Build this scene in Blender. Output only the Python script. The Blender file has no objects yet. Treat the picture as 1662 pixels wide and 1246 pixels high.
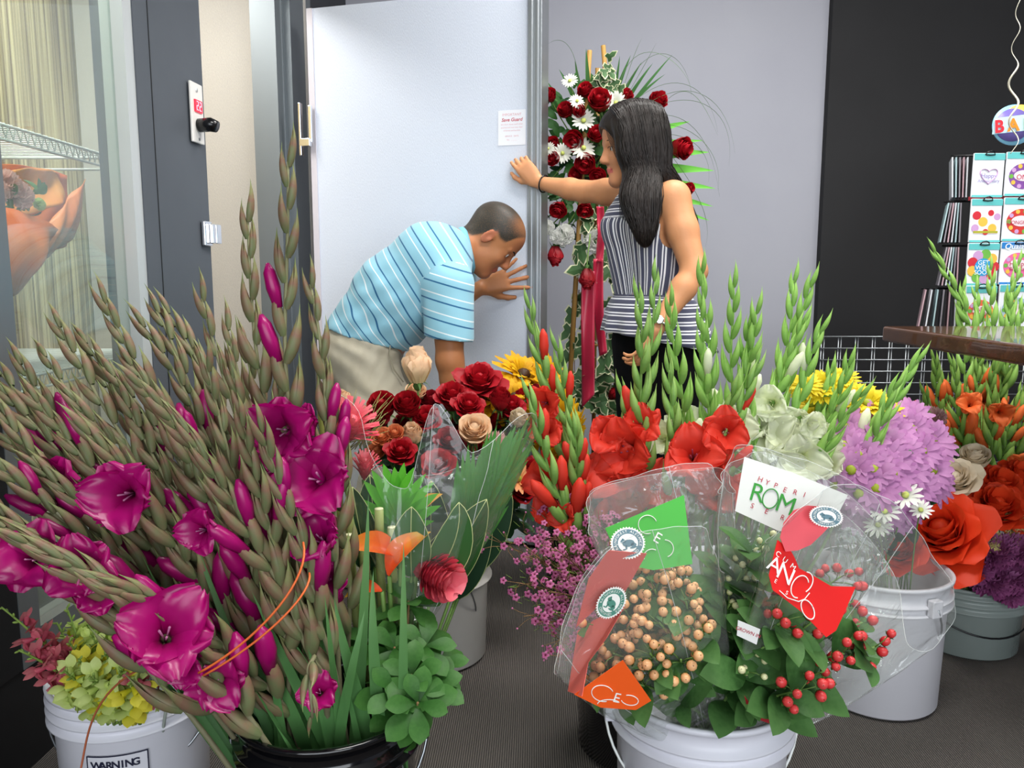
import bpy, math, random
import numpy as np
from mathutils import Vector as V, Matrix, Quaternion, noise
PI = math.pi
random.seed(7)
scn = bpy.context.scene
C = scn.collection

# ------------------------------------------------------------------ camera, world, lights, exposure
PITCH = math.radians(7.7); FPX = 1290.0; CAMZ = 1.05
cam_d = bpy.data.cameras.new('camera'); cam_d.sensor_width = 36; cam_d.lens = FPX/1662*36
cam_d.clip_start = 0.02
cam = bpy.data.objects.new('camera', cam_d); C.objects.link(cam)
cam.location = (0, 0, CAMZ); cam.rotation_euler = (PI/2-PITCH, 0, 0)
scn.camera = cam
vs = scn.view_settings
vs.view_transform = 'Standard'; vs.look = 'None'; vs.gamma = 1; vs.use_curve_mapping = False
vs.exposure = 0.27
scn.cycles.use_denoising = True
scn.cycles.max_bounces = 7; scn.cycles.diffuse_bounces = 3; scn.cycles.glossy_bounces = 3
scn.cycles.transmission_bounces = 6; scn.cycles.transparent_max_bounces = 24
scn.cycles.caustics_reflective = False; scn.cycles.caustics_refractive = False
scn.cycles.use_light_tree = True
w = bpy.data.worlds.new('world'); scn.world = w; w.use_nodes = True
w.node_tree.nodes['Background'].inputs[0].default_value = (0.80, 0.88, 1.0, 1)
w.node_tree.nodes['Background'].inputs[1].default_value = 0.9

def area(name, loc, rot, sx, sy, power, col=(1, 1, 1)):
    d = bpy.data.lights.new(name, 'AREA'); d.shape = 'RECTANGLE'; d.size = sx; d.size_y = sy
    d.energy = power; d.color = col
    o = bpy.data.objects.new(name, d); C.objects.link(o); o.location = loc; o.rotation_euler = rot
    return o
# daylight through the shop front behind the photographer, fluorescent troffers on the ceiling
area('shopfront_daylight', (0.4, -2.9, 1.6), (math.radians(88), 0, 0), 4.6, 2.3, 118, (0.93, 0.97, 1.0))
area('ceiling_troffer_light', (0.5, 0.9, 2.93), (0, 0, 0), 1.2, 0.6, 36, (1.0, 0.98, 0.95))
area('ceiling_troffer_light', (0.9, 2.6, 2.93), (0, 0, 0), 1.2, 0.6, 34, (1.0, 0.98, 0.95))
area('ceiling_troffer_light', (2.6, 1.6, 2.93), (0, 0, 0), 1.2, 0.6, 30, (1.0, 0.98, 0.95))
area('cooler_lamp_light', (-1.38, 2.2, 2.40), (0, 0, 0), 0.2, 1.6, 30, (1.0, 0.98, 0.93))

def P(px, py, Y):
    """world point seen at pixel (px, py) of the 1662x1246 frame, at world distance Y"""
    h = (px-831)/FPX; v = (623-py)/FPX
    f = math.cos(PITCH)+v*math.sin(PITCH); u = -math.sin(PITCH)+v*math.cos(PITCH)
    return V((h/f*Y, Y, CAMZ+u/f*Y))

# ------------------------------------------------------------------ mesh helpers
class MB:
    def __init__(s): s.v = []; s.f = []; s.m = []
    def add(s, vs, fs, mi=0):
        b = len(s.v); s.v.extend([tuple(p) for p in vs]); s.f.extend([tuple(b+i for i in f) for f in fs]); s.m.extend([mi]*len(fs)); return s
    def box(s, c, d, mi=0, M=None):
        c = V(c); d = V(d)/2; vs = []
        for x in (-1, 1):
            for y in (-1, 1):
                for z in (-1, 1):
                    p = c+V((x*d.x, y*d.y, z*d.z)); vs.append(M @ p if M else p)
        s.add(vs, [(0,1,3,2),(4,6,7,5),(0,4,5,1),(2,3,7,6),(0,2,6,4),(1,5,7,3)], mi); return s
    def tube(s, pts, r, n=8, mi=0, cap=True, flat=1.0):
        pts = [V(p) for p in pts]; N = len(pts)
        if not hasattr(r, '__len__'): r = [r]*N
        up = None; vs = []; fs = []
        for i in range(N):
            t = (pts[min(i+1, N-1)]-pts[max(i-1, 0)])
            t = t.normalized() if t.length > 1e-9 else V((0, 0, 1))
            if up is None:
                a = V((0, 0, 1)) if abs(t.z) < .9 else V((1, 0, 0)); up = (a-t*a.dot(t)).normalized()
            else:
                q = up-t*up.dot(t); up = q.normalized() if q.length > 1e-6 else up
            sd = t.cross(up)
            for k in range(n):
                a = 2*PI*k/n; vs.append(pts[i]+(up*math.cos(a)*flat+sd*math.sin(a))*r[i])
        for i in range(N-1):
            for k in range(n):
                k2 = (k+1) % n; fs.append((i*n+k, i*n+k2, (i+1)*n+k2, (i+1)*n+k))
        if cap: fs.append(tuple(range(n))[::-1]); fs.append(tuple((N-1)*n+k for k in range(n)))
        s.add(vs, fs, mi); return s
    def lathe(s, prof, n=24, mi=0, M=None, cap0=False, cap1=False):
        vs = []; fs = []
        for r, z in prof:
            for k in range(n):
                a = 2*PI*k/n; p = V((r*math.cos(a), r*math.sin(a), z)); vs.append(M @ p if M else p)
        for i in range(len(prof)-1):
            for k in range(n):
                k2 = (k+1) % n; fs.append((i*n+k, i*n+k2, (i+1)*n+k2, (i+1)*n+k))
        if cap0: fs.append(tuple(range(n))[::-1])
        if cap1: fs.append(tuple((len(prof)-1)*n+k for k in range(n)))
        s.add(vs, fs, mi); return s
    def ball(s, c, r, nu=8, nv=6, mi=0):
        c = V(c); rr = V(r) if hasattr(r, '__len__') else V((r, r, r))
        vs = [c+V((0, 0, rr.z))]; fs = []
        for i in range(1, nv):
            a = PI*i/nv
            for k in range(nu):
                b = 2*PI*k/nu; vs.append(c+V((rr.x*math.sin(a)*math.cos(b), rr.y*math.sin(a)*math.sin(b), rr.z*math.cos(a))))
        vs.append(c-V((0, 0, rr.z))); L = len(vs)-1
        for k in range(nu):
            k2 = (k+1) % nu; fs.append((0, 1+k, 1+k2)); fs.append((L, L-nu+k2, L-nu+k))
            for i in range(nv-2): fs.append((1+i*nu+k, 1+(i+1)*nu+k, 1+(i+1)*nu+k2, 1+i*nu+k2))
        s.add(vs, fs, mi); return s
    def grid(s, fn, nu, nv, mi=0):
        """fn(u 0..1, v 0..1) -> point"""
        vs = [fn(i/nu, j/nv) for j in range(nv+1) for i in range(nu+1)]
        fs = [(j*(nu+1)+i, j*(nu+1)+i+1, (j+1)*(nu+1)+i+1, (j+1)*(nu+1)+i) for j in range(nv) for i in range(nu)]
        s.add(vs, fs, mi); return s
    def join(s, o, M=None, mi=None):
        b = len(s.v); s.v.extend([tuple(M @ V(p)) if M else p for p in o.v]); s.f.extend([tuple(b+i for i in f) for f in o.f])
        s.m.extend(o.m if mi is None else [mi]*len(o.f)); return s
    def mesh(s, name, mats, smooth=True):
        me = bpy.data.meshes.new(name); me.from_pydata(s.v, [], s.f)
        for m in (mats if isinstance(mats, (list, tuple)) else [mats]): me.materials.append(m)
        if any(s.m): me.polygons.foreach_set('material_index', s.m)
        if smooth: me.polygons.foreach_set('use_smooth', [True]*len(s.f))
        me.update(); return me
    def build(s, name, mats, parent=None, smooth=True, M=None):
        return link(name, s.mesh(name, mats, smooth), parent, M)
def link(name, me, parent=None, M=None):
    o = bpy.data.objects.new(name, me); C.objects.link(o)
    if parent is not None: o.parent = parent
    if M is not None:
        if parent is not None: o.matrix_local = M
        else: o.matrix_world = M
    return o
def bevel(o, w=.004, n=2):
    m = o.modifiers.new('bevel', 'BEVEL'); m.width = w; m.segments = n; m.limit_method = 'ANGLE'; return o
def thick(o, t=.002, off=0):
    m = o.modifiers.new('solid', 'SOLIDIFY'); m.thickness = t; m.offset = off; return o
def thing(name, label, cat, loc=(0, 0, 0), group=None, M=None):
    o = bpy.data.objects.new(name, None); C.objects.link(o); o.empty_display_size = .05
    if M is not None: o.matrix_world = M
    else: o.location = loc
    return tag(o, label, cat, group)
def tag(o, label, cat, group=None):
    o['label'] = label; o['category'] = cat
    if group: o['group'] = group
    return o
def struct(o): o['kind'] = 'structure'; return o
def frame(origin, z, x=None):
    """matrix with local z along z and local x near x"""
    z = V(z).normalized(); x = V(x) if x is not None else (V((1, 0, 0)) if abs(z.x) < .9 else V((0, 1, 0)))
    x = (x-z*x.dot(z))
    x = x.normalized() if x.length > 1e-6 else z.orthogonal().normalized()
    y = z.cross(x); M = Matrix((x, y, z)).transposed().to_4x4(); M.translation = V(origin); return M
def S(k): return Matrix.Scale(k, 4)
def lerp(a, b, t): return a+(b-a)*t
def bez(p, n):
    """smooth curve through control points by de Casteljau"""
    out = []
    for i in range(n+1):
        t = i/n; q = [V(a) for a in p]
        while len(q) > 1: q = [q[k].lerp(q[k+1], t) for k in range(len(q)-1)]
        out.append(q[0])
    return out
def tri(n, *seq):
    """piecewise linear lookup"""
    x = max(0, min(1, n))*(len(seq)-1); i = min(int(x), len(seq)-2); return lerp(seq[i], seq[i+1], x-i)

# ------------------------------------------------------------------ materials
def srgb(c):
    if isinstance(c, str): c = [int(c[i:i+2], 16)/255 for i in (0, 2, 4)]
    return tuple((x/12.92 if x <= .04045 else ((x+.055)/1.055)**2.4) for x in c)+(1,)
def mat(name, col, rough=.5, metal=0, col2=None, scale=20, detail=3, trans=0, ior=1.45, bump=0, bscale=60, alpha=1,
        spec=.5, sss=0, emit=None, es=1, coat=0, stretch=None, coords='Object', mid=.5, wid=.25, sheen=0):
    m = bpy.data.materials.new(name); m.use_nodes = True; nt = m.node_tree; b = nt.nodes['Principled BSDF']
    b.inputs['Base Color'].default_value = srgb(col); b.inputs['Roughness'].default_value = rough
    b.inputs['Metallic'].default_value = metal; b.inputs['IOR'].default_value = ior
    b.inputs['Transmission Weight'].default_value = trans; b.inputs['Alpha'].default_value = alpha
    b.inputs['Specular IOR Level'].default_value = spec; b.inputs['Coat Weight'].default_value = coat
    if sss:
        b.inputs['Subsurface Weight'].default_value = sss; b.inputs['Subsurface Radius'].default_value = (.01, .004, .002); b.inputs['Subsurface Scale'].default_value = 1
    if emit: b.inputs['Emission Color'].default_value = srgb(emit); b.inputs['Emission Strength'].default_value = es
    if sheen: b.inputs['Sheen Weight'].default_value = sheen
    src = None
    if col2 is not None or bump:
        tc = nt.nodes.new('ShaderNodeTexCoord'); mp = nt.nodes.new('ShaderNodeMapping')
        nt.links.new(tc.outputs[coords], mp.inputs[0])
        if stretch: mp.inputs['Scale'].default_value = stretch
        src = mp.outputs[0]
    if col2 is not None:
        n = nt.nodes.new('ShaderNodeTexNoise'); n.inputs['Scale'].default_value = scale; n.inputs['Detail'].default_value = detail
        nt.links.new(src, n.inputs['Vector'])
        r = nt.nodes.new('ShaderNodeValToRGB'); nt.links.new(n.outputs[0], r.inputs[0]); nt.links.new(r.outputs[0], b.inputs['Base Color'])
        r.color_ramp.elements[0].position = mid-wid; r.color_ramp.elements[0].color = srgb(col)
        r.color_ramp.elements[1].position = mid+wid; r.color_ramp.elements[1].color = srgb(col2)
    if bump:
        n2 = nt.nodes.new('ShaderNodeTexNoise'); n2.inputs['Scale'].default_value = bscale
        nt.links.new(src, n2.inputs['Vector'])
        bp = nt.nodes.new('ShaderNodeBump'); bp.inputs['Strength'].default_value = bump; bp.inputs['Distance'].default_value = .002
        nt.links.new(n2.outputs[0], bp.inputs['Height']); nt.links.new(bp.outputs[0], b.inputs['Normal'])
    return m
def film(name, tint='FFFFFF', a=.12, rough=.12, base='EEEEEE', bump=.5, gl=(.75, .07)):
    """thin clear film: mostly transparent with a glossy and a milky share"""
    m = bpy.data.materials.new(name); m.use_nodes = True; nt = m.node_tree; nt.nodes.clear()
    out = nt.nodes.new('ShaderNodeOutputMaterial'); t = nt.nodes.new('ShaderNodeBsdfTransparent'); t.inputs[0].default_value = srgb(tint)
    g = nt.nodes.new('ShaderNodeBsdfGlossy'); g.inputs['Roughness'].default_value = rough
    d = nt.nodes.new('ShaderNodeBsdfDiffuse'); d.inputs[0].default_value = srgb(base)
    fr = nt.nodes.new('ShaderNodeLayerWeight'); fr.inputs[0].default_value = .5
    pw = nt.nodes.new('ShaderNodeMath'); pw.operation = 'POWER'; pw.inputs[1].default_value = 4; nt.links.new(fr.outputs['Facing'], pw.inputs[0])
    ml = nt.nodes.new('ShaderNodeMath'); ml.operation = 'MULTIPLY_ADD'; ml.inputs[1].default_value = gl[0]; ml.inputs[2].default_value = gl[1]; nt.links.new(pw.outputs[0], ml.inputs[0])
    m1 = nt.nodes.new('ShaderNodeMixShader'); m1.inputs[0].default_value = a
    m2 = nt.nodes.new('ShaderNodeMixShader')
    nt.links.new(t.outputs[0], m1.inputs[1]); nt.links.new(d.outputs[0], m1.inputs[2])
    nt.links.new(ml.outputs[0], m2.inputs[0]); nt.links.new(m1.outputs[0], m2.inputs[1]); nt.links.new(g.outputs[0], m2.inputs[2])
    nt.links.new(m2.outputs[0], out.inputs[0])
    if not bump: return m
    tc = nt.nodes.new('ShaderNodeTexCoord'); n = nt.nodes.new('ShaderNodeTexNoise'); n.inputs['Scale'].default_value = 14; n.inputs['Distortion'].default_value = 1.5
    bp = nt.nodes.new('ShaderNodeBump'); bp.inputs['Strength'].default_value = bump; bp.inputs['Distance'].default_value = .02
    nt.links.new(tc.outputs['Object'], n.inputs['Vector']); nt.links.new(n.outputs[0], bp.inputs['Height'])
    for q in (g, fr): nt.links.new(bp.outputs[0], q.inputs['Normal'])
    return m
def stripes(name, c1, c2, scale, axis='X', rough=.8, bump=.3, thin=.5, coords='Object', rot=0, spec=.3):
    m = mat(name, c1, rough, spec=spec); nt = m.node_tree; b = nt.nodes['Principled BSDF']
    tc = nt.nodes.new('ShaderNodeTexCoord'); mp = nt.nodes.new('ShaderNodeMapping'); mp.inputs['Rotation'].default_value = (0, 0, rot)
    wv = nt.nodes.new('ShaderNodeTexWave'); wv.bands_direction = axis; wv.inputs['Scale'].default_value = scale
    wv.inputs['Distortion'].default_value = .6; wv.inputs['Detail'].default_value = 2; wv.inputs['Detail Scale'].default_value = 3
    r = nt.nodes.new('ShaderNodeValToRGB'); r.color_ramp.elements[0].position = thin-.25; r.color_ramp.elements[1].position = thin+.25
    r.color_ramp.elements[0].color = srgb(c1); r.color_ramp.elements[1].color = srgb(c2)
    bp = nt.nodes.new('ShaderNodeBump'); bp.inputs['Strength'].default_value = bump; bp.inputs['Distance'].default_value = .003
    nt.links.new(tc.outputs[coords], mp.inputs[0]); nt.links.new(mp.outputs[0], wv.inputs['Vector']); nt.links.new(wv.outputs[0], r.inputs[0])
    nt.links.new(r.outputs[0], b.inputs['Base Color']); nt.links.new(wv.outputs[0], bp.inputs['Height']); nt.links.new(bp.outputs[0], b.inputs['Normal'])
    return m
ALU = mat('aluminium', 'A9ADB0', .35, .85, col2='8F9498', scale=3, stretch=(1, 1, .05))
ALU_D = mat('grey_metal', '7E8488', .45, .6, col2='6D7478', scale=3, stretch=(1, 1, .05))
CHROME = mat('chrome', 'E6E6EA', .12, 1)
WIRE_W = mat('white_wire', 'DFE3E0', .4)
STEEL = mat('steel_wire', '8C9094', .3, .9)
BLACK = mat('black_plastic', '0E0E11', .22)
# ------------------------------------------------------------------ the room
carpet = stripes('ribbed_carpet', '3C3937', '66605B', 62, 'X', .95, .7, .5, rot=.03)
gw = mat('grey_wall_paint', '9B9CA6', .75, col2='A1A2AB', scale=2)
bw = mat('blackboard_paint', '19191B', .8, col2='202022', scale=2.2)
cw = mat('ceiling_tile', 'D9D9D6', .9, col2='CFCFCB', scale=30)
dark = mat('dark_grey_panel', '4B5057', .55, col2='50555C', scale=6)
blackbase = mat('black_plinth', '0F0F11', .5)
def sbox(name, c, d, m, M=None):
    return struct(MB().box(c, d, 0, M).build(name, m, None, False))
sbox('floor', (.9, 1.0, -.03), (7.2, 8.4, .06), carpet)
sbox('ceiling', (.9, 1.0, 3.03), (7.2, 8.4, .06), cw)
sbox('wall_back', (.55, 4.25, 1.5), (3.5, .1, 3.0), gw)          # grey wall
sbox('wall_back', (2.3, 4.2, 1.5), (1.42, .1, 3.0), bw)       # black wall beside it
sbox('wall_back', (3.8, 4.25, 1.5), (1.6, .1, 3.0), bw)
sbox('wall_right', (4.45, 1.0, 1.5), (.1, 8.4, 3.0), gw)
sbox('wall_front', (-2.1, -3.15, 1.5), (1.0, .1, 3.0), gw)
sbox('wall_front', (3.75, -3.15, 1.5), (1.3, .1, 3.0), gw)
sbox('wall_left', (-2.55, -1.1, 1.5), (.1, 4.0, 3.0), gw)
for i, (x, y) in enumerate([(.5, .9), (.9, 2.6), (2.6, 1.6)]):
    t = thing('ceiling_light', ['white fluorescent ceiling troffer above the flower buckets', 'white fluorescent ceiling troffer above the two people', 'white fluorescent ceiling troffer above the wooden table'][i], 'ceiling light', (x, y, 2.97))
    MB().box((0, .33, 0), (1.32, .06, .05)).box((0, -.33, 0), (1.32, .06, .05)).box((.63, 0, 0), (.06, .6, .05)).box((-.63, 0, 0), (.06, .6, .05)).build('frame', WIRE_W, t, False)
    MB().box((0, 0, .01), (1.2, .6, .01)).build('diffuser', mat('diffuser', 'FFFFFF', .5, emit='FFFDF6', es=5), t, False)

# left wall frame: origin on the wall foot, x along the wall (away), y out of the wall into the room, z up
LU = V((.0775, .997, 0)).normalized(); LN = V((LU.y, -LU.x, 0))
LM = Matrix((( LU.x, LN.x, 0, -1.16), (LU.y, LN.y, 0, 0), (0, 0, 1, 0), (0, 0, 0, 1)))
def onwall(px):        # distance along the left wall seen at column px (near the horizon)
    k = (px-831)/FPX/math.cos(PITCH)*1.0
    # X = k' * Y ; use the true ray at mid height
    p = P(px, 448, 1.0); k = p.x
    return (-1.16)/(k*LU.y-LU.x)*1.0
def wb(name, x0, x1, y0, y1, z0, z1, m): 
    return sbox(name, ((x0+x1)/2, (y0+y1)/2, (z0+z1)/2), (x1-x0, y1-y0, z1-z0), m, LM)
bamb = mat('bamboo_blind', '6A5434', .7, col2='D2C294', scale=75, detail=2, stretch=(1, 1, .012), bump=.6, bscale=75, wid=.16)
frp = mat('stippled_panel', 'B9B4AE', .42, col2='C2BDB4', scale=300, detail=1, bump=.5, bscale=420, spec=.4, stretch=(1, 1, .35))
AW = onwall
a_m, a_g, a_c, a_d0 = AW(-2), AW(222), AW(228), AW(337)    # mullion, glass end, column start, doorway start
a_d1, a_f = AW(462), AW(505)
print('wall stations', a_m, a_g, a_d0, a_d1, a_f)
wb('trim_1', a_m-.04, a_m+.02, -.05, .012, .23, 2.55, ALU)            # mullion
wb('trim_2', a_g-.012, a_c+.012, -.05, .012, .23, 2.55, mat('bright_aluminium', 'C4C8C8', .4, .3))           # right stile
wb('trim_3', a_m+.02, a_g-.012, -.05, .012, .23, .30, ALU)              # bottom rail
wb('trim_4', a_m+.02, a_g-.012, -.05, .012, 2.48, 2.55, ALU)
wb('wall_left', -.5, a_c, -.6, -.002, 0.0, .23, blackbase)
wb('wall_left', -.8, a_m-.04, -.1, .01, .23, 3.0, blackbase)
wb('wall_left', a_c+.012, a_d0, -.10, .015, 0, 3.0, dark)
wb('trim_5', a_c+.085, a_c+.088, .012, .0165, 0, 3.0, blackbase)        # panel seam
wb('wall_left', a_m-.04, a_c+.012, -.1, .0, 2.55, 3.0, dark)
wb('wall_left', a_d0, a_f, -.1, .0, 2.30, 3.0, dark)
wb('trim_6', a_d0, a_d1+.02, -.09, .03, 2.20, 2.30, ALU_D)               # door header
# far jamb (visible inside faces, stepped)
wb('trim_7', a_d1, a_d1+.07, -.10, .0, 0, 2.24, ALU_D)
wb('trim_8', a_d1+.07, a_f, -.10, .035, 0, 2.30, ALU_D)
wb('trim_9', a_d1+.062, a_d1+.070, -.06, .004, 0, 2.24, ALU)
wb('wall_left', a_f, a_f+1.0, -.1, .0, 0, 3.0, mat('dark_cooler_side', '2A2B30', .5))
gl = wb('window_1', a_m+.02, a_g-.012, -.026, -.020, .30, 2.48, film('cooler_glass', 'F4FBF8', .06, .02, 'E4F0EE', 0))
# cooler interior
sbox('cooler_wall', (-1.86, 1.75, 1.35), (.08, 4.1, 2.7), bamb)
sbox('cooler_wall', (-1.33, 3.48, 1.35), (.95, .08, 2.7), frp)
sbox('cooler_floor', (-1.45, 1.9, -.0), (.75, 3.2, .02), ALU_D)
sbox('cooler_ceiling', (-1.45, 1.7, 2.62), (.86, 3.6, .06), WIRE_W)
sbox('cooler_wall', (-1.5, -.1, 1.35), (.76, .06, 2.7), frp)
t = thing('cooler_lamp', 'long white fluorescent lamp under the cooler roof', 'lamp', (-1.45, 2.2, 2.52))
MB().box((0, 0, .045), (.12, 1.5, .05)).build('housing', WIRE_W, t, False)
MB().tube([(0, -.7, 0), (0, .7, 0)], .018, 12).build('tube', mat('lamp_tube', 'FFFFFF', emit='FFFFFF', es=6), t)

# wire shelves inside the cooler
def wire_shelf(name, label, z, y0, y1, x0=-1.78, x1=-1.24):
    t = thing(name, label, 'shelf', ((x0+x1)/2, (y0+y1)/2, z), 'wire shelves in the cooler')
    m = MB(); xc = (x0+x1)/2; yc = (y0+y1)/2
    n = int((y1-y0)/.03)
    for i in range(n+1): y = y0+(y1-y0)*i/n-yc; m.tube([(x0-xc, y, 0), (x1-xc, y, 0)], .0022, 5)
    m.build('wires', WIRE_W, t)
    r = MB()
    for zz in (0, -.035):
        for x in (x0-xc, x1-xc): r.tube([(x, y0-yc, zz-.004), (x, y1-yc, zz-.004)], .004, 6)
        for y in (y0-yc, y1-yc): r.tube([(x0-xc, y, zz-.004), (x1-xc, y, zz-.004)], .004, 6)
    z_ = MB()
    for i in range(n):
        y = y0+(y1-y0)*i/n-yc; d = (y1-y0)/n
        z_.tube([(x1-xc, y, -.035), (x1-xc, y+d/2, 0), (x1-xc, y+d, -.035)], .0018, 4)
    r.join(z_); r.build('rail', WIRE_W, t)
    for y in (y0-yc+.02, y1-yc-.02): MB().tube([(x0-xc+.01, y, -.04), (x0-xc-.005, y, -.04), (x0-xc-.005, y, .05), (x0-xc-.04, y, .05)], .004, 6).build('bracket', WIRE_W, t)
wire_shelf('wire_shelf', 'white wire shelf in the cooler, above the orange bouquet', 1.42, .9, 2.55)
wire_shelf('wire_shelf', 'white wire shelf low in the cooler, behind the gladiolus tips', .80, .9, 2.75)
# thermostat plate on the dark column
def onl(px, py, off=0):
    """point of the left wall plane seen at a pixel"""
    d = P(px, py, 1.0)-V((0, 0, CAMZ)); n = LN; o = V((-1.16, 0, 0))+n*off
    k = (o-V((0, 0, CAMZ))).dot(n)/d.dot(n); return V((0, 0, CAMZ))+d*k
def wallM(p, off=0):
    M = LM.copy(); M.translation = p+LN*off; return M
pc = onl(317, 184, .02)
t = thing('thermostat', 'white wall plate thermometer with red digital display on dark column', 'thermostat', M=wallM(pc))
bevel(MB().box((0, .004, 0), (.075, .008, .175)).build('plate', mat('plate_white', 'E6E2DC', .4), t, False), .003)
MB().box((0, .010, .02), (.045, .006, .034)).build('display', mat('display_red', '8C1222', .3, emit='E0203C', es=1.2), t, False)
dg = MB()
for x in (-.010, .008):
    for (a, b, c, d) in ((x, .032, .010, .002), (x, .020, .010, .002), (x, .008, .010, .002), (x+.005, .026, .002, .012), (x-.005, .014, .002, .012)):
        dg.box((a, .0135, b), (c, .001, d))
dg.build('digit', mat('digit_pink', 'FF8FA0', .3, emit='FF90A0', es=2), t, False)
MB().tube([(0, .010, -.035), (0, .045, -.033), (.0, .065, -.040)], [.020, .021, .017], 14).build('knob', BLACK, t)
for z in (.068, -.075): MB().tube([(0, .005, z), (0, .010, z)], .004, 8).build('screw', STEEL, t)
pc = onl(313, 146, .018)
tag(MB().tube([V((0, 0, 0)), LN*.012], .007, 10).build('door_bell_lens', WIRE_W, None, M=Matrix.Translation(pc)), 'tiny white round indicator on dark column above the thermometer plate', 'indicator')
# chrome latch strike
pc = onl(333, 379, .018)
t = thing('latch_strike', 'chrome door latch strike on the edge of the dark column', 'latch', M=wallM(pc))
bevel(MB().box((0, .006, 0), (.05, .012, .075)).build('base', CHROME, t, False), .003)
bevel(MB().box((.04, .022, 0), (.035, .010, .06)).box((.018, .018, 0), (.03, .012, .06)).build('hook', CHROME, t, False), .003)
for (px, py) in ((449, 80), (452, 248), (465, 384), (472, 215)):
    pass
# ------------------------------------------------------------------ open cooler door
HL = P(512, 448, 3.24); HR = P(880, 448, 2.99)
du = V((HR.x-HL.x, HR.y-HL.y, 0)); DW = du.length; du.normalize(); dn = V((du.y, -du.x, 0))
DMx = Matrix(((du.x, dn.x, 0, HL.x), (du.y, dn.y, 0, HL.y), (0, 0, 1, 0), (0, 0, 0, 1)))
door = bpy.data.objects.new('cooler_door', None); C.objects.link(door); door.matrix_world = DMx
tag(door, 'open white stippled walk-in cooler door with aluminium edge, pushed by the two people', 'door')
zb, zt = .015, 2.075
whitep = mat('white_stippled_panel', 'D2D9E6', .45, col2='CBD2E0', scale=420, detail=0, bump=.35, bscale=420, spec=.4, stretch=(1, 1, .3))
MB().box((DW/2-.01, -.045, (zb+zt)/2), (DW-.06, .09, zt-zb)).build('panel', whitep, door, False)
r = MB().box((DW-.028, -.04, (zb+zt)/2), (.052, .11, zt-zb+.004))
r.box((DW-.040, .017, (zb+zt)/2), (.010, .008, zt-zb)).box((DW-.018, .017, (zb+zt)/2), (.010, .008, zt-zb))
bevel(r.build('edge_rail', ALU, door, False), .002)
MB().box((.012, -.045, (zb+zt)/2), (.024, .10, zt-zb)).build('hinge_rail', mat('white_gasket', 'C9C4CC', .5), door, False)
MB().box((DW/2-.01, -.045, zb-.012), (DW-.06, .03, .022)).build('sweep', BLACK, door, False)
h = MB().box((-.026, .03, 1.62+.0), (.010, .02, .20)).box((-.005, .03, 1.57), (.04, .02, .03)).box((.012, .022, 1.64), (.014, .012, .14))
bevel(h.build('hinge', CHROME, door, False), .002)
# printed notice on the door
def text_mesh(txt, size, thick_=0.0, align='CENTER', shear=0, space=1.0, bold=0):
    c = bpy.data.curves.new('lettering', 'FONT'); c.body = txt; c.size = size; c.align_x = align; c.align_y = 'CENTER'
    c.shear = shear; c.space_character = space; c.extrude = thick_; c.offset = bold; c.resolution_u = 3
    o = bpy.data.objects.new('lettering', c); me = bpy.data.meshes.new_from_object(o)
    bpy.data.objects.remove(o); bpy.data.curves.remove(c)
    return me
def text(txt, size, m, parent, M, name='lettering', **k):
    me = text_mesh(txt, size, **k); me.materials.clear(); me.materials.append(m); me.name = name
    return link(name, me, parent, M)
RED_PR = mat('red_print', 'C2606E', .6); PINK_PR = mat('pink_print', 'D9A6AE', .6)
pl = DMx.inverted() @ P(832, 208, 3.03)
nt_ = tag(MB().box((0, 0, 0), (.105, .0012, .125)).build('warning_notice', mat('notice_film', 'E6E8EF', .4), None, False, M=DMx @ Matrix.Translation((pl.x, .0012, pl.z))), 'small white notice with red and pink lettering stuck on the white door', 'notice')
TR = Matrix.Rotation(PI/2, 4, 'X') @ Matrix.Identity(4)
def ntx(s, z, size, m, **k):
    # door normal is +y local (towards camera is +y with dn); text faces +y
    M = Matrix(((1, 0, 0, 0), (0, 0, 1, .0012), (0, 1, 0, z), (0, 0, 0, 1)))
    text(s, size, m, nt_, M, 'lettering', **k)
ntx('IMPORTANT', .046, .013, PINK_PR)
ntx('Save Guard', .028, .017, RED_PR, shear=.25, bold=.0004)
for i, s in enumerate(('this door closes itself when', 'pushed and must stay clear', 'of boxes and buckets')): ntx(s, .012-i*.011, .0075, PINK_PR)
for i, s in enumerate(('SERVICE   DATE', 'No.  ______')): ntx(s, -.030-i*.013, .0075, PINK_PR)
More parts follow.
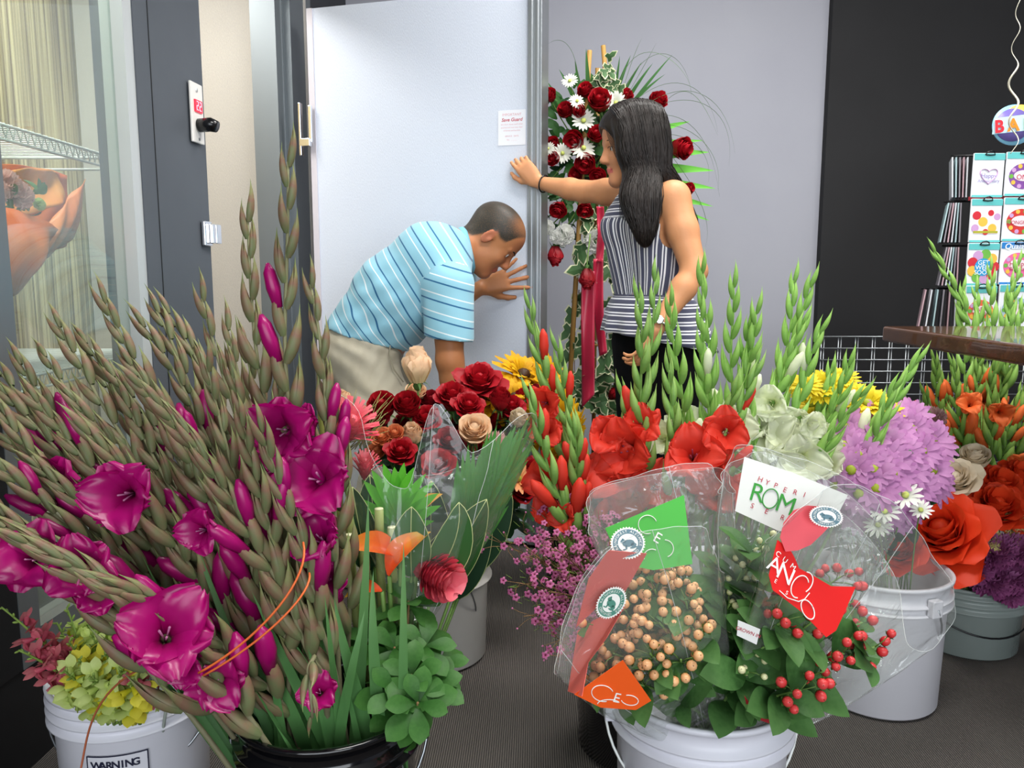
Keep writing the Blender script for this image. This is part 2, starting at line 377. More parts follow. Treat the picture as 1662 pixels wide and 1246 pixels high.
# ------------------------------------------------------------------ smooth bodies: signed distances meshed with surface nets
class SDF:
    def __init__(s, step=.005): s.p = []; s.step = step
    def cone(s, a, b, ra, rb=None, k=.02, g=0, op=0): s.p.append(('c', V(a), V(b), ra, ra if rb is None else rb, k, g, op)); return s
    def clip(s, a, b, ra, rb, o, n, k=.02, g=0): s.p.append(('k', V(a), V(b), ra, rb, k, g, 0, V(o), V(n).normalized())); return s
    def chain(s, pts, rs, k=.02, g=0):
        for i in range(len(pts)-1): s.cone(pts[i], pts[i+1], rs[i], rs[i+1], k, g)
        return s
    def ell(s, c, r, M=None, k=.02, g=0, op=0): s.p.append(('e', V(c), V(r) if hasattr(r, '__len__') else V((r, r, r)), M.to_3x3() if M is not None else None, 0, k, g, op)); return s
    def cut(s, o, n, g=-1, k=0): s.p.append(('p', V(o), V(n).normalized(), None, 0, k, g, 2)); return s   # keep the side n points away from
    def dist(s, q, X):
        if q[0] in 'ck':
            a = np.array(q[1]); b = np.array(q[2]); ab = b-a; L = max(ab @ ab, 1e-12); pa = X-a
            t = np.clip(pa @ ab/L, 0, 1); d = np.sqrt(((pa-t[..., None]*ab)**2).sum(-1))-(q[3]+(q[4]-q[3])*t)
            return d if q[0] == 'c' else np.maximum(d, (X-np.array(q[8])) @ np.array(q[9]))
        if q[0] == 'e':
            pa = X-np.array(q[1])
            if q[3] is not None: pa = pa @ np.array(q[3])
            r = np.array(q[2]); k0 = np.sqrt(((pa/r)**2).sum(-1)); k1 = np.sqrt(((pa/r**2)**2).sum(-1)); return k0*(k0-1)/np.maximum(k1, 1e-6)
        return (X-np.array(q[1])) @ np.array(q[2])
    def bounds(s, q):
        if q[0] in 'ck':
            a, b, r = q[1], q[2], max(q[3], q[4]); return [min(a[i], b[i])-r for i in range(3)], [max(a[i], b[i])+r for i in range(3)]
        r = max(q[2]); return [q[1][i]-r for i in range(3)], [q[1][i]+r for i in range(3)]
    def run(s):
        h = s.step; lo = np.full(3, 1e9); hi = -lo
        for q in s.p:
            if q[7] == 0: a, b = s.bounds(q); lo = np.minimum(lo, a); hi = np.maximum(hi, b)
        lo = lo-4*h; n = np.ceil((hi-lo)/h).astype(int)+5
        F = np.full(n, .06, np.float32); ax = [lo[i]+h*np.arange(n[i]) for i in range(3)]
        for q in s.p:
            if q[7] == 2: i0 = [0]*3; i1 = list(n)
            else:
                a, b = s.bounds(q); m = max(q[5], 0)+3*h+.012
                i0 = [max(0, int((a[i]-m-lo[i])/h)) for i in range(3)]; i1 = [min(n[i], int((b[i]+m-lo[i])/h)+2) for i in range(3)]
                if min(i1[i]-i0[i] for i in range(3)) <= 0: continue
            sl = tuple(slice(i0[i], i1[i]) for i in range(3))
            X = np.stack(np.meshgrid(*[ax[i][sl[i]] for i in range(3)], indexing='ij'), -1)
            d = s.dist(q, X); f = F[sl]; k = max(q[5], 1e-5)
            if q[7] == 0: hh = np.maximum(k-np.abs(f-d), 0)/k; F[sl] = np.minimum(f, d)-hh*hh*k*.25
            elif q[7] == 1: hh = np.maximum(k-np.abs(f+d), 0)/k; F[sl] = np.maximum(f, -d)+hh*hh*k*.25
            else: F[sl] = np.maximum(f, d)
        s.F = F; s.lo = lo
        # surface nets
        I = F < 0; c = np.zeros(np.array(n)-1, np.int32)
        for dx in (0, 1):
            for dy in (0, 1):
                for dz in (0, 1): c += I[dx:n[0]-1+dx, dy:n[1]-1+dy, dz:n[2]-1+dz]
        act = (c > 0) & (c < 8); idx = np.argwhere(act); ids = np.full(act.shape, -1, np.int64); ids[act] = np.arange(len(idx))
        acc = np.zeros((len(idx), 3)); cnt = np.zeros(len(idx))
        cor = [(x, y, z) for x in (0, 1) for y in (0, 1) for z in (0, 1)]
        for a in cor:
            for ax_ in range(3):
                if a[ax_]: continue
                b = list(a); b[ax_] = 1
                fa = F[tuple((idx+a).T)].astype(float); fb = F[tuple((idx+b).T)].astype(float); m = (fa < 0) != (fb < 0)
                t = np.where(m, fa/np.where(m, fa-fb, 1), 0); p = np.tile(np.array(a, float), (len(idx), 1)); p[:, ax_] += t
                acc[m] += p[m]; cnt[m] += 1
        vv = lo+(idx+acc/cnt[:, None])*h; quads = []
        for ax_ in range(3):
            o = [1, 1, 1]; o[ax_] = 0
            A = I[tuple(slice(o[i], n[i]-1) for i in range(3))]
            sh = [0, 0, 0]; sh[ax_] = 1
            B = I[tuple(slice(o[i]+sh[i], (n[i]-1+sh[i])) for i in range(3))]
            e = np.argwhere(A != B)+np.array(o); fl = I[tuple(e.T)]
            u, w_ = [(1, 2), (2, 0), (0, 1)][ax_]; eu = np.eye(3, dtype=int)[u]; ew = np.eye(3, dtype=int)[w_]
            q = np.stack([ids[tuple((e-eu-ew).T)], ids[tuple((e-ew).T)], ids[tuple(e.T)], ids[tuple((e-eu).T)]], 1)
            q[~fl] = q[~fl][:, ::-1]; quads.append(q)
        Q = np.concatenate(quads); Q = Q[(Q >= 0).all(1)]
        # light laplacian relax
        for _ in range(2):
            sm = np.zeros_like(vv); ct = np.zeros(len(vv))
            for a, b in ((0, 1), (1, 2), (2, 3), (3, 0)):
                np.add.at(sm, Q[:, a], vv[Q[:, b]]); np.add.at(sm, Q[:, b], vv[Q[:, a]]); np.add.at(ct, Q[:, a], 1); np.add.at(ct, Q[:, b], 1)
            vv = vv*.5+sm/np.maximum(ct, 1)[:, None]*.5
        return vv, Q
    def group(s, X):
        best = np.full(len(X), 1e9); g = np.zeros(len(X), int)
        for q in s.p:
            if q[7] == 0 and q[6] >= 0: d = s.dist(q, X); m = d < best; best[m] = d[m]; g[m] = q[6]
        return g
def sdf_obj(name, sd, mats, parent, matfn=None, attrs=None, M=None, disp=None):
    vv, Q = sd.run()
    if disp is not None: vv = disp(vv)
    me = bpy.data.meshes.new(name); me.vertices.add(len(vv)); me.vertices.foreach_set('co', vv.ravel())
    me.loops.add(len(Q)*4); me.loops.foreach_set('vertex_index', Q.ravel()); me.polygons.add(len(Q))
    me.polygons.foreach_set('loop_start', np.arange(0, len(Q)*4, 4)); me.update(calc_edges=True); me.validate()
    for m in (mats if isinstance(mats, (list, tuple)) else [mats]): me.materials.append(m)
    if matfn is not None: me.polygons.foreach_set('material_index', matfn(vv[Q].mean(1)).astype(np.int32))
    for k, a in (attrs(vv, sd) if attrs else {}).items():
        if a.ndim == 1: at = me.attributes.new(k, 'FLOAT', 'POINT'); at.data.foreach_set('value', a.astype(np.float32))
        else: at = me.attributes.new(k, 'FLOAT_COLOR', 'POINT'); at.data.foreach_set('color', a.astype(np.float32).ravel())
    me.polygons.foreach_set('use_smooth', [True]*len(me.polygons)); me.update()
    return link(name, me, parent, M)
def skin_mat(name, col, red, hair=None):
    """skin; the point attribute 'tint' mixes towards lips or blush, 'hair' towards stubble"""
    m = mat(name, col, .5, sss=.12, bump=.12, bscale=160, spec=.35); nt = m.node_tree; b = nt.nodes['Principled BSDF']
    def at(n): a = nt.nodes.new('ShaderNodeAttribute'); a.attribute_name = n; return a.outputs['Fac']
    mx = nt.nodes.new('ShaderNodeMix'); mx.data_type = 'RGBA'; nt.links.new(at('tint'), mx.inputs[0]); mx.inputs[6].default_value = srgb(col); mx.inputs[7].default_value = srgb(red)
    last = mx.outputs[2]
    if hair:
        tc = nt.nodes.new('ShaderNodeTexCoord'); n = nt.nodes.new('ShaderNodeTexNoise'); n.inputs['Scale'].default_value = 380; n.inputs['Detail'].default_value = 2
        nt.links.new(tc.outputs['Object'], n.inputs[0])
        ad = nt.nodes.new('ShaderNodeMath'); ad.operation = 'MULTIPLY_ADD'; ad.inputs[1].default_value = .7; nt.links.new(n.outputs[0], ad.inputs[0]); ad.inputs[2].default_value = -.35
        s2 = nt.nodes.new('ShaderNodeMath'); s2.operation = 'ADD'; s2.use_clamp = True; nt.links.new(ad.outputs[0], s2.inputs[0])
        ha = at('hair'); nt.links.new(ha, s2.inputs[1])
        ml = nt.nodes.new('ShaderNodeMath'); ml.operation = 'MULTIPLY'; nt.links.new(s2.outputs[0], ml.inputs[0]); nt.links.new(ha, ml.inputs[1])
        m2 = nt.nodes.new('ShaderNodeMix'); m2.data_type = 'RGBA'; nt.links.new(ml.outputs[0], m2.inputs[0]); nt.links.new(last, m2.inputs[6]); m2.inputs[7].default_value = srgb(hair); last = m2.outputs[2]
    nt.links.new(last, b.inputs['Base Color']); return m
def band_mat(name, base, bands, attr='stripe', rough=.8):
    """cloth with lines along the point attribute: bands = (centre, half width, colour) in one period 0..1"""
    m = mat(name, base, rough, bump=.25, bscale=500, sheen=.2, spec=.2); nt = m.node_tree; b = nt.nodes['Principled BSDF']
    a = nt.nodes.new('ShaderNodeAttribute'); a.attribute_name = attr
    fr = nt.nodes.new('ShaderNodeMath'); fr.operation = 'FRACT'; nt.links.new(a.outputs['Fac'], fr.inputs[0])
    r = nt.nodes.new('ShaderNodeValToRGB'); r.color_ramp.interpolation = 'CONSTANT'; e = r.color_ramp.elements
    e[0].position = 0; e[0].color = srgb(base); stops = []
    for c, h, col in bands: stops += [(c-h, col), (c+h, base)]
    e[1].position = stops[0][0]; e[1].color = srgb(stops[0][1])
    for p, col in stops[1:]: x = e.new(p); x.color = srgb(col)
    nt.links.new(fr.outputs[0], r.inputs[0]); nt.links.new(r.outputs[0], b.inputs['Base Color']); return m

def head_prims(s, M, w=1.0, ears=True, female=False):
    """a head around M: x to the left ear, y out of the face, z up; eyes at z = 0"""
    R = M.to_3x3().normalized(); q = lambda x, y, z: M @ V((x, y, z))
    def e(c, r, k=.02, op=0, g=1): s.ell(q(*c), r, R, k, g, op)
    def c(a, b, ra, rb, k=.015, op=0, g=1): s.cone(q(*a), q(*b), ra, rb, k, g, op)
    e((0, -.018, .035), (.075*w, .094, .083)); e((0, .012, .045), (.067*w, .075, .06), .03)
    e((0, .036, -.03), (.057*w, .050, .080), .03)
    c((.034, .012, -.068), (.012, .062, -.100), .028, .017, .03); c((-.034, .012, -.068), (-.012, .062, -.100), .028, .017, .03)
    e((0, .068, -.101), (.021, .016, .014), .015)                       # chin
    for sx in (-1, 1):
        e((sx*.033*w, .060, -.030), (.020, .018, .020), .025)           # cheek
        e((sx*.031, .085, -.002), (.015, .011, .011), .012, 1)          # socket
        c((sx*.014, .084, .017), (sx*.047, .071, .017), .007, .005, .012)   # brow
        c((sx*.018, .0775, -.0015), (sx*.044, .0695, -.002), .0078, .0065, .004)   # lids
        e((sx*.010, .090, -.038), (.0085, .009, .0075), .006)           # nostril wings
        c((sx*.010, .082, -.063), (0, .0865, -.061), .0035, .0048, .006); c((sx*.010, .081, -.070), (0, .0855, -.071), .0040, .0055, .006)
        if ears:
            T = Matrix.Rotation(sx*.35, 3, 'Z'); 
            s.ell(q(sx*.077*w, -.008, -.008), (.006, .019, .031), R @ T @ Matrix.Rotation(-.2, 3, 'X'), .006, 1)
            s.ell(q(sx*.086*w, -.006, -.004), (.007, .011, .019), R @ T @ Matrix.Rotation(-.2, 3, 'X'), .004, 1, 1)
            e((sx*.079*w, .004, -.012), (.004, .005, .007), .004)
    c((0, .083, .006), (0, .101, -.030), .0075, .0095, .012); e((0, .101, -.034), (.0105, .010, .0085), .008)
    c((-.017, .081, -.0665), (.017, .081, -.0665), .0012, .0012, .003, 1)   # mouth slit
def hand_prims(s, M, side=1, curls=(.3,)*5, spread=1.0, k=.006, scale=1.0, thumb=(.9, .35), g=2):
    """palm from the wrist at M: y towards the fingers, z out of the back of the hand, x towards the little finger * side"""
    q = lambda x, y, z: M @ (V((x*side, y, z))*scale)
    R = M.to_3x3().normalized()
    for x, r in ((-.026, .0125), (-.009, .0125), (.009, .012), (.025, .011)):
        s.cone(q(x*.62, .012, 0), q(x, .082, .001), .0145*scale, r*scale, .012, g)
    s.ell(q(0, .05, -.003), (.036*scale, .045*scale, .013*scale), R, .012, g)
    L = [(.040, .025, .020), (.045, .028, .021), (.042, .026, .020), (.032, .020, .017)]
    for f in range(4):
        x = (-.028, -.0095, .0095, .027)[f]; a = (-.16, -.04, .08, .22)[f]*spread; p = V((x, .084, .001)); cu = curls[f+1]; ang = cu*.55; rr = (.0086, .0089, .0084, .0076)[f]
        for j, l in enumerate(L[f]):
            d = V((math.sin(a)*math.cos(ang), math.cos(a)*math.cos(ang), -math.sin(ang))); n_ = p+d*l
            s.cone(q(*p), q(*n_), rr*scale, rr*.93*scale, k if j == 0 else .003, g); p = n_; rr *= .92; ang += cu*(1.0 if j == 0 else .8)
    p = V((-.018, .022, -.006)); ang, cu = thumb
    for l, r in ((.040, .0145), (.032, .0108), (.026, .0092)):
        d = V((-math.sin(ang), math.cos(ang), -.25)).normalized(); n_ = p+d*l; s.cone(q(*p), q(*n_), r*scale, r*.85*scale, .008, g); p = n_; ang -= cu
def eye(parent, M, sx, iris='2A1A12'):
    t = MB().ball((0, 0, 0), .0115, 14, 10).build('eyeball', mat('eye_white', 'D9D2CC', .25), parent, M=M @ Matrix.Translation((sx*.031, .0705, -.002)))
    return MB().ball((0, 0, 0), (.0054, .0014, .0054), 12, 6).build('iris', mat('iris', iris, .1), t, M=Matrix.Translation((0, .0106, -.001)))
# ------------------------------------------------------------------ the two people
def basis(o, x, y, z): M = Matrix((x, y, z)).transposed().to_4x4(); M.translation = o; return M
def headM(o, fwd, up, k=1.0):
    y = V(fwd).normalized(); z = V(up); z = (z-y*z.dot(y)).normalized(); x = y.cross(z); return basis(V(o), x, y, z) @ S(k)
def handM(o, fwd, back, k=1.0):
    y = V(fwd).normalized(); z = V(back); z = (z-y*z.dot(y)).normalized(); return basis(V(o), y.cross(z), y, z)
def sstep(a, b, x): t = np.clip((x-a)/(b-a), 0, 1); return t*t*(3-2*t)
YD = V((0, 1, 0))
def par(s, pts, rs, dy, k=.03, g=0, clip=None):
    for sg in (-1, 1):
        for i in range(len(pts)-1):
            a = pts[i]+YD*sg*(dy[i]); b = pts[i+1]+YD*sg*(dy[i+1])
            if clip is None: s.cone(a, b, rs[i], rs[i+1], k, g)
            else: s.clip(a, b, rs[i], rs[i+1], clip[0], clip[1], k, g)
# ---- man bending down
def man():
    skin = skin_mat('tan_skin', 'B5784F', 'B0604C', '37342E')
    root = thing('person', 'bending man with shaved hair, turquoise striped polo shirt and khaki trousers, hand on white door', 'person', P(600, 900, 2.75))
    root.location.z = 0; bpy.context.view_layer.update()
    I = Matrix.Translation(-root.location)
    pel = P(590, 566, 2.75); mid = P(648, 478, 2.75); che = P(706, 424, 2.75); nb = P(750, 408, 2.76); sk = P(807, 371, 2.77)
    shN = P(727, 462, 2.585); shF = P(738, 440, 2.92)
    elN = P(730, 585, 2.56); wrN = P(752, 690, 2.58)
    elF = P(716, 505, 2.98); wrF = P(778, 468, 2.975)
    hipN = P(588, 590, 2.66); hipF = P(592, 590, 2.84); 
    knN = V((P(640, 735, 2.60).x, 2.58, .50)); knF = V((P(655, 735, 2.8).x, 2.86, .50))
    anN = V((P(585, 900, 2.6).x, 2.60, .085)); anF = V((P(600, 900, 2.85).x, 2.90, .085))
    HM = headM(sk-V((.66, 0, -.75))*-.016-V((.75, 0, .66))*.033, (.66, -.06, -.75), (.75, 0, .66), 1.0)
    s = SDF(.0045)
    head_prims(s, HM, 1.04)
    s.cone(nb-V((.03, 0, .02)), HM @ V((0, -.035, -.03)), .068, .058, .03, 0)
    s.cone(nb, HM @ V((0, .02, -.075)), .055, .045, .03, 0)
    par(s, [pel, mid, che, nb-V((.03, 0, 0))], [.12, .125, .11, .07], [.05, .05, .07, .03])
    s.chain([che+V((0, -.08, 0)), shN, elN, lerp(elN, wrN, .3), wrN], [.09, .062, .043, .043, .028], .02)
    s.chain([che+V((0, .08, 0)), shF, elF, lerp(elF, wrF, .3), wrF], [.09, .06, .044, .042, .027], .02)
    for h_, k_, a_ in ((hipN, knN, anN), (hipF, knF, anF)): s.chain([h_, k_, a_], [.095, .06, .04])
    hF = handM(P(781, 467, 2.985), V((.9, .05, .30)), (-.0, -1, .1)); hF.translation.y = 2.982
    hand_prims(s, hF, -1, (0, .02, .05, .03, .02), 1.9, scale=1.08, thumb=(.75, .25))
    hN = handM(wrN, V((.35, 0, -.9)), (-.8, -.5, 0)); hand_prims(s, hN, 1, (0, .7, .75, .8, .8), 1, scale=1.05)
    Hi = np.array(HM.inverted())
    def at(vv, sd):
        L = np.c_[vv, np.ones(len(vv))] @ Hi.T; x, y, z = L[:, 0], L[:, 1], L[:, 2]
        zl = np.interp(y, [-.12, -.05, -.022, .0, .022, .045, .058, .075, .1], [-.070, -.055, -.012, .022, .012, .018, .055, .082, .10])
        near = (np.abs(x) < .13) & (np.abs(y) < .16) & (z < .17) & (z > -.12)
        hair = sstep(-.008, .012, z-zl)*near
        hair = hair*(1-.35*sstep(.05, .11, z)*sstep(-.02, .05, y))
        lip = (np.abs(z+.0665) < .009)*(np.abs(x) < .022)*(y > .07)*near
        ear = (np.abs(x) > .079)*(np.abs(y) < .05)*near*.55; hair *= 1-(np.abs(x) > .082)*(np.abs(z) < .036)
        return {'hair': hair, 'tint': np.maximum(lip*.6, ear)+near*sstep(.05, .09, y)*.25+sstep(.0, 1, -z/.1)*near*.15}
    disp = None
    sdf_obj('body', s, skin, root, attrs=at, M=I)
    e = bpy.data.objects
    for sx in (-1, 1): eye(root, I @ HM, sx)
    for sx in (-1, 1): MB().tube([HM @ V((sx*.014, .0915, .018)), HM @ V((sx*.030, .0865, .0225)), HM @ V((sx*.046, .074, .018))], [.0022, .0030, .0015], 6).build('eyebrow', mat('dark_brow', '231C18', .8), root, M=I)
    # shirt
    sh = SDF(.005)
    o = P(590, 543, 2.75); nrm = V((-.28, 0, -.96))
    C2 = (o, nrm); dd = [.055, .055, .078, .035]
    pe2 = P(586, 560, 2.75)
    par(sh, [pe2, mid, che], [.133, .143, .127], dd, .03, 0, C2)
    par(sh, [che, nb-V((.045, 0, .005))], [.127, .083], [.078, .035], .03, 0)
    sh.clip(mid+V((.03, 0, -.03)), P(640, 530, 2.75), .125, .10, P(656, 560, 2.75), V((.2, 0, -.96)), .04, 0)
    arm = (elN-shN).normalized(); ax = V((-.12, 0, -.99))
    sh.cone(che+V((.01, -.08, 0)), shN, .11, .082, .03, 0)
    sh.clip(shN, elN, .084, .079, P(727, 549, 2.58), ax, .012, 1)
    sh.cone(che+V((.01, .08, 0)), shF, .105, .08, .03, 0)
    sh.clip(shF, elF, .078, .075, lerp(shF, elF, .72), (elF-shF), .02, 0)
    # neck opening
    nd = (HM @ V((0, 0, -.04))-nb).normalized()
    sh.cone(nb+nd*.012, nb+nd*.16, .066, .09, .004, 0, 1)
    def sat(vv, sd):
        g = sd.group(vv); tor = V((.90, .05, .30)); 
        d = vv-np.array(pe2); u = np.array([.886, .0, .463])
        bend = .10*np.sin((d @ u)*2.2)
        st = (vv @ u)+.16*((vv @ np.array([.463, 0, -.886]))-float(pe2.dot(V((.463, 0, -.886)))))**2*2.0
        st = st+.006*np.sin(vv[:, 2]*60+vv[:, 0]*30)*sstep(.08, -.10, (vv @ u)-float(mid.dot(V((.886, 0, .463)))))
        sa = vv @ np.array([-.28, 0, -.96])
        return {'stripe': np.where(g == 1, sa/.056+.12, st/.052)}
    def fold(vv):
        n = np.sin(vv[:, 0]*70+vv[:, 2]*55)*.5+np.sin(vv[:, 0]*37-vv[:, 2]*90+2)*.5
        u = np.array([.886, .0, .463]); q = sstep(.20, -.12, (vv @ u)-float(mid.dot(V((.886, 0, .463)))))
        vv = vv.copy(); vv[:, 1] += n*.0045*q*np.sign(2.75-vv[:, 1])*-1; vv[:, 2] += n*.003*q; return vv
    st = band_mat('turquoise_polo', '8FC3D6', [(.22, .035, 'DDE9EE'), (.60, .042, '2B6590')])
    sdf_obj('polo_shirt', sh, st, root, attrs=sat, M=I, disp=fold)
    cl = MB(); 
    for k in range(24):
        pass
    # collar as a band round the neck
    c0 = nb+nd*.010; X = nd.orthogonal().normalized(); Yv = nd.cross(X)
    def col(u, v): a = 2*PI*u; r = lerp(.074, .0745, v)+.006*math.sin(v*PI); return c0+(X*math.cos(a)+Yv*math.sin(a))*r*1.0+nd*(v*.030-.012)
    thick(MB().grid(col, 40, 4).build('collar', mat('collar_cloth', '79B9D2', .8), root, M=I), .004)
    # trousers
    p = SDF(.0055)
    cp = (P(590, 520, 2.75), V((.28, 0, .96)))
    par(p, [P(600, 540, 2.75), pel], [.128, .135], [.05, .055], .03, 0, cp)
    for h_, k_, a_ in ((hipN, knN, anN), (hipF, knF, anF)):
        p.chain([h_, lerp(h_, k_, .5), k_], [.115, .105, .088], .035); p.chain([k_, lerp(k_, a_, .5)], [.088, .078], .02)
        p.clip(lerp(k_, a_, .5), a_, .078, .070, a_+V((0, 0, -.03)), (0, 0, -1), .02, 0)
    def pf(vv):
        vv = vv.copy(); z = vv[:, 2]; n = np.sin(vv[:, 0]*60+z*95+np.sin(z*30))+.6*np.sin(vv[:, 0]*130-z*60); vv[:, 1] += -n*.0028; vv[:, 0] += n*.0015; return vv
    khaki = mat('khaki_cotton', 'B9B2A0', .85, col2='AFA793', scale=14, bump=.25, bscale=420, spec=.2)
    tr = sdf_obj('trousers', p, khaki, root, M=I, disp=pf)
    pk = MB().tube([P(524, 565, 2.62), P(545, 571, 2.605), P(568, 574, 2.60)], .0022, 6); pk.build('pocket_welt', mat('khaki_seam', '9A937F', .9), tr)
    MB().tube([P(634, 552, 2.60), P(632, 575, 2.585), P(640, 600, 2.575), P(655, 620, 2.57)], .002, 6).build('side_pocket_seam', mat('khaki_seam', '9A937F', .9), tr)
    shoe = mat('black_shoe', '17161A', .5)
    for a_ in (anN, anF):
        q = SDF(.007); q.cone(a_+V((-.04, 0, -.045)), a_+V((.10, 0, -.05)), .040, .033, .02); q.cone(a_+V((0, 0, .0)), a_+V((.0, 0, -.04)), .045, .045, .03)
        q.cone(a_+V((.10, 0, -.05)), a_+V((.16, 0, -.055)), .036, .028, .02); q.cut((0, 0, .001), (0, 0, -1)); sdf_obj('shoe', q, shoe, root, M=I)
    return root
# ---- woman reaching to the door
def woman():
    skin = skin_mat('warm_skin', 'CC9066', 'B8595A')
    root = thing('person', 'standing woman with long dark hair, navy striped sleeveless top and black trousers, holding door edge', 'person', P(1060, 900, 2.6))
    root.location.z = 0; I = Matrix.Translation(-root.location)
    HM = headM(P(1026, 238, 2.56), (-.96, -.14, -.13), (-.05, 0, 1), .97)
    fd = V((-.80, -.60, 0)); sd_ = V((.60, -.80, 0))       # chest forward, towards her left shoulder (near the camera)
    shN = P(1092, 322, 2.47); shF = P(1022, 312, 2.70)
    elN = P(1127, 440, 2.40); wrN = P(1066, 533, 2.34)
    elF = P(948, 311, 2.83); wrF = P(876, 297, 2.945)
    nb = P(1052, 306, 2.59); che = P(1052, 365, 2.59); wai = P(1058, 470, 2.6); pel = P(1068, 545, 2.6)
    def sidew(s, pts, rs, dy, k=.03, g=0, clip=None):
        for sg in (-1, 1):
            for i in range(len(pts)-1):
                a = pts[i]+sd_*sg*dy[i]; b = pts[i+1]+sd_*sg*dy[i+1]
                if clip is None: s.cone(a, b, rs[i], rs[i+1], k, g)
                else: s.clip(a, b, rs[i], rs[i+1], clip[0], clip[1], k, g)
    s = SDF(.0045); head_prims(s, HM, .95)
    s.chain([nb+V((0, 0, -.02)), HM @ V((0, -.025, -.05))], [.052, .048], .03)
    sidew(s, [nb+V((0, 0, -.04)), che, wai, pel], [.05, .085, .078, .10], [.05, .055, .04, .06])
    s.cone(nb+V((0, 0, -.035)), shN, .045, .050, .03); s.cone(nb+V((0, 0, -.035)), shF, .045, .046, .03)
    s.chain([shN, lerp(shN, elN, .45), elN, lerp(elN, wrN, .3), wrN], [.052, .047, .037, .037, .023], .018)
    s.chain([shF, lerp(shF, elF, .5), elF, lerp(elF, wrF, .3), wrF], [.047, .043, .036, .036, .023], .018)
    hp = [pel+sd_*.08+V((0, 0, -.03)), pel-sd_*.08+V((0, 0, -.03))]
    kn = [V((p.x+.0, p.y+.0, .47)) for p in hp]; an = [V((p.x+.02, p.y, .075)) for p in kn]
    for i in (0, 1): s.chain([hp[i], kn[i], an[i]], [.08, .052, .034])
    # far hand wraps the door edge: fingers up
    hF = handM(P(872, 297, 2.945), V((-.62, .0, .75)), (-.25, -.95, .1))
    hand_prims(s, hF, 1, (0, .65, .8, .95, 1.0), .45, scale=.88, thumb=(.8, .4))
    hN = handM(wrN+V((0, 0, 0)), V((-.42, .05, -.85)), (.55, -.65, -.2)); hand_prims(s, hN, 1, (0, .55, .6, .65, .7), .9, scale=.90, thumb=(.5, .3))
    Hi = np.array(HM.inverted())
    def at(vv, sd):
        L = np.c_[vv, np.ones(len(vv))] @ Hi.T; x, y, z = L[:, 0], L[:, 1], L[:, 2]
        near = (np.abs(x) < .1) & (np.abs(y) < .13) & (z < .13) & (z > -.12)
        return {'tint': (np.abs(z+.0675) < .0085)*(np.abs(x) < .021)*(y > .07)*near*.8+near*sstep(.05, .09, y)*.12}
    sdf_obj('body', s, skin, root, attrs=at, M=I)
    for sx in (-1, 1): eye(root, I @ HM, sx)
    for sx in (-1, 1):
        bm = MB(); bm.tube([HM @ V((sx*.014, .0905, .020)), HM @ V((sx*.030, .0865, .0245)), HM @ V((sx*.046, .074, .019))], [.0014, .0018, .001], 6)
        bm.tube([HM @ V((sx*.020, .0865, .002)), HM @ V((sx*.031, .0855, .0045)), HM @ V((sx*.043, .0765, .001))], .0010, 5)
        bm.build('eyebrow', mat('dark_brow2', '1B1513', .8), root, M=I)
    # top
    t = SDF(.0045); seam = (P(1058, 480, 2.6), V((0, 0, -1)))
    sidew(t, [nb+V((0, 0, -.05))+fd*.005, che+fd*.012], [.058, .099], [.048, .056], .02, 0)
    sidew(t, [che+fd*.012, wai], [.099, .090], [.056, .044], .02, 0, seam)
    t.cone(nb+V((0, 0, -.035))+sd_*.05, nb+V((0, 0, -.045))+sd_*.085, .053, .048, .02)
    t.cone(nb+V((0, 0, -.035))-sd_*.05, nb+V((0, 0, -.045))-sd_*.085, .053, .048, .02)
    t.cone(nb+V((0, 0, -.02))+fd*.02, nb+V((0, 0, .12))+fd*.06, .062, .09, .004, 0, 1)
    for sh_, sg in ((shN, 1), (shF, -1)):
        c_ = sh_+sd_*sg*.005; t.cone(c_+V((0, 0, .02)), c_+V((0, 0, -.10)), .062, .050, .006, 0, 1)
    ctr = np.array(che)
    def ta(vv, sd):
        d = vv-ctr; a = np.arctan2(d @ np.array(sd_), d @ np.array(fd)); rr = np.hypot(d @ np.array(sd_)*.8, d @ np.array(fd))
        yoke = float(P(1050, 352, 2.55).z)
        return {'stripe': np.where(vv[:, 2] > yoke, vv[:, 2]/.024, a/(2*PI)*30+.04*np.sin(vv[:, 2]*40))}
    cloth = band_mat('navy_white_stripe', '4C4E63', [(.28, .085, 'E8E8EE'), (.62, .085, 'E8E8EE')])
    def gath(vv):
        vv = vv.copy(); d = vv-ctr; a = np.arctan2(d @ np.array(sd_), d @ np.array(fd)); n = np.sin(a*26)*.0018*(vv[:, 2] < float(P(1050, 352, 2.55).z))
        r = np.linalg.norm(d[:, :2], axis=1)+1e-6; vv[:, 0] += d[:, 0]/r*n; vv[:, 1] += d[:, 1]/r*n; return vv
    top = sdf_obj('sleeveless_top', t, cloth, root, attrs=ta, M=I, disp=gath)
    # peplum
    zs = P(1058, 479, 2.6).z; pc = V((wai.x, wai.y, zs)); n = 96; m = MB(); prof = 10; st = []
    for j in range(prof+1):
        v = j/prof
        for i in range(n):
            a = 2*PI*i/n; f = math.cos(a); g_ = math.sin(a)       # f along chest forward, g_ along left side
            drop = lerp(0, .150-.030*f+.018*g_, v)
            R_f = lerp(.098, .172, v**.6); R_s = lerp(.134, .198, v**.6); wv = 1+.045*v*math.sin(a*11+.5*math.sin(a*3))
            c_ = pc+V((.026, 0, 0))*v
            m.v.append(tuple(c_+fd*R_f*f*wv+sd_*R_s*g_*wv-V((0, 0, drop)))); st.append(drop/.026+.2)
    for j in range(prof):
        for i in range(n): i2 = (i+1) % n; m.f.append((j*n+i, (j+1)*n+i, (j+1)*n+i2, j*n+i2)); m.m.append(0)
    o = m.build('peplum', cloth, top); a_ = o.data.attributes.new('stripe', 'FLOAT', 'POINT'); a_.data.foreach_set('value', st); thick(o, .002)
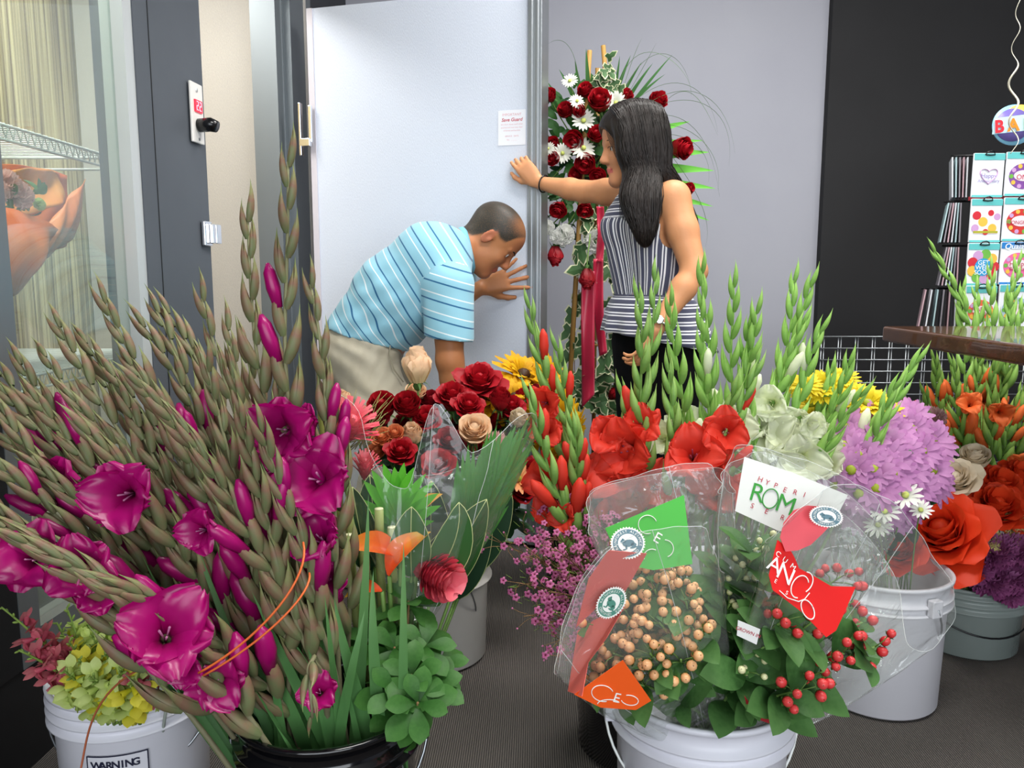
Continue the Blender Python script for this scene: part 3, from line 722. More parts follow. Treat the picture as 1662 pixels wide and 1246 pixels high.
    m = MB(); m.tube([pc+fd*.100*math.cos(2*PI*i/40)+sd_*.136*math.sin(2*PI*i/40) for i in range(41)], .0035, 6); m.build('waist_seam', mat('navy_cloth', '4C4E63', .8), top)
    # trousers
    p = SDF(.006); sidew(p, [wai+V((0, 0, -.03)), pel], [.085, .100], [.04, .055], .03)
    for i in (0, 1): p.chain([hp[i], kn[i], an[i]+V((0, 0, .01))], [.094, .064, .045], .03)
    sdf_obj('trousers', p, mat('black_trousers', '0B0B0F', .8, spec=.2), root, M=I)
    for i in (0, 1):
        q = SDF(.007); a_ = an[i]; q.cone(a_+V((.03, 0, -.04)), a_+V((-.08, -.03, -.045)), .035, .03, .02); q.cone(a_+V((-.08, -.03, -.045)), a_+V((-.14, -.05, -.05)), .033, .024, .02); q.cone(a_, a_+V((0, 0, -.04)), .036, .036, .02)
        q.cut((0, 0, .001), (0, 0, -1)); sdf_obj('shoe', q, mat('black_flat', '121214', .5), root, M=I)
    # hair: base volume and strands
    hm = mat('dark_brown_hair', '120D0B', .45, col2='241B17', scale=90, stretch=(1, 1, .04), bump=.9, bscale=160, spec=.35)
    hb = SDF(.005); q = lambda x, y, z: HM @ V((-x, y, z)); R = HM.to_3x3().normalized()
    hb.ell(q(0, -.020, .042), (.086, .106, .088), R, .02)
    hb.ell(q(0, .022, .056), (.076, .078, .070), R, .03)
    hb.cone(q(-.055, -.03, .02), q(-.05, -.03, -.10), .036, .028, .03)
    hb.cone(q(.0, -.06, .0), q(.0, -.065, -.10), .060, .052, .03)
    hb.ell(q(-.01, .105, -.045), (.088, .062, .110), R, .01, 0, 1)
    hb.ell(q(0, .118, .005), (.070, .050, .060), R, .012, 0, 1)
    rnd = random.Random(3); sm = MB(); N = 9
    def fall(u, off=0, j=0):
        """a hair path on the near side; u 0 = back of the head, 1 = by the cheek"""
        yl = lerp(-.085, .058, u)
        zz = lambda x: .040+(.084+off)*math.sqrt(max(.03, 1-(x/(.084+off))**2-((yl+.012)/(.112+off))**2))
        top = q(.006, yl, zz(.006)); a1 = q(.050, yl, zz(.050)); a2 = q(.076+off, yl, .045); a3 = q(.079+off, yl, -.03)
        a4 = q(.076+off, lerp(-.075, .040, u), -.09)
        if u > .3:
            w_ = (u-.3)/.7; b1 = P(lerp(1066, 1016, w_)+j, 318, 2.44-off); b2 = P(lerp(1063, 1026, w_)+j, 355, 2.43-off); b3 = P(lerp(1057, 1038, w_)+j*.8, 386+12*math.sin(w_*PI), 2.43-off)
        else:
            w_ = u/.3; b1 = P(lerp(1094, 1076, w_)+j, 292, 2.50-off); b2 = P(lerp(1112, 1098, w_)+j, 328, 2.505-off); b3 = P(lerp(1131, 1116, w_)+j, 366-14*w_, 2.50-off)
        return [top, a1, a2, a3, a4, b1, b2, b3]
    def smooth(p, n=18):
        out = []; p = [p[0]]+p+[p[-1]]
        for i in range(1, len(p)-2):
            for k in range(3):
                t = k/3; out.append(.5*((2*p[i])+(p[i+1]-p[i-1])*t+(2*p[i-1]-5*p[i]+4*p[i+1]-p[i+2])*t*t+(3*p[i]-p[i-1]-3*p[i+1]+p[i+2])*t**3))
        return out+[p[-1]]
    N = 13
    for i in range(N):
        u = i/(N-1); pp = smooth(fall(u)); hb.chain(pp, [tri(k/(len(pp)-1), .004, .008, .011, .014, .016, .016 if u > .3 else .012, .010 if u > .3 else .007, .002) for k in range(len(pp))], .02)
    hair = sdf_obj('hair', hb, hm, root, M=I)
    F, lo, hs = hb.F, hb.lo, hb.step
    def fd_(p):
        i = [int(round((p[k]-lo[k])/hs)) for k in range(3)]
        if min(i) < 1 or any(i[k] > F.shape[k]-2 for k in range(3)): return .06, V((0, 0, 0))
        g = V([float(F[tuple(i[k]+(1 if k == a else 0) for k in range(3))]-F[tuple(i[k]-(1 if k == a else 0) for k in range(3))]) for a in range(3)])
        return float(F[tuple(i)]), (g.normalized() if g.length > 1e-6 else V((0, 0, 0)))
    def lift(p, tgt):
        for _ in range(4):
            d, g = fd_(p)
            if d < tgt: p = p+g*min(tgt-d, .012)
        return p
    for i in range(620):
        u = rnd.random(); tg_ = rnd.uniform(.0005, .0035); p = [lift(a, tg_) for a in smooth(fall(u, rnd.uniform(.004, .012), rnd.uniform(-6, 6)))]; r = rnd.uniform(.0010, .0019)
        if rnd.random() < .5: p = p[:-rnd.randint(1, 4)]
        sm.tube(p, [r]*(len(p)-2)+[r*.6, r*.2], 3, cap=False)
    for i in range(10):
        f = i/9; sm.tube(smooth([q(.035+.03*f, .090-.02*f, .06), q(.050+.02*f, .088-.02*f, .02), q(.060+.01*f, .076-.02*f, -.03), q(.062, .055, -.09), P(1006+8*f, 325, 2.45), P(1006+14*f, 352+10*f, 2.44)]), .0009, 3, cap=False)
    sm.build('loose_strands', hm, hair)
    # bracelet and watch
    def ring(name, c, ax, r, rr, m): 
        ax = V(ax).normalized(); X = ax.orthogonal().normalized(); Y_ = ax.cross(X)
        return MB().tube([V(c)+(X*math.cos(2*PI*i/24)+Y_*math.sin(2*PI*i/24))*r for i in range(25)], rr, 6, cap=False).build(name, m, None)
    tag(ring('bracelet', lerp(elF, wrF, .90), wrF-elF, .030, .0028, BLACK), 'thin black band bracelet on the wrist that reaches to the door', 'bracelet')
    w_ = thing('wristwatch', 'small silver wristwatch on the hanging arm of the woman', 'watch', lerp(elN, wrN, .93)); bpy.context.view_layer.update(); WI = Matrix.Translation(-w_.location)
    wd = (wrN-elN).normalized()
    b = MB().tube([w_.location+(wd.orthogonal().normalized()*math.cos(2*PI*i/24)+wd.cross(wd.orthogonal().normalized())*math.sin(2*PI*i/24))*.0285 for i in range(25)], .0045, 6, cap=False, flat=1); b.build('strap', mat('silver_strap', 'C9C9C6', .25, 1), w_, M=WI)
    fn = V((-.35, -.9, .2)); fn = (fn-wd*fn.dot(wd)).normalized(); M_ = frame(w_.location+fn*.030, fn)
    MB().lathe([(.0001, .0), (.013, 0), (.014, .002), (.014, .005), (.0125, .007), (.0001, .007)], 20).build('case', mat('silver_case', 'D8D8D6', .2, 1), w_, M=WI @ M_)
    MB().lathe([(.0001, .0075), (.011, .0075)], 20).build('dial', mat('watch_dial', 'F2F0EA', .3), w_, M=WI @ M_)
    return root
MAN = man(); WOMAN = woman()
# ------------------------------------------------------------------ flower and leaf kit (meshes made once, shared by every copy)
rnd = random.Random(11)
def R_(a, b): return rnd.uniform(a, b)
CACHE = {}
def once(key, fn):
    if key not in CACHE: CACHE[key] = fn()
    return CACHE[key]
def petal(m, rf, hf, wf, ang, R=.6, nu=6, nv=6, ruf=0, rk=2.5, ph=0, mi=0, tilt=0, fold=0, back=0):
    """petal round the z axis: rf/hf(v) spine radius and height, wf(v) half width, R wrap radius (small = cupped)"""
    ca, sa = math.cos(ang), math.sin(ang)
    def fn(u, v):
        U = u*2-1; w_ = wf(v); r = rf(v); RR = max(R, .05); f = U*w_/RR
        x = r-(1-math.cos(f))*RR*(1 if not back else -1); y = math.sin(f)*RR; z = hf(v)+ruf*math.sin(rk*U*PI+ph)*v*v+fold*abs(U)*w_-tilt*U*w_
        return (x*ca-y*sa, x*sa+y*ca, z)
    m.grid(fn, nu, nv, mi)
def rosep(m, openn=.8, n=20, seed=0, mi=0):
    r_ = random.Random(seed); m.ball((0, 0, .34), (.16, .16, .30), 10, 8, mi)
    for i in range(n):
        t = (i+.5)/n; a = i*2.399+r_.uniform(-.15, .15); top = lerp(.13, .50*openn+.10, t**1.1); H = lerp(.78, .58-.15*openn, t)
        curl = (.02+.16*t*openn); bulge = lerp(.10, .30, t); base = lerp(.08, .12, t); Hc = H+r_.uniform(-.03, .03)
        rf = lambda v, b=base, q=bulge, tp=top, c=curl: b+(q-b)*math.sin(min(1, v*1.35)*PI/2)+(tp-q)*max(0, (v-.45)/.55)**1.6+c*max(0, v-.8)*2
        hf = lambda v, H=Hc, c=curl: H*(v**.9)-c*max(0, v-.78)**1.3*3.2+.03
        wf = lambda v, t=t: lerp(.24, .42, t)*min(1, (.35+v*1.0))*(1-max(0, v-.72)**2*9.5*.9)
        petal(m, rf, hf, wf, a, lerp(.16, .42, t), 6, 7, .018*openn, 1.5, r_.uniform(0, 6), mi)
    return m
def calyx(m, k=.1, H=.12, mi=0):
    m.lathe([(.03, -.16), (.07, -.13), (.10, -.06), (.085, .0), (.12, .06)], 10, mi, cap0=True)
    for i in range(5): petal(m, lambda v: .09+.20*v, lambda v: .02+.10*v-.26*v*v, lambda v: .05*(1-v)+.004, i*2*PI/5, .5, 2, 5, 0, mi=mi)
def daisy(m, n=22, layers=2, L=.5, w=.055, cup=.15, seed=1, droop=.0, mi=0):
    r_ = random.Random(seed)
    for l in range(layers):
        for i in range(n):
            a = 2*PI*(i+l*.5)/n+r_.uniform(-.05, .05); k = L*(1-.16*l)*r_.uniform(.9, 1.06); up = (cup+.20*l)*r_.uniform(.7, 1.4)
            petal(m, lambda v, k=k, up=up: .08+k*v*math.cos(up), lambda v, k=k, up=up: .02*l+k*math.sin(up)*v-.12*droop*v*v+.02*math.sin(v*PI), lambda v: w*(.45+.9*v)*(1-max(0, v-.7)**2*9), a, .08, 2, 5, 0, mi=mi)
    return m
def carnp(m, n=46, seed=2, mi=0, flat=.8):
    r_ = random.Random(seed)
    for i in range(n):
        t = ((i+.5)/n)**.6; a = i*2.399; el = lerp(1.45, .12, t); L = .5*r_.uniform(.88, 1.08)
        petal(m, lambda v, e=el, L=L: L*v*math.cos(e*(.6+.4*v)), lambda v, e=el, L=L: .05+L*flat*v*math.sin(e), lambda v: .12*v**.7+.01, a, .5, 8, 4, .085, 5.0, r_.uniform(0, 6), mi)
    return m
def gladp(m, openn=1.0, seed=3, mi=0):
    """trumpet flower: base at the origin, mouth up z, petals flaring"""
    r_ = random.Random(seed)
    for i in range(6):
        inner = i % 2; a = i*PI/3+r_.uniform(-.08, .08); k = (1.0 if inner else 1.08)*r_.uniform(.92, 1.08); fl = openn*r_.uniform(.85, 1.15)
        rf = lambda v, f=fl, k=k: .04+.10*v+.62*k*f*max(0, v-.30)**1.25; hf = lambda v, f=fl, k=k: (.78-.10*f)*k*math.sin(min(v*1.25, 1.3)*PI/2.6)-.10*f*max(0, v-.7)*1.5
        wf = lambda v, k=k: (.05+.34*k*math.sin(min(1, v*1.08)**1.25*PI*.80))*1.0*(1-max(0, v-.85)**2*26)
        petal(m, rf, hf, wf, a, .48, 8, 10, .085, 2.9, r_.uniform(0, 6), mi, fold=-.02)
    return m
def gladthroat(m, mi=0):
    for i in range(3): m.tube([(0, 0, .1), (.03*math.cos(i*2.1), .03*math.sin(i*2.1), .35), (.07*math.cos(i*2.1), .07*math.sin(i*2.1), .55)], [.012, .010, .016], 5, mi)
    return m
def budp(m, tipcol=False, mi=0):
    """pointed two-valve sheath, length 1 along z, leaning bulge on +x"""
    def sh(sgn, w0, L, off):
        def fn(u, v):
            a = (u-.5)*PI*1.25; r = w0*math.sin(min(1, v+.07)**.68*PI)**.9 if v < .98 else .003
            return (off*math.sin(v*PI)+sgn*math.cos(a)*r*.80, math.sin(a)*r, v*L)
        m.grid(fn, 7, 8, mi)
    sh(1, .125, 1.0, .05); sh(-1, .112, .80, .02)
    return m
def leafp(m, L=1, w=.12, bend=.3, fold=.25, mi=0, nv=10, shape=1.0, tw=0, ruf=0):
    """leaf along z, face towards +x"""
    def fn(u, v):
        U = u*2-1; ww = w*math.sin(min(1, v**shape*.97+.03)*PI)**.8; a = tw*v; x = -bend*v*v*L; y = U*ww; f = fold*abs(U)*ww+ruf*math.sin(v*25)*abs(U)
        return (x+f*math.cos(a)+y*math.sin(a), y*math.cos(a), v*L*(1-.25*bend*v))
    m.grid(fn, 4, nv, mi); return m
def blade(m, pts, w, nrm, fold=.2, mi=0):
    """sword leaf following points"""
    pts = [V(p) for p in pts]; N = len(pts)-1; nrm = V(nrm)
    def fn(u, v):
        i = min(int(v*N), N-1); p = pts[i].lerp(pts[i+1], v*N-i); t = (pts[min(i+1, N)]-pts[max(0, i-1)]).normalized(); s_ = t.cross(nrm).normalized(); U = u*2-1
        ww = w*(min(1, .55+v*1.2))*(1-v**3.2); return p+s_*U*ww+nrm*abs(U)*ww*fold
    m.grid(fn, 2, N*2, mi); return m
def path_at(pts, t):
    x = max(0, min(.9999, t))*(len(pts)-1); i = int(x); d = (pts[i+1]-pts[i]).normalized(); return pts[i].lerp(pts[i+1], x-i), d
def gmat(name, c0, c1, c2=None, rough=.55, axis=2, noise=.35, scale=8, sss=.0, p=(.2, .8), spec=.4, thru=.35):
    """colour along the part's own z with noise; petals and leaves let some light through"""
    m = mat(name, c0, rough, spec=spec); nt = m.node_tree; b = nt.nodes['Principled BSDF']
    tc = nt.nodes.new('ShaderNodeTexCoord'); sp = nt.nodes.new('ShaderNodeSeparateXYZ'); nt.links.new(tc.outputs['Object'], sp.inputs[0])
    n = nt.nodes.new('ShaderNodeTexNoise'); n.inputs['Scale'].default_value = scale; n.inputs['Detail'].default_value = 3; nt.links.new(tc.outputs['Object'], n.inputs[0])
    ad = nt.nodes.new('ShaderNodeMath'); ad.operation = 'MULTIPLY_ADD'; ad.inputs[1].default_value = noise*2; nt.links.new(n.outputs[0], ad.inputs[0])
    s2 = nt.nodes.new('ShaderNodeMath'); s2.operation = 'SUBTRACT'; s2.inputs[1].default_value = noise; nt.links.new(sp.outputs[axis], s2.inputs[0]); nt.links.new(s2.outputs[0], ad.inputs[2])
    r = nt.nodes.new('ShaderNodeValToRGB'); nt.links.new(ad.outputs[0], r.inputs[0]); e = r.color_ramp.elements; e[0].position = p[0]; e[1].position = p[1]
    e[0].color = srgb(c0); e[1].color = srgb(c2 or c1)
    if c2: x = e.new((p[0]+p[1])/2); x.color = srgb(c1)
    nt.links.new(r.outputs[0], b.inputs['Base Color'])
    if thru:
        tr = nt.nodes.new('ShaderNodeBsdfTranslucent'); mx = nt.nodes.new('ShaderNodeMixShader'); mx.inputs[0].default_value = thru
        nt.links.new(r.outputs[0], tr.inputs[0]); nt.links.new(b.outputs[0], mx.inputs[1]); nt.links.new(tr.outputs[0], mx.inputs[2])
        nt.links.new(mx.outputs[0], nt.nodes['Material Output'].inputs[0])
    return m
STEMG = gmat('stem_green', '5E7F3E', '6F9148', thru=0, scale=30)
LEAFG = gmat('leaf_green', '2E5A2A', '3F7436', rough=.4, scale=10)
LEAFD = gmat('dark_leaf', '1E3D22', '2C5530', rough=.4, scale=10)
LEAFB = gmat('blade_green', '4A7E44', '6E9E5E', rough=.45, scale=9, p=(.1, 1))
SEPAL = gmat('sepal_green', '4E7436', '7E9C50', thru=.2)

def stem_thing(name, label, cat, pts, group, rad=(.004, .003), smat=None, n=6):
    """an Empty at the foot of the stem with the stem as first part; returns (thing, inverse matrix)"""
    t = thing(name, label, cat, pts[0], group); I = Matrix.Translation(-V(pts[0]))
    MB().tube(pts, [lerp(rad[0], rad[1], i/(len(pts)-1)) for i in range(len(pts))], n).build('stem', smat or STEMG, t, M=I)
    return t, I
TOCAM = lambda p: (V((0, -.02, CAMZ))-p).normalized()

def make_glad(label, group, tip, foot, bend, K, flowers=(), s0=.45, nb=14, bl=.075, leaves=2, pop=.2, seed=0, rad=.0055, side0=None):
    """gladiolus: K = dict(bract, col, petal, stem) of materials"""
    r_ = random.Random(seed*31+5); foot = V(foot); tip = V(tip); mid = foot.lerp(tip, .5)+V(bend)
    pts = bez([foot, foot.lerp(mid, .6)+V((0, 0, .05)), mid, tip.lerp(mid, .35)+V(bend)*.3, tip], 22)
    for i, p in enumerate(pts): p += V((math.sin(i*.9+seed), math.cos(i*1.3+seed), 0))*.0025
    t, I = stem_thing('gladiolus', label, 'flower', pts, group, (rad, .0022), K['stem'])
    L = sum((pts[i+1]-pts[i]).length for i in range(len(pts)-1))
    plain = once('bud'+K['k'], lambda: budp(MB()).mesh('bud', K['bract']))
    def popm():
        m = budp(MB()); m.tube([(.02, 0, .5), (.06, 0, .85), (.09, 0, 1.12), (.10, 0, 1.28)], [.08, .13, .11, .03], 8, 1); return m.mesh('bud', [K['bract'], K['petal']])
    pop_ = once('budpop'+K['k'], popm)
    for i in range(nb):
        s_ = s0+(1-s0)*(i/(nb-1))**.92*.985; p, d = path_at(pts, s_); f = i/(nb-1)
        side = (d.cross(TOCAM(p))).normalized() if side0 is None else V(side0)
        side = Quaternion(d, r_.uniform(-.55, .55)) @ side
        side *= 1 if i % 2 else -1
        a = lerp(.25, .05, f)+r_.uniform(-.06, .08); z = (d*math.cos(a)+side*math.sin(a)).normalized(); ln = bl*lerp(1.12, .62, f)*r_.uniform(.9, 1.1)
        me = pop_ if (f < .62 and r_.random() < pop) else plain
        link('bud', me, t, I @ frame(p+side*.002, z, side) @ S(ln) @ Matrix.Diagonal((lerp(1.15, .85, f), lerp(1.15, .85, f), 1, 1)))
    for j, (px, py, sz) in enumerate(flowers):
        # put the flower at its pixel, next to the stem
        best = min(range(2, 22), key=lambda q: abs(proj(pts[q])[0]-px)+abs(proj(pts[q])[1]-py)); s_ = pts[best]
        c = P(px, py, s_.y-.045); d = (c-s_); 
        if d.length > .09: c = s_+d.normalized()*.09; c = P(px, py, c.y) if (P(px, py, c.y)-s_).length < .14 else c
        v_ = ((c-s_).normalized()*.6+TOCAM(c)*.75+V((0, 0, .05))).normalized()
        v_ = (v_+V((r_.uniform(-.3, .3), 0, r_.uniform(-.3, .3)))).normalized()
        vv = j % 3; me = once('glad%d' % vv+K['k'], lambda: gladp(MB(), (1.0, .75, 1.12)[vv], 3+vv).mesh('flower', K['petal']))
        k = sz/FPX*c.y*1.02; M = frame(c-v_*k*.55, v_, V((r_.uniform(-1, 1), r_.uniform(-1, 1), r_.uniform(-1, 1)))) @ S(k)
        fl = link('flower', me, t, I @ M)
        link('stamens', once('throat'+K['k'], lambda: gladthroat(MB()).mesh('stamens', K['throat'])), fl)
    for j in range(leaves):
        a = r_.uniform(0, 6.28); e = pts[int(r_.uniform(8, 14))]+V((math.cos(a), math.sin(a)*.6, 0))*r_.uniform(.02, .07)
        o = V((r_.uniform(-.015, .015), r_.uniform(-.015, .015), 0)); m_ = foot.lerp(e, .5)+V((math.cos(a), math.sin(a), 0))*.012
        blade(MB(), bez([foot+o, m_+o, e], 9), r_.uniform(.006, .011), TOCAM(e)).build('leaf', K.get('leaf', LEAFB), t, M=I)
    return t
def proj(p):
    d = V(p)-V((0, 0, CAMZ)); z = d.y*math.cos(PITCH)-d.z*math.sin(PITCH); y = d.y*math.sin(PITCH)+d.z*math.cos(PITCH)
    return (831+FPX*d.x/z, 623-FPX*y/z)
def kinds(k, bract, petal_, stem, throat): return dict(k=k, bract=bract, petal=petal_, stem=stem, throat=throat)
MAG = gmat('magenta_petal', '5E0334', '960656', 'AC0A6C', rough=.32, spec=.6, scale=3, noise=.15, p=(.1, .55), thru=.3)
K_MAG = kinds('m', gmat('mauve_bract', '68724C', '80604E', '7C8C54', rough=.5, noise=.65, scale=3.5, p=(.05, .95), thru=.1), MAG,
              gmat('mauve_stem', '6E6A52', '7C7C5A', thru=0), gmat('pale_anther', 'B96A9C', 'C98AB0'))
K_RED = kinds('r', gmat('green_bract', '6F9A48', '8CB45C', '9DBE68', rough=.5, scale=5, thru=.2), gmat('scarlet_petal', 'E8705C', 'DE3426', 'E4402E', scale=3, noise=.15, p=(.1, .6)),
              STEMG, gmat('red_anther', '8E3A50', 'B0405A'))
K_WHT = kinds('w', gmat('lime_bract', '86B658', '9CCB64', 'AED876', rough=.5, scale=5, thru=.25), gmat('cream_petal', 'D2E688', 'ECF4C2', 'F6FADE', scale=3, noise=.15, p=(.1, .5), rough=.6, thru=.45),
              gmat('lime_stem', '7FAE52', '93C05E', thru=0), gmat('cream_anther', 'D8DCA8', 'E6E8B8'))
K_ORG = kinds('o', gmat('olive_bract', '6A9440', '82AA4C', '92B456', rough=.5, scale=5, thru=.2), gmat('orange_petal', 'D4501A', 'E8642A', 'EC7436', scale=3, noise=.15, p=(.1, .6)),
              STEMG, gmat('orange_anther', 'B05020', 'C06030'))

# ------------------------------------------------------------------ buckets
def bucket(label, c, r_top, h, m, ribs=3, handle=None, r_bot=None, clear=False, group='flower buckets'):
    t = thing('bucket', label, 'bucket', c); rb = r_bot or r_top*.90; th = .003
    prof = [(.0001, .004), (rb-.006, .004), (rb, .010)]
    z0 = h-.075; prof += [(lerp(rb, r_top*.955, z0/h), z0)]
    for i in range(ribs):
        z = z0+.004+i*.021; r = r_top*.957; prof += [(r, z), (r+.010, z+.002), (r+.010, z+.006), (r, z+.009)]
    prof += [(r_top*.96, h-.012), (r_top+.002, h-.010), (r_top+.003, h-.002), (r_top, h), (r_top-.006, h), (r_top*.955-.005, h-.02), (rb-.006, .012), (.0001, .012)]
    MB().lathe(prof, 56).build('shell', m, t)
    if handle:
        ang, drop, hm = handle; ca = V((math.cos(ang), math.sin(ang), 0)); cb = V((-math.sin(ang), math.cos(ang), 0))
        pts = [ca*math.cos(a)*(r_top+.014)+cb*(-math.sin(a))*(r_top+.016)*math.cos(drop)+V((0, 0, h-.045-math.sin(a)*(r_top+.016)*math.sin(drop))) for a in [PI*i/24 for i in range(25)]]
        MB().tube(pts, .0024, 6).build('handle', hm, t)
        for sg in (1, -1):
            p = ca*sg*(r_top+.006); bevel(MB().box((0, 0, 0), (.018, .030, .042)).build('ear', m, t, False, M=Matrix.Translation(p+V((0, 0, h-.045))) @ Matrix.Rotation(ang, 4, 'Z')), .003)
    return t
WHITEB = mat('white_bucket_plastic', 'DEDEE6', .35, col2='D2D2DC', scale=6, spec=.4)
GREYB = mat('grey_white_bucket', 'BDB9B4', .45, col2='C9C6C0', scale=5)
BLACKB = mat('black_bucket_plastic', '0A0A0D', .12, coat=.3)
CLEARB = mat('smoky_bucket', '8F9995', .25, col2='7F8A86', scale=5, alpha=.75)
bk_snap = V((P(215, 1110, 1.50).x, 1.50, .275)); bk_blk = V((P(533, 1120, 1.25).x, 1.25, .35)); bk_hyp = V((P(1139, 1110, 1.30).x, 1.30, .352)); bk_rose = P(704, 893, 2.12); bk_mum = P(1432, 918, 1.90); bk_clr = P(1572, 930, 2.19); bk_red = P(1040, 1000, 1.68)
B1 = bucket('white ribbed bucket at lower left, holding the yellow snapdragons', (bk_snap.x, bk_snap.y, 0), .150, bk_snap.z, WHITEB, 3, (.05, 1.0, STEEL))
B2 = bucket('glossy black bucket at front holding the magenta gladioli', (bk_blk.x, bk_blk.y, 0), .152, bk_blk.z, BLACKB, 2, (.0, 1.15, STEEL))
B3 = bucket('white ribbed bucket at front holding the sleeved berry stems', (bk_hyp.x, bk_hyp.y, 0), .154, bk_hyp.z, WHITEB, 2, (.0, 1.15, WIRE_W))
B4 = bucket('off white bucket behind, holding the roses', (bk_rose.x, bk_rose.y, 0), .158, bk_rose.z, GREYB, 1, (2.2, 1.1, STEEL))
B5 = bucket('white bucket behind the berry sleeves, holding the lilac chrysanthemums', (bk_mum.x, bk_mum.y, 0), .158, bk_mum.z, mat('plain_white_bucket', 'D2D1D6', .4, col2='C9C8CE', scale=5), 2, (1.9, 1.1, STEEL))
B6 = bucket('small smoky clear bucket with wire handle, holding the orange roses', (bk_clr.x, bk_clr.y, 0), .150, bk_clr.z, CLEARB, 3, (.1, .55, BLACK))
B7 = bucket('black bucket hidden behind the pink waxflowers, holding the red gladioli', (bk_red.x, bk_red.y, 0), .15, .30, BLACKB, 2, (1.9, 1.1, STEEL))
bk_org = V((1.62, 2.62, .3)); B8 = bucket('grey bucket behind the wooden table, holding the orange gladioli', (bk_org.x, bk_org.y, 0), .15, .34, GREYB, 1, (2.2, 1.1, STEEL))
bk_wht = V((.55, 1.95, .3)); B9 = bucket('white bucket hidden behind the berry sleeves, holding the cream gladioli', (bk_wht.x, bk_wht.y, 0), .15, .32, WHITEB, 1, (2.2, 1.1, STEEL))
# warning label on the snapdragon bucket
lb = MB(); rr = .144
def lab(u, v): a = -1.72+u*.75; return (math.cos(a)*rr, math.sin(a)*rr, lerp(.05, .175, v))
lb.grid(lab, 10, 1); ob = lb.build('warning_label', mat('label_white', 'D6D6DE', .5), B1)
def onb(u, z, s, size, m):
    a = -1.72+u*.75; p = V((math.cos(a)*(rr+.0012), math.sin(a)*(rr+.0012), z)); n = V((math.cos(a), math.sin(a), 0)); x = V((-math.sin(a), math.cos(a), 0))
    text(s, size, m, ob, basis(p, x, V((0, 0, 1)), n), bold=.0006)
NAVY = mat('navy_print', '1E2038', .5)
for k, ch in enumerate('WARNING'): onb(.17+k*.105, .157, ch, .020, NAVY)
for k, ch in enumerate('AVISO'): onb(.25+k*.105, .132, ch, .014, NAVY)
fr_ = MB()
for u0, u1, z0, z1 in ((0, 1, .176, .1735), (0, 1, .05, .0525), (0, .02, .05, .176), (.98, 1, .05, .176)):
    fr_.grid(lambda u, v: (math.cos(-1.72+lerp(u0, u1, u)*.75)*(rr+.0008), math.sin(-1.72+lerp(u0, u1, u)*.75)*(rr+.0008), lerp(z0, z1, v)), 8, 1)
fr_.build('label_border', NAVY, ob)
# ------------------------------------------------------------------ gladioli
def foot_in(c, i, n, r=.10, z=.05):
    a = i*2.399; q = r*math.sqrt((i+.5)/n); return V((c.x+q*math.cos(a), c.y+q*math.sin(a), z))
# (tip px, tip py, Y, flowers[(px, py, size px)], bend x)
MG = [(167, 488, 1.30, [], -.02), (93, 528, 1.42, [], -.04), (135, 555, 1.48, [], .0), (231, 528, 1.38, [], .02), (256, 505, 1.42, [], .0), (272, 506, 1.46, [], .03),
 (327, 484, 1.36, [(330, 850, 60)], .0), (366, 531, 1.40, [], .02), (400, 353, 1.30, [], -.05), (468, 262, 1.22, [(455, 700, 105)], -.03), (506, 461, 1.26, [(510, 775, 125), (515, 872, 95)], .02),
 (523, 589, 1.28, [(492, 692, 62), (532, 940, 75)], .03), (337, 597, 1.20, [], .0), (374, 609, 1.24, [], .01), (29, 589, 1.45, [], -.06), (70, 577, 1.50, [], -.03), (8, 640, 1.40, [], -.06),
 (162, 609, 1.50, [], .0), (182, 609, 1.44, [], .02), (57, 650, 1.34, [(85, 790, 92)], -.05), (3, 672, 1.30, [], -.06), (115, 650, 1.22, [], -.02), (142, 703, 1.16, [(198, 805, 108)], .0), (211, 590, 1.28, [], .02), (226, 626, 1.22, [], .03),
 (391, 686, 1.14, [(322, 862, 70)], .03), (420, 697, 1.15, [], .02), (-30, 740, 1.20, [], -.04), (-25, 812, 1.14, [(48, 905, 105)], -.02), (4, 856, 1.10, [(128, 925, 100), (158, 962, 80)], .0), (40, 880, 1.06, [], .02), (97, 905, 1.05, [(268, 1025, 140)], .03),
 (190, 952, 1.03, [(352, 1108, 85), (300, 1085, 70)], .03), (450, 600, 1.30, [], .0), (300, 700, 1.12, [], .03), (60, 760, 1.26, [], -.02), (-10, 590, 1.52, [], -.04), (15, 720, 1.46, [], -.03), (205, 660, 1.40, [], .0), (310, 560, 1.45, [], 0), (395, 560, 1.36, [], 0)]
for i, (px, py, Y, fl, b) in enumerate(MG):
    low = py > 800 and px < 250
    lab = 'magenta gladiolus still in brown green bud'
    if fl: lab = 'magenta gladiolus with %s open' % ('one flower' if len(fl) == 1 else 'two flowers')
    make_glad(lab, 'magenta gladioli with open flowers' if fl else 'magenta gladioli in bud', P(px, py, Y), foot_in(bk_blk, i, len(MG), .085, .06), (b, -.02 if low else .02, .10 if px < 300 else .03), K_MAG, fl, .34 if px < 300 else .38, 16 if Y < 1.35 else 14, R_(.092, .108), 2 if px > 100 else 1, .16, i)
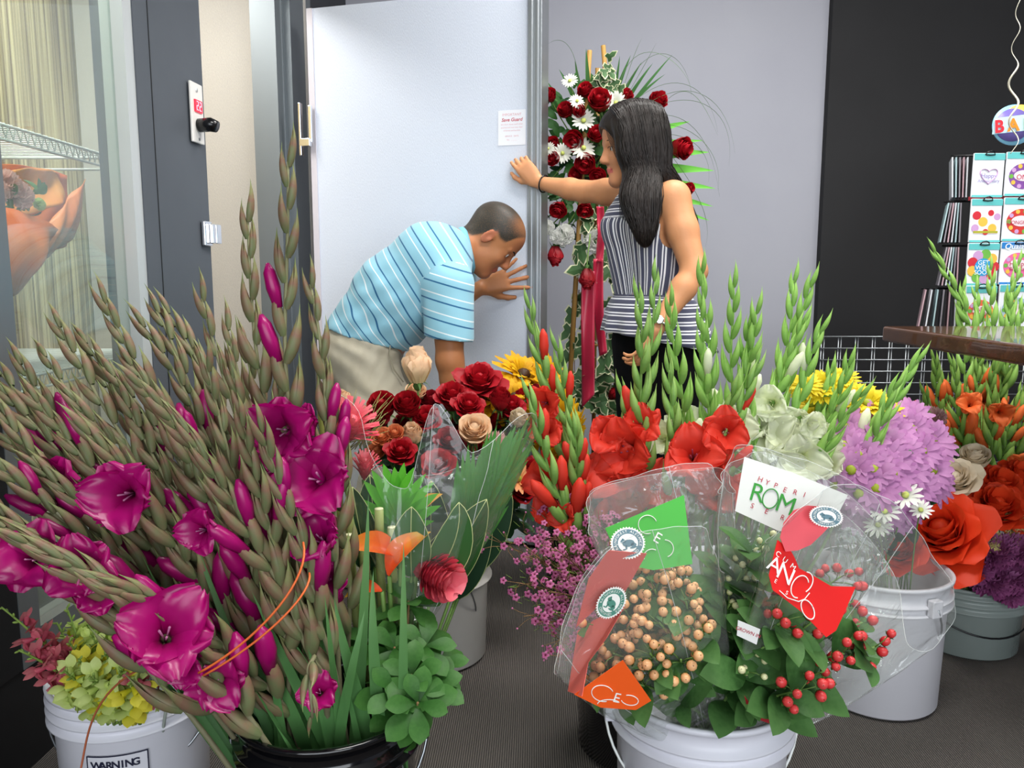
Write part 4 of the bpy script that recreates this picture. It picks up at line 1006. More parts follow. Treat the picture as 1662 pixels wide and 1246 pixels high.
# loose flower heads of the heap near the black bucket rim
make_glad('drooping magenta gladiolus with one bloom low at the black bucket rim', 'drooping gladiolus', P(505, 1165, 1.00), foot_in(bk_blk, 3, 40, .05, .2), (.0, -.06, .22), K_MAG, [(517, 1122, 62)], .7, 4, .05, 0, 0, 77)
RG = [(859, 496, 1.62, [(882, 655, 55), (885, 700, 62)], -.02), (903, 565, 1.58, [(880, 780, 62), (890, 828, 60)], .0), (861, 646, 1.52, [], -.02), (1038, 484, 1.60, [(1012, 730, 95)], .0), (1066, 452, 1.66, [(1040, 690, 60)], .0),
 (1087, 600, 1.62, [(1000, 760, 100), (1020, 800, 90)], .02), (1190, 640, 1.60, [(1125, 735, 88), (1150, 770, 80)], .01), (1228, 590, 1.64, [(1178, 700, 70), (1165, 800, 80)], .01), (1010, 640, 1.66, [(1065, 790, 80), (985, 705, 70)], .0), (930, 690, 1.55, [(915, 840, 45)], .0)]
for i, (px, py, Y, fl, b) in enumerate(RG):
    make_glad('scarlet gladiolus with open flowers' if fl else 'scarlet gladiolus still in bud', 'scarlet gladioli above the label' if px > 950 else 'scarlet gladioli beside the waxflowers',
              P(px, py, Y), foot_in(bk_red, i, len(RG), .09, .05), (b, 0, .0), K_RED, fl, .52, 13, .090, 1, .40, i+50)
WG = [(1140, 439, 1.70, [(1075, 712, 55)], .0), (1087, 491, 1.66, [], .0), (1136, 515, 1.72, [], .0), (1189, 462, 1.72, [(1112, 702, 72)], .0), (1228, 505, 1.72, [(1190, 695, 72), (1165, 740, 50)], .0), (1290, 455, 1.84, [(1240, 700, 80), (1250, 655, 60)], .0), (1316, 462, 1.82, [(1215, 745, 70), (1225, 690, 55)], .0),
 (1331, 536, 1.80, [(1300, 745, 75), (1318, 690, 50)], .0), (1212, 533, 1.76, [(1262, 760, 75)], .0), (1300, 522, 1.80, [(1272, 705, 60)], .0), (1348, 603, 1.88, [(1330, 715, 60)], .02), (1379, 590, 1.80, [(1295, 690, 60)], .02), (1490, 585, 1.82, [(1345, 752, 45)], .03), (1451, 629, 1.78, [], .02), (1395, 640, 1.72, [], 0)]
for i, (px, py, Y, fl, b) in enumerate(WG):
    make_glad('lime green gladiolus with cream flowers' if fl else 'lime green gladiolus still in bud', 'cream gladioli in flower' if fl else 'lime gladioli in bud',
              P(px, py, Y), foot_in(bk_wht, i, len(WG), .10, .05), (b, 0, .0), K_WHT, [(a, b_, c*1.05) for a, b_, c in fl], .50, 14, .098, 1, .10, i+80)
OG = [(1500, 640, 2.50, [(1515, 745, 45)], 0), (1517, 585, 2.60, [(1520, 680, 35)], 0), (1548, 592, 2.62, [(1570, 630, 50)], 0), (1570, 640, 2.6, [(1575, 655, 45)], 0), (1592, 585, 2.66, [(1610, 715, 55), (1590, 700, 40)], 0), (1612, 600, 2.58, [(1625, 670, 45)], 0),
 (1640, 590, 2.66, [(1655, 635, 45), (1650, 700, 45)], 0), (1655, 640, 2.6, [(1655, 760, 60)], 0), (1470, 652, 2.5, [(1545, 740, 50)], 0), (1535, 625, 2.70, [(1560, 780, 45)], 0), (1675, 600, 2.6, [(1665, 700, 45)], 0), (1585, 610, 2.74, [(1600, 650, 45)], 0), (1625, 615, 2.7, [(1632, 740, 50)], 0)]
for i, (px, py, Y, fl, b) in enumerate(OG):
    make_glad('orange gladiolus upright below the wooden table top', 'orange gladioli', P(px, py, Y), foot_in(bk_org, i, len(OG), .10, .05), (-.03, 0, 0), K_ORG, [(a, b_, c*.8) for a, b_, c in fl[:1]] if i % 2 else [], .50, 13, .098, 1, .45, i+120)
TG = [(1515, 408, 2.72, -.0), (1560, 470, 2.74, .0), (1606, 436, 2.70, .0), (1652, 428, 2.72, .0), (1585, 472, 2.76, 0), (1640, 475, 2.68, 0), (1670, 470, 2.7, 0)]
for i, (px, py, Y, b) in enumerate(TG):
    make_glad('lime gladiolus tip rising above the wooden table top', 'lime gladioli above the table', P(px, py, Y), foot_in(bk_org, i+3, 14, .09, .05), (.14 if i == 0 else .0, 0, .03), K_WHT, [], .55, 12, .10, 0, .0, i+150)
# ------------------------------------------------------------------ roses, chrysanthemums, carnations
def gm(k, *a, **kw): return once('mat_'+k, lambda: gmat(k, *a, **kw))
RED = gm('red_rose_petal', '7A0616', 'A80E1E', 'BE1A28', scale=3, noise=.2, p=(.1, .9), rough=.55, thru=.2)
RED2 = gm('deep_red_rose_petal', '5A0614', '86101E', '981824', scale=3, noise=.2, p=(.1, .9), rough=.55, thru=.2)
PEACH = gm('peach_rose_petal', 'EAD8A0', 'F6D2AC', 'F8DDBC', scale=3, noise=.2, p=(.0, .9), rough=.5)
PORNG = gm('apricot_rose_petal', 'E49A58', 'E88A58', 'EE9A6C', scale=3, noise=.2, p=(.0, .9), rough=.5)
CREAM = gm('cream_rose_petal', 'E6DDB8', 'EEDFC4', 'F2E6D2', scale=3, noise=.2, p=(.0, .9), rough=.5)
ORNG = gm('orange_rose_petal', 'D03010', 'E4401C', 'EC5228', scale=3, noise=.2, p=(.0, .9), rough=.5, thru=.25)
LILAC = gm('lilac_petal', 'B878B0', 'D69CCB', 'E2B4DA', scale=3, noise=.2, p=(.0, .4), rough=.6)
WHITE = gm('white_petal', 'E6EADB', 'F2F3EC', 'F6F6F4', scale=3, noise=.1, p=(.0, .4), rough=.6)
YEL = gm('yellow_petal', 'E2C81E', 'F0DC30', 'F4E450', scale=3, noise=.1, p=(.0, .4), rough=.6)
SUNY = gm('sunflower_petal', 'D09606', 'E4B40C', 'EEC51C', scale=3, noise=.1, p=(.0, .4), rough=.6)
PURP = gm('purple_carnation_petal', '84386E', 'A0588C', 'B878A8', scale=5, noise=.3, p=(.0, .6), rough=.6)
PINKC = gm('pink_carnation_petal', 'DDA4A4', 'E8BCB8', 'F0CEC8', scale=5, noise=.3, p=(.0, .6), rough=.6)
LIME = gm('lime_carnation_petal', 'B8D080', 'CBDD98', 'D8E6B0', scale=5, noise=.3, p=(.0, .6), rough=.6)
PALEY = gm('pale_yellow_petal', 'DCD488', 'ECE4A0', 'F2ECBC', scale=5, noise=.3, p=(.0, .6), rough=.6)
DISC = gm('green_disc', '8E9A28', 'B0A830', thru=0, scale=20); BROWND = gm('brown_disc', '3A2410', '5C3C18', thru=0, scale=20)
GRNC = gm('pale_green_disc', 'B4C060', 'C8CE78', thru=0, scale=20)
GROUPS = {}
def leaf_on(t, I, p, d, L, w, m, mesh='leafoval', side=None, **k):
    me = once(mesh+m.name, lambda: leafp(MB(), 1, .28, .25, .18).mesh('leaf', m))
    side = side or d.orthogonal(); z = (d*.5+V(side).normalized()*.8).normalized(); return link('leaf', me, t, I @ frame(p, z, d) @ S(L) @ Matrix.Diagonal((1, w, 1, 1)))
def head_thing(cat, name, label, group, px, py, Y, size, foot, meshkey, meshfn, m, openn=0, facing=None, disc=None, cal=True, leaves=2, sag=.0, lm=None, srad=.003, part='blossom', lsz=1):
    """a cut flower: stem from foot to a blossom of `size` px seen at (px, py)"""
    c = P(px, py, Y); k = size/FPX*Y*1.25; foot = V(foot)
    f = (facing and V(facing)) or ((c-foot).normalized()*.75+TOCAM(c)*.55+V((R_(-.15, .15), 0, R_(-.1, .15))))
    f = f.normalized(); base = c-f*k*.32; d0 = (base-foot)
    pts = bez([foot, foot+d0*.5+V((0, 0, sag)), base-f*min(.08, d0.length*.3), base], 10)
    t, I = stem_thing(name, label, cat, pts, group, (srad, srad*.8))
    b = link(part, once(meshkey+m.name, lambda: meshfn().mesh(part, m)), t, I @ frame(base, f, V((R_(-1, 1), R_(-1, 1), R_(-1, 1)))) @ S(k))
    if cal:
        ck = 'calyx%d' % (cal is True); link('calyx', once(ck, lambda: (calyx(MB()) or 1) if 0 else _cal()), t, I @ frame(base, f) @ S(k))
    if disc: link('disc', once('disc'+disc[0].name, lambda: MB().ball((0, 0, .09), (.115, .115, .085), 12, 8).mesh('disc', disc[0])), t, I @ frame(base, f) @ S(k*disc[1]))
    for j in range(leaves):
        p, d = path_at(pts, R_(.45, .9)); s_ = Quaternion(d, R_(0, 6.28)) @ d.orthogonal(); leaf_on(t, I, p, d, R_(.045, .075)*lsz, R_(.8, 1.1), lm or LEAFD, side=s_)
    return t
def _cal(): m = MB(); calyx(m); return m.mesh('calyx', SEPAL)
def rose(label, group, px, py, Y, size, m, foot, o=.8, **k):
    v = int(o*4)*2+rnd.randint(0, 1)
    return head_thing('flower', 'rose', label, group, px, py, Y, size, foot, 'rose%d' % v, lambda: rosep(MB(), o, 22, v), m, **k)
def mum(label, group, px, py, Y, size, m, foot, disc=None, n=22, name='chrysanthemum', **k):
    v = rnd.randint(0, 2); 
    return head_thing('flower', name, label, group, px, py, Y, size, foot, 'mum%d_%d' % (v, n), lambda: daisy(MB(), n, 3 if n > 18 else (2 if n == 17 else 1), .5, .055 if n > 18 else .075, ((.08, .14, .20) if n == 17 else (.15, .3, .42))[v], v, .5), m, disc=(disc or DISC, 1), cal=False, srad=.0022, part='petals', **k)
def carn(label, group, px, py, Y, size, m, foot, **k):
    v = rnd.randint(0, 1)
    return head_thing('flower', 'carnation', label, group, px, py, Y, size, foot, 'carn%d' % v, lambda: carnp(MB(), 46, v), m, **k)
def in_b(c, z=.04, r=.08): a = R_(0, 6.28); q = r*math.sqrt(R_(0, 1)); return V((c.x+q*math.cos(a), c.y+q*math.sin(a), z))

G = 'red roses in the middle bucket'
for px, py, Y, sz, o in [(621, 662, 2.02, 56, .5), (662, 660, 2.0, 52, .5), (698, 655, 2.1, 42, .5), (693, 683, 2.02, 46, .8), (734, 648, 2.06, 52, .8), (759, 664, 2.02, 50, .8), (777, 625, 2.14, 64, 1), (812, 650, 2.06, 44, .3), (829, 664, 2.1, 42, .8),
                         (863, 640, 2.14, 34, .2), (845, 645, 2.2, 28, .3), (650, 737, 1.92, 48, .9), (712, 757, 1.9, 50, .9), (727, 719, 1.96, 46, .8), (806, 684, 2.12, 36, .5), (613, 686, 2.0, 40, .8), (787, 730, 2.0, 38, .5), (862, 772, 2.02, 54, .8), (748, 695, 2.1, 44, .6), (845, 800, 2.0, 44, .8), (660, 690, 2.15, 46, .7)]:
    rose('red rose of the middle bunch', G, px, py, Y, sz, RED2 if (px+py) % 3 == 0 else RED, in_b(bk_rose), o, leaves=6, lsz=1.5)
rose('pale peach rosebud standing highest, in front of the man\'s trousers', None, 677, 598, 2.0, 62, PEACH, in_b(bk_rose), .12, facing=(0, -.1, 1))
for px, py, Y, sz, o, m in [(675, 640, 2.1, 40, .5, PEACH), (669, 706, 1.98, 44, .3, PEACH), (770, 701, 1.95, 58, .6, PEACH), (559, 652, 2.15, 38, .4, PEACH), (841, 680, 1.98, 38, .3, CREAM)]:
    rose('peach rose among the red roses of the middle bunch' if m is PEACH else 'cream rose at the right end of the red rose bunch', 'peach roses of the middle bunch' if m is PEACH else None, px, py, Y, sz, m, in_b(bk_rose), o)
for px, py, Y, sz in [(641, 706, 1.96, 34), (621, 712, 1.95, 36), (612, 735, 1.96, 34)]: rose('apricot orange rose left of the peach roses', 'apricot roses', px, py, Y, sz, PORNG, in_b(bk_rose), .6)
carn('pink carnation behind the palm leaf of the tropical bunch', None, 810, 716, 2.0, 40, PINKC, in_b(bk_rose))
mum('peach gerbera petals hanging right of the palm leaf', None, 843, 768, 1.95, 48, PORNG, in_b(bk_rose), n=18)
# sunflowers held by the man
bk_sun = V((.25, 2.48, .34)); B10 = bucket('black bucket hidden behind the scarlet gladioli, holding the yellow sunflowers', (bk_sun.x, bk_sun.y, 0), .15, .34, BLACKB, 1, None)
for px, py, Y, sz, f in [(806, 607, 2.42, 92, (.05, -.30, 1)), (858, 588, 2.5, 60, (.3, -.4, .8)), (903, 604, 2.5, 46, (.6, -.5, .4)), (934, 676, 2.45, 62, (.7, -.5, .2)), (945, 712, 2.42, 56, (.8, -.4, -.2)), (925, 742, 2.42, 46, (.4, -.5, -.5)), (838, 632, 2.4, 46, (.1, -.6, .7)), (885, 690, 2.5, 50, (.2, -.6, .5)), (790, 636, 2.5, 44, (-.4, -.6, .5)), (880, 640, 2.55, 50, (.2, -.8, .5))]:
    mum('yellow sunflower in the bunch beside the open door', 'sunflowers by the door', px, py, Y-.22, sz*1.35, SUNY, in_b(bk_sun), disc=BROWND, n=22, name='sunflower', facing=f, leaves=4, lm=LEAFG)
# lilac chrysanthemums
for i in range(34):
    a = i*2.399; q = math.sqrt((i+.5)/34); px = 1430+116*q*math.cos(a)+R_(-5, 5); py = 745+98*q*math.sin(a)+R_(-5, 5)
    if px < 1335 and py > 780: continue
    c = P(px, py, 1.0)
    mum('lilac chrysanthemum', 'lilac chrysanthemums', px, py, 1.90-.13*(1-q*q)**.5-.0008*(py-740), R_(58, 68), LILAC, in_b(bk_mum), n=17, leaves=3, lsz=1.3, facing=TOCAM(c)+V((math.cos(a)*q*.8, -.2, -math.sin(a)*q*.6+.35)))
for px, py, sz in [(1470, 797, 42), (1496, 822, 30), (1436, 822, 40), (1424, 846, 34)]: mum('small white chrysanthemum under the lilac bunch', 'small white chrysanthemums', px, py, 1.74, sz, WHITE, in_b(bk_mum), disc=GRNC, n=14, leaves=1)
for px, py, sz in [(1330, 618, 56), (1349, 640, 56), (1383, 628, 60), (1411, 642, 56), (1432, 660, 50), (1304, 614, 46), (1375, 655, 56), (1360, 605, 46), (1315, 645, 50), (1340, 668, 50)]:
    mum('yellow chrysanthemum behind the lilac bunch', 'yellow chrysanthemums', px, py, 1.92+R_(-.05, .05), sz, YEL, in_b(bk_mum, r=.1), n=24, leaves=1)
# orange roses, cream roses, carnations at the right
G = 'orange roses at the right'
for px, py, Y, sz, o in [(1531, 868, 1.98, 118, 1), (1618, 792, 2.15, 66, .8), (1615, 828, 2.08, 80, .9), (1563, 835, 2.06, 56, .8), (1460, 893, 1.88, 72, .9), (1650, 780, 2.2, 60, .8), (1655, 850, 2.1, 60, .8), (1560, 915, 2.08, 70, .8)]:
    rose('orange red rose in the bunch over the smoky bucket', G, px, py, Y, sz, ORNG, in_b(bk_clr), o)
rose('upper cream rose between lilac chrysanthemums and orange gladioli', None, 1583, 745, 2.10, 52, CREAM, in_b(bk_clr), .5)
rose('lower cream rose, wide open, right beside the lilac chrysanthemums', None, 1552, 781, 2.04, 66, CREAM, in_b(bk_clr), .8)
for px, py, sz in [(1617, 888, 58), (1651, 886, 56), (1612, 932, 62), (1645, 926, 60), (1582, 922, 46), (1640, 952, 50)]: carn('purple carnation under the orange roses at the right edge', 'purple carnations', px, py, 2.03, sz, PURP, in_b(bk_clr))
for px, py, sz in [(1602, 870, 42), (1656, 826, 46), (1655, 862, 40)]: carn('pale yellow carnation among orange roses at the right edge', 'pale yellow carnations', px, py, 2.06, sz, PALEY, in_b(bk_clr))
carn('lime green carnation right of the yellow chrysanthemums', None, 1467, 674, 2.25, 60, LIME, in_b(bk_clr))
carn('pale pink carnation just below the lime green carnation', None, 1490, 700, 2.22, 48, PINKC, in_b(bk_clr))
carn('pale pink carnation left of the upright orange gladioli', None, 1510, 672, 2.3, 40, PINKC, in_b(bk_clr))
rose('dark red rose peeping out beside the lime green carnation', None, 1450, 662, 2.3, 34, RED2, in_b(bk_clr), .6)

# ------------------------------------------------------------------ snapdragons
def floret():
    m = MB(); m.tube([(0, 0, 0), (0, 0, .25), (.03, 0, .5), (.05, 0, .62)], [.10, .15, .19, .17], 8, cap=False)
    for s_ in (-1, 1): m.join(leafp(MB(), .62, .30, -.55, .15, nv=5), frame((.08, s_*.10, .52), (.45, s_*.25, .8), (-1, 0, 0)))
    for s_ in (-1, 0, 1): m.join(leafp(MB(), .55, .24, .75, .12, nv=5), frame((-.06, s_*.10, .52), (-.75, s_*.45, .45), (1, 0, 0)))
    m.ball((-.08, 0, .60), (.12, .15, .11), 8, 6); return m
SN = {'yellow': gm('snap_yellow', 'C6CC30', 'E6DE34', 'ECE250', scale=3, p=(0, .9)), 'lime': gm('snap_lime', 'AECB60', 'C8DC74', 'D6E690', scale=3, p=(0, .9)), 'pink': gm('snap_pink', 'B8405A', 'C8566A', 'D47A80', scale=3, p=(0, .9))}
SNB = gm('snap_bud', '86A44C', '9CB85C')
def snapdragon(label, group, tip, foot, col, n=16, s0=.5, size=.026):
    tip = V(tip); foot = V(foot); pts = bez([foot, foot.lerp(tip, .5)+V((0, 0, .03)), tip], 12); t, I = stem_thing('snapdragon', label, 'flower', pts, group, (.0035, .0015), SNB)
    me = once('floret'+col, lambda: floret().mesh('floret', SN[col])); bd = once('snapbud', lambda: MB().ball((0, 0, .5), (.2, .2, .5), 7, 5).mesh('bud', SNB))
    for i in range(n):
        f = i/(n-1); p, d = path_at(pts, s0+(1-s0)*f*.98); a = i*2.2; sd = (Quaternion(d, a) @ d.orthogonal()).normalized(); z = (sd+d*.35).normalized()
        if f < .72: link('floret', me, t, I @ frame(p+sd*.002, z, d) @ S(size*lerp(1.1, .75, f)))
        else: link('bud', bd, t, I @ frame(p, (sd+d).normalized()) @ S(size*.55*lerp(1, .5, f)))
    return t
for px, py, Y, c in [(108, 985, 1.40, 'lime'), (132, 975, 1.46, 'lime'), (160, 998, 1.44, 'lime'), (188, 1002, 1.48, 'lime'), (112, 1040, 1.34, 'yellow'), (150, 1028, 1.36, 'lime'), (205, 1035, 1.40, 'yellow'), (172, 1058, 1.30, 'yellow'), (128, 1070, 1.28, 'yellow'), (222, 1062, 1.34, 'lime'), (92, 1010, 1.44, 'yellow'), (242, 1080, 1.36, 'lime'), (105, 1090, 1.26, 'lime'), (196, 1085, 1.26, 'lime'), (150, 1098, 1.24, 'lime'), (215, 1105, 1.24, 'yellow')]:
    snapdragon('%s snapdragon spike packed in the white bucket at lower left' % {'lime': 'lime green', 'yellow': 'yellow'}[c], '%s snapdragons' % c, P(px, py, Y), P(lerp(215, px, .45), 1175, 1.36), c, 18, .22, .038)
for px, py, Y in [(2, 985, 1.30), (30, 1055, 1.26), (62, 1035, 1.34)]: snapdragon('pink snapdragon spike leaning left out of the white bucket', 'pink snapdragons leaning left', P(px, py, Y), P(170, 1160, 1.36), 'pink', 14, .30, .033)
for px, py, Y in [(228, 1085, 1.25), (262, 1105, 1.28)]: snapdragon('pink snapdragon drooping at the right side of the white bucket', 'pink snapdragons drooping right', P(px, py, Y), P(215, 1180, 1.38), 'pink', 9, .4, .026)
STAT = gm('statice_grey', '9CA49C', 'B8BEB4', thru=0)
m = MB(); c = P(275, 1112, 1.30)
for i in range(130): a = i*2.399; q = math.sqrt((i+.5)/130); m.ball(c+V((.045*q*math.cos(a), .03*q*math.sin(a), .022*(1-q*q)+R_(-.004, .004))), .0032, 5, 4)
m.tube([c, V((bk_snap.x+.04, bk_snap.y, .06))], .003, 6); o = m.build('dusty_statice', STAT); tag(o, 'clump of dusty grey filler flowers at the right rim of the white snapdragon bucket', 'filler flower'); o['kind'] = 'stuff'

# ------------------------------------------------------------------ pink waxflower sprays
WAX = gm('wax_petal', 'B84C86', 'D078A6', 'DC90B8', scale=3, p=(0, .5)); WAXC = gm('wax_centre', '6A1436', '84204A', thru=0); NEED = gm('needle_green', '6E8C3C', '84A04A', thru=.1); TWIG = mat('twig_brown', '7A5E3C', .8)
def waxm():
    m = MB()
    for i in range(5): petal(m, lambda v: .12+.40*v, lambda v: .12+.10*math.sin(v*PI), lambda v: .06+.20*math.sin(min(1, v+.15)*PI*.92), i*2*PI/5, .3, 3, 4, 0, mi=0)
    m.lathe([(.02, -.30), (.12, -.10), (.16, .08), (.15, .14)], 8, 0, cap0=True); m.lathe([(.15, .13), (.10, .10), (.001, .11)], 8, 1); return m
def waxspray(label, group, tip, foot, nf=15, spread=.035):
    tip = V(tip); foot = V(foot); pts = bez([foot, foot.lerp(tip, .45)+V((0, 0, .06)), tip], 12); t, I = stem_thing('waxflower', label, 'flower', pts, group, (.0022, .001), TWIG, 5)
    me = once('wax', lambda: waxm().mesh('floret', [WAX, WAXC])); bd = once('waxb', lambda: MB().ball((0, 0, .2), (.2, .2, .25), 7, 5).mesh('bud', WAX)); tw = MB(); nd = MB()
    for i in range(nf):
        p, d = path_at(pts, R_(.55, 1)); e = p+d*R_(.005, .03)+V((R_(-1, 1), R_(-1, .4), R_(-.6, 1)))*spread; tw.tube([p, p.lerp(e, .5)+d*.006, e], .0006, 4)
        z = ((e-p).normalized()*.6+TOCAM(e)*R_(.2, 1)).normalized(); link('floret' if i % 4 else 'bud', me if i % 4 else bd, t, I @ frame(e, z) @ S(R_(.0130, .0165) if i % 4 else .010))
    for i in range(26):
        p, d = path_at(pts, R_(.4, 1)); p = p+V((R_(-1, 1), R_(-1, 1), R_(-1, 1)))*spread*.6; e = p+(d+V((R_(-1, 1), R_(-1, 1), R_(-.5, 1)))*.8).normalized()*R_(.012, .024); nd.tube([p, e], [.0008, .0003], 3)
    nd.build('needles', NEED, t, M=I); tw.build('twigs', TWIG, t, M=I); return t
for px, py, Y in [(816, 882, 1.50), (838, 945, 1.46), (862, 968, 1.44), (850, 862, 1.56), (880, 836, 1.58), (915, 822, 1.60), (950, 826, 1.58), (905, 870, 1.52), (940, 880, 1.48), (868, 900, 1.48), (905, 925, 1.44), (945, 935, 1.42), (880, 1010, 1.40), (905, 1040, 1.38), (925, 1000, 1.38), (975, 850, 1.50), (850, 1000, 1.42), (930, 960, 1.46), (890, 960, 1.40), (968, 900, 1.5), (920, 1062, 1.36), (875, 868, 1.5), (900, 890, 1.45)]:
    waxspray('pink waxflower spray left of the berry sleeves', 'pink waxflower sprays', P(px, py, Y), V((bk_red.x+R_(-.09, .02), bk_red.y+R_(-.10, .0), .24)), 20)

# ------------------------------------------------------------------ berry stems (hypericum)
def berrym(): 
    m = MB(); m.ball((0, 0, .5), (.46, .46, .52), 10, 8, 0); m.tube([(0, 0, 1.0), (0, 0, 1.14)], [.05, .02], 5, 1)
    for i in range(5): m.join(leafp(MB(), .5, .16, -.4, .1, nv=3), frame((.15*math.cos(i*1.257), .15*math.sin(i*1.257), .02), (math.cos(i*1.257), math.sin(i*1.257), .35), (0, 0, 1)), 2)
    return m
BM = {'orange': gm('berry_orange', 'D08A48', 'E0A066', 'E4AE7C', thru=0, rough=.3), 'red': gm('berry_red', 'B01820', 'CC2A30', 'D44444', thru=0, rough=.3), 'cream': gm('berry_cream', 'C8CC84', 'D8D89C', 'DEDCAC', thru=0, rough=.3)}
TIPB = gm('berry_tip', '6A3A20', '7A4A28', thru=0); HLEAF = gm('hyper_leaf', '38602E', '4E7A40', '5A8648', rough=.5)
def berries(label, group, tip, foot, col, nb=9, nl=6, spread=.028, r=.0082, ll=.06):
    tip = V(tip); foot = V(foot); pts = bez([foot, foot.lerp(tip, .5)+V((0, 0, .035)), tip], 12); t, I = stem_thing('berry_stem', label, 'berry stem', pts, group, (.0032, .0016))
    me = once('berry'+col, lambda: berrym().mesh('berry', [BM[col], TIPB, SEPAL])); tw = MB(); d = (pts[-1]-pts[-3]).normalized()
    for i in range(nb):
        p, _ = path_at(pts, R_(.80, 1)); a = i*2.399; sd = (Quaternion(d, a) @ d.orthogonal()).normalized(); e = p+sd*spread*R_(.35, 1)+d*R_(0, .03)
        tw.tube([p, p.lerp(e, .5)+d*.004, e], .0009, 4); link('berry', me, t, I @ frame(e, (e-p)+TOCAM(e)*.02+d*.01) @ S(r*2*R_(.85, 1.1)))
    tw.build('twigs', SEPAL, t, M=I)
    for i in range(nl):
        p, dd = path_at(pts, R_(.5, .95)); leaf_on(t, I, p, dd, R_(.8, 1.25)*ll, R_(.85, 1.15), HLEAF, side=Quaternion(dd, i*2.0+R_(-.4, .4)) @ dd.orthogonal())
    return t
fo = lambda: V((bk_hyp.x+R_(-.06, .06), bk_hyp.y+R_(-.04, .06), .25))
for px, py, Y in [(1003, 925, 1.22), (1058, 912, 1.24), (1100, 930, 1.22), (1020, 960, 1.18), (1062, 955, 1.16), (1112, 972, 1.15), (975, 1015, 1.16), (1020, 1000, 1.13), (1070, 1010, 1.12), (1125, 1020, 1.12), (995, 1060, 1.12), (1055, 1060, 1.10), (965, 1090, 1.14), (1105, 1070, 1.10), (1080, 925, 1.26), (1140, 980, 1.2), (1035, 1110, 1.10), (990, 1098, 1.12)]:
    berries('orange berry stem in the left clear sleeve', 'orange berry stems', P(px, py, Y), fo(), 'orange', 10, 6)
for px, py, Y in [(1290, 960, 1.20), (1330, 1000, 1.14), (1385, 975, 1.22), (1400, 1010, 1.18), (1365, 935, 1.26), (1420, 1050, 1.16), (1335, 1090, 1.10), (1300, 1120, 1.08), (1275, 1005, 1.12), (1370, 1060, 1.12), (1310, 940, 1.2)]:
    berries('red berry stem in the right clear sleeve', 'red berry stems', P(px, py, Y), fo(), 'red', 6, 9, ll=.075)
for px, py, Y in [(1216, 880, 1.22), (1236, 885, 1.20), (1205, 925, 1.22), (1228, 960, 1.2), (1212, 1010, 1.18), (1240, 1050, 1.14), (1185, 980, 1.2), (1215, 1090, 1.12)]:
    berries('cream berry stem under the white romance label', 'cream berry stems', P(px, py, Y), fo(), 'cream', 4, 10, .018, .0062, .075)

# ------------------------------------------------------------------ glossy leaf sprigs in the black bucket
PIT = gm('glossy_leaf', '2A5420', '3A6A2C', '4C7C3A', rough=.42, spec=.25, p=(0, 1))
def sprig(label, group, px, py, Y, foot, n=8, L=.066):
    tip = P(px, py, Y); pts = bez([foot, V(foot).lerp(tip, .5)+V((.02, 0, .05)), tip], 10); t, I = stem_thing('leaf_sprig', label, 'foliage', pts, group, (.003, .002), TWIG)
    me = once('pit', lambda: leafp(MB(), 1, .26, .25, .10, shape=1.7).mesh('leaf', PIT)); d = (pts[-1]-pts[-3]).normalized(); d = (d+TOCAM(tip)*.8).normalized()
    for i in range(n):
        a = i*2.399; sd = (Quaternion(d, a) @ d.orthogonal()).normalized(); z = sd+d*lerp(.05, .9, i/n)+V((R_(-.3, .3), 0, R_(-.3, .3))); link('leaf', me, t, I @ frame(tip-d*.014*(1-i/n), z, d) @ S(L*lerp(1.1, .7, i/n)))
    for i in range(4):
        p, dd = path_at(pts, R_(.5, .9)); sd = (Quaternion(dd, R_(0, 6)) @ dd.orthogonal()).normalized(); link('leaf', me, t, I @ frame(p, sd+dd*.3, dd) @ S(L*.9))
    return t
for px, py, Y in [(663, 975, 1.32), (690, 1045, 1.26), (712, 1078, 1.28), (668, 1095, 1.20), (640, 1050, 1.25), (700, 1110, 1.22), (630, 1010, 1.33), (678, 1140, 1.16), (640, 1120, 1.18), (600, 1040, 1.30)]:
    sprig('glossy round leaved sprig at the right rim of the black bucket', 'glossy leaf sprigs', px, py, Y, V((bk_blk.x+.09, bk_blk.y+R_(-.03, .06), .12)))
for i, (a, b, c_, w_) in enumerate([((655, 880), (656, 1040), (652, 1175), .0085), ((606, 925), (600, 1050), (618, 1185), .011), ((542, 968), (560, 1080), (605, 1190), .012), ((498, 985), (530, 1090), (560, 1190), .010), ((592, 990), (575, 1080), (540, 1190), .009), ((470, 1030), (520, 1120), (560, 1195), .011), ((420, 1040), (455, 1120), (500, 1190), .012), ((380, 1110), (430, 1160), (480, 1200), .016), ((330, 1140), (400, 1185), (455, 1205), .013)]):
    Yk = 1.165+.012*(i % 4); o = blade(MB(), bez([P(c_[0], c_[1], Yk+.02)-V((0, -.03, .12)), P(c_[0], c_[1], Yk), P(b[0], b[1], Yk), P(a[0], a[1], Yk+.03)], 12), w_, (0, -1, .1)).build('sword_leaf', LEAFB)
    tag(o, 'long green sword leaf standing in the black bucket', 'leaf', 'sword leaves in the black bucket')
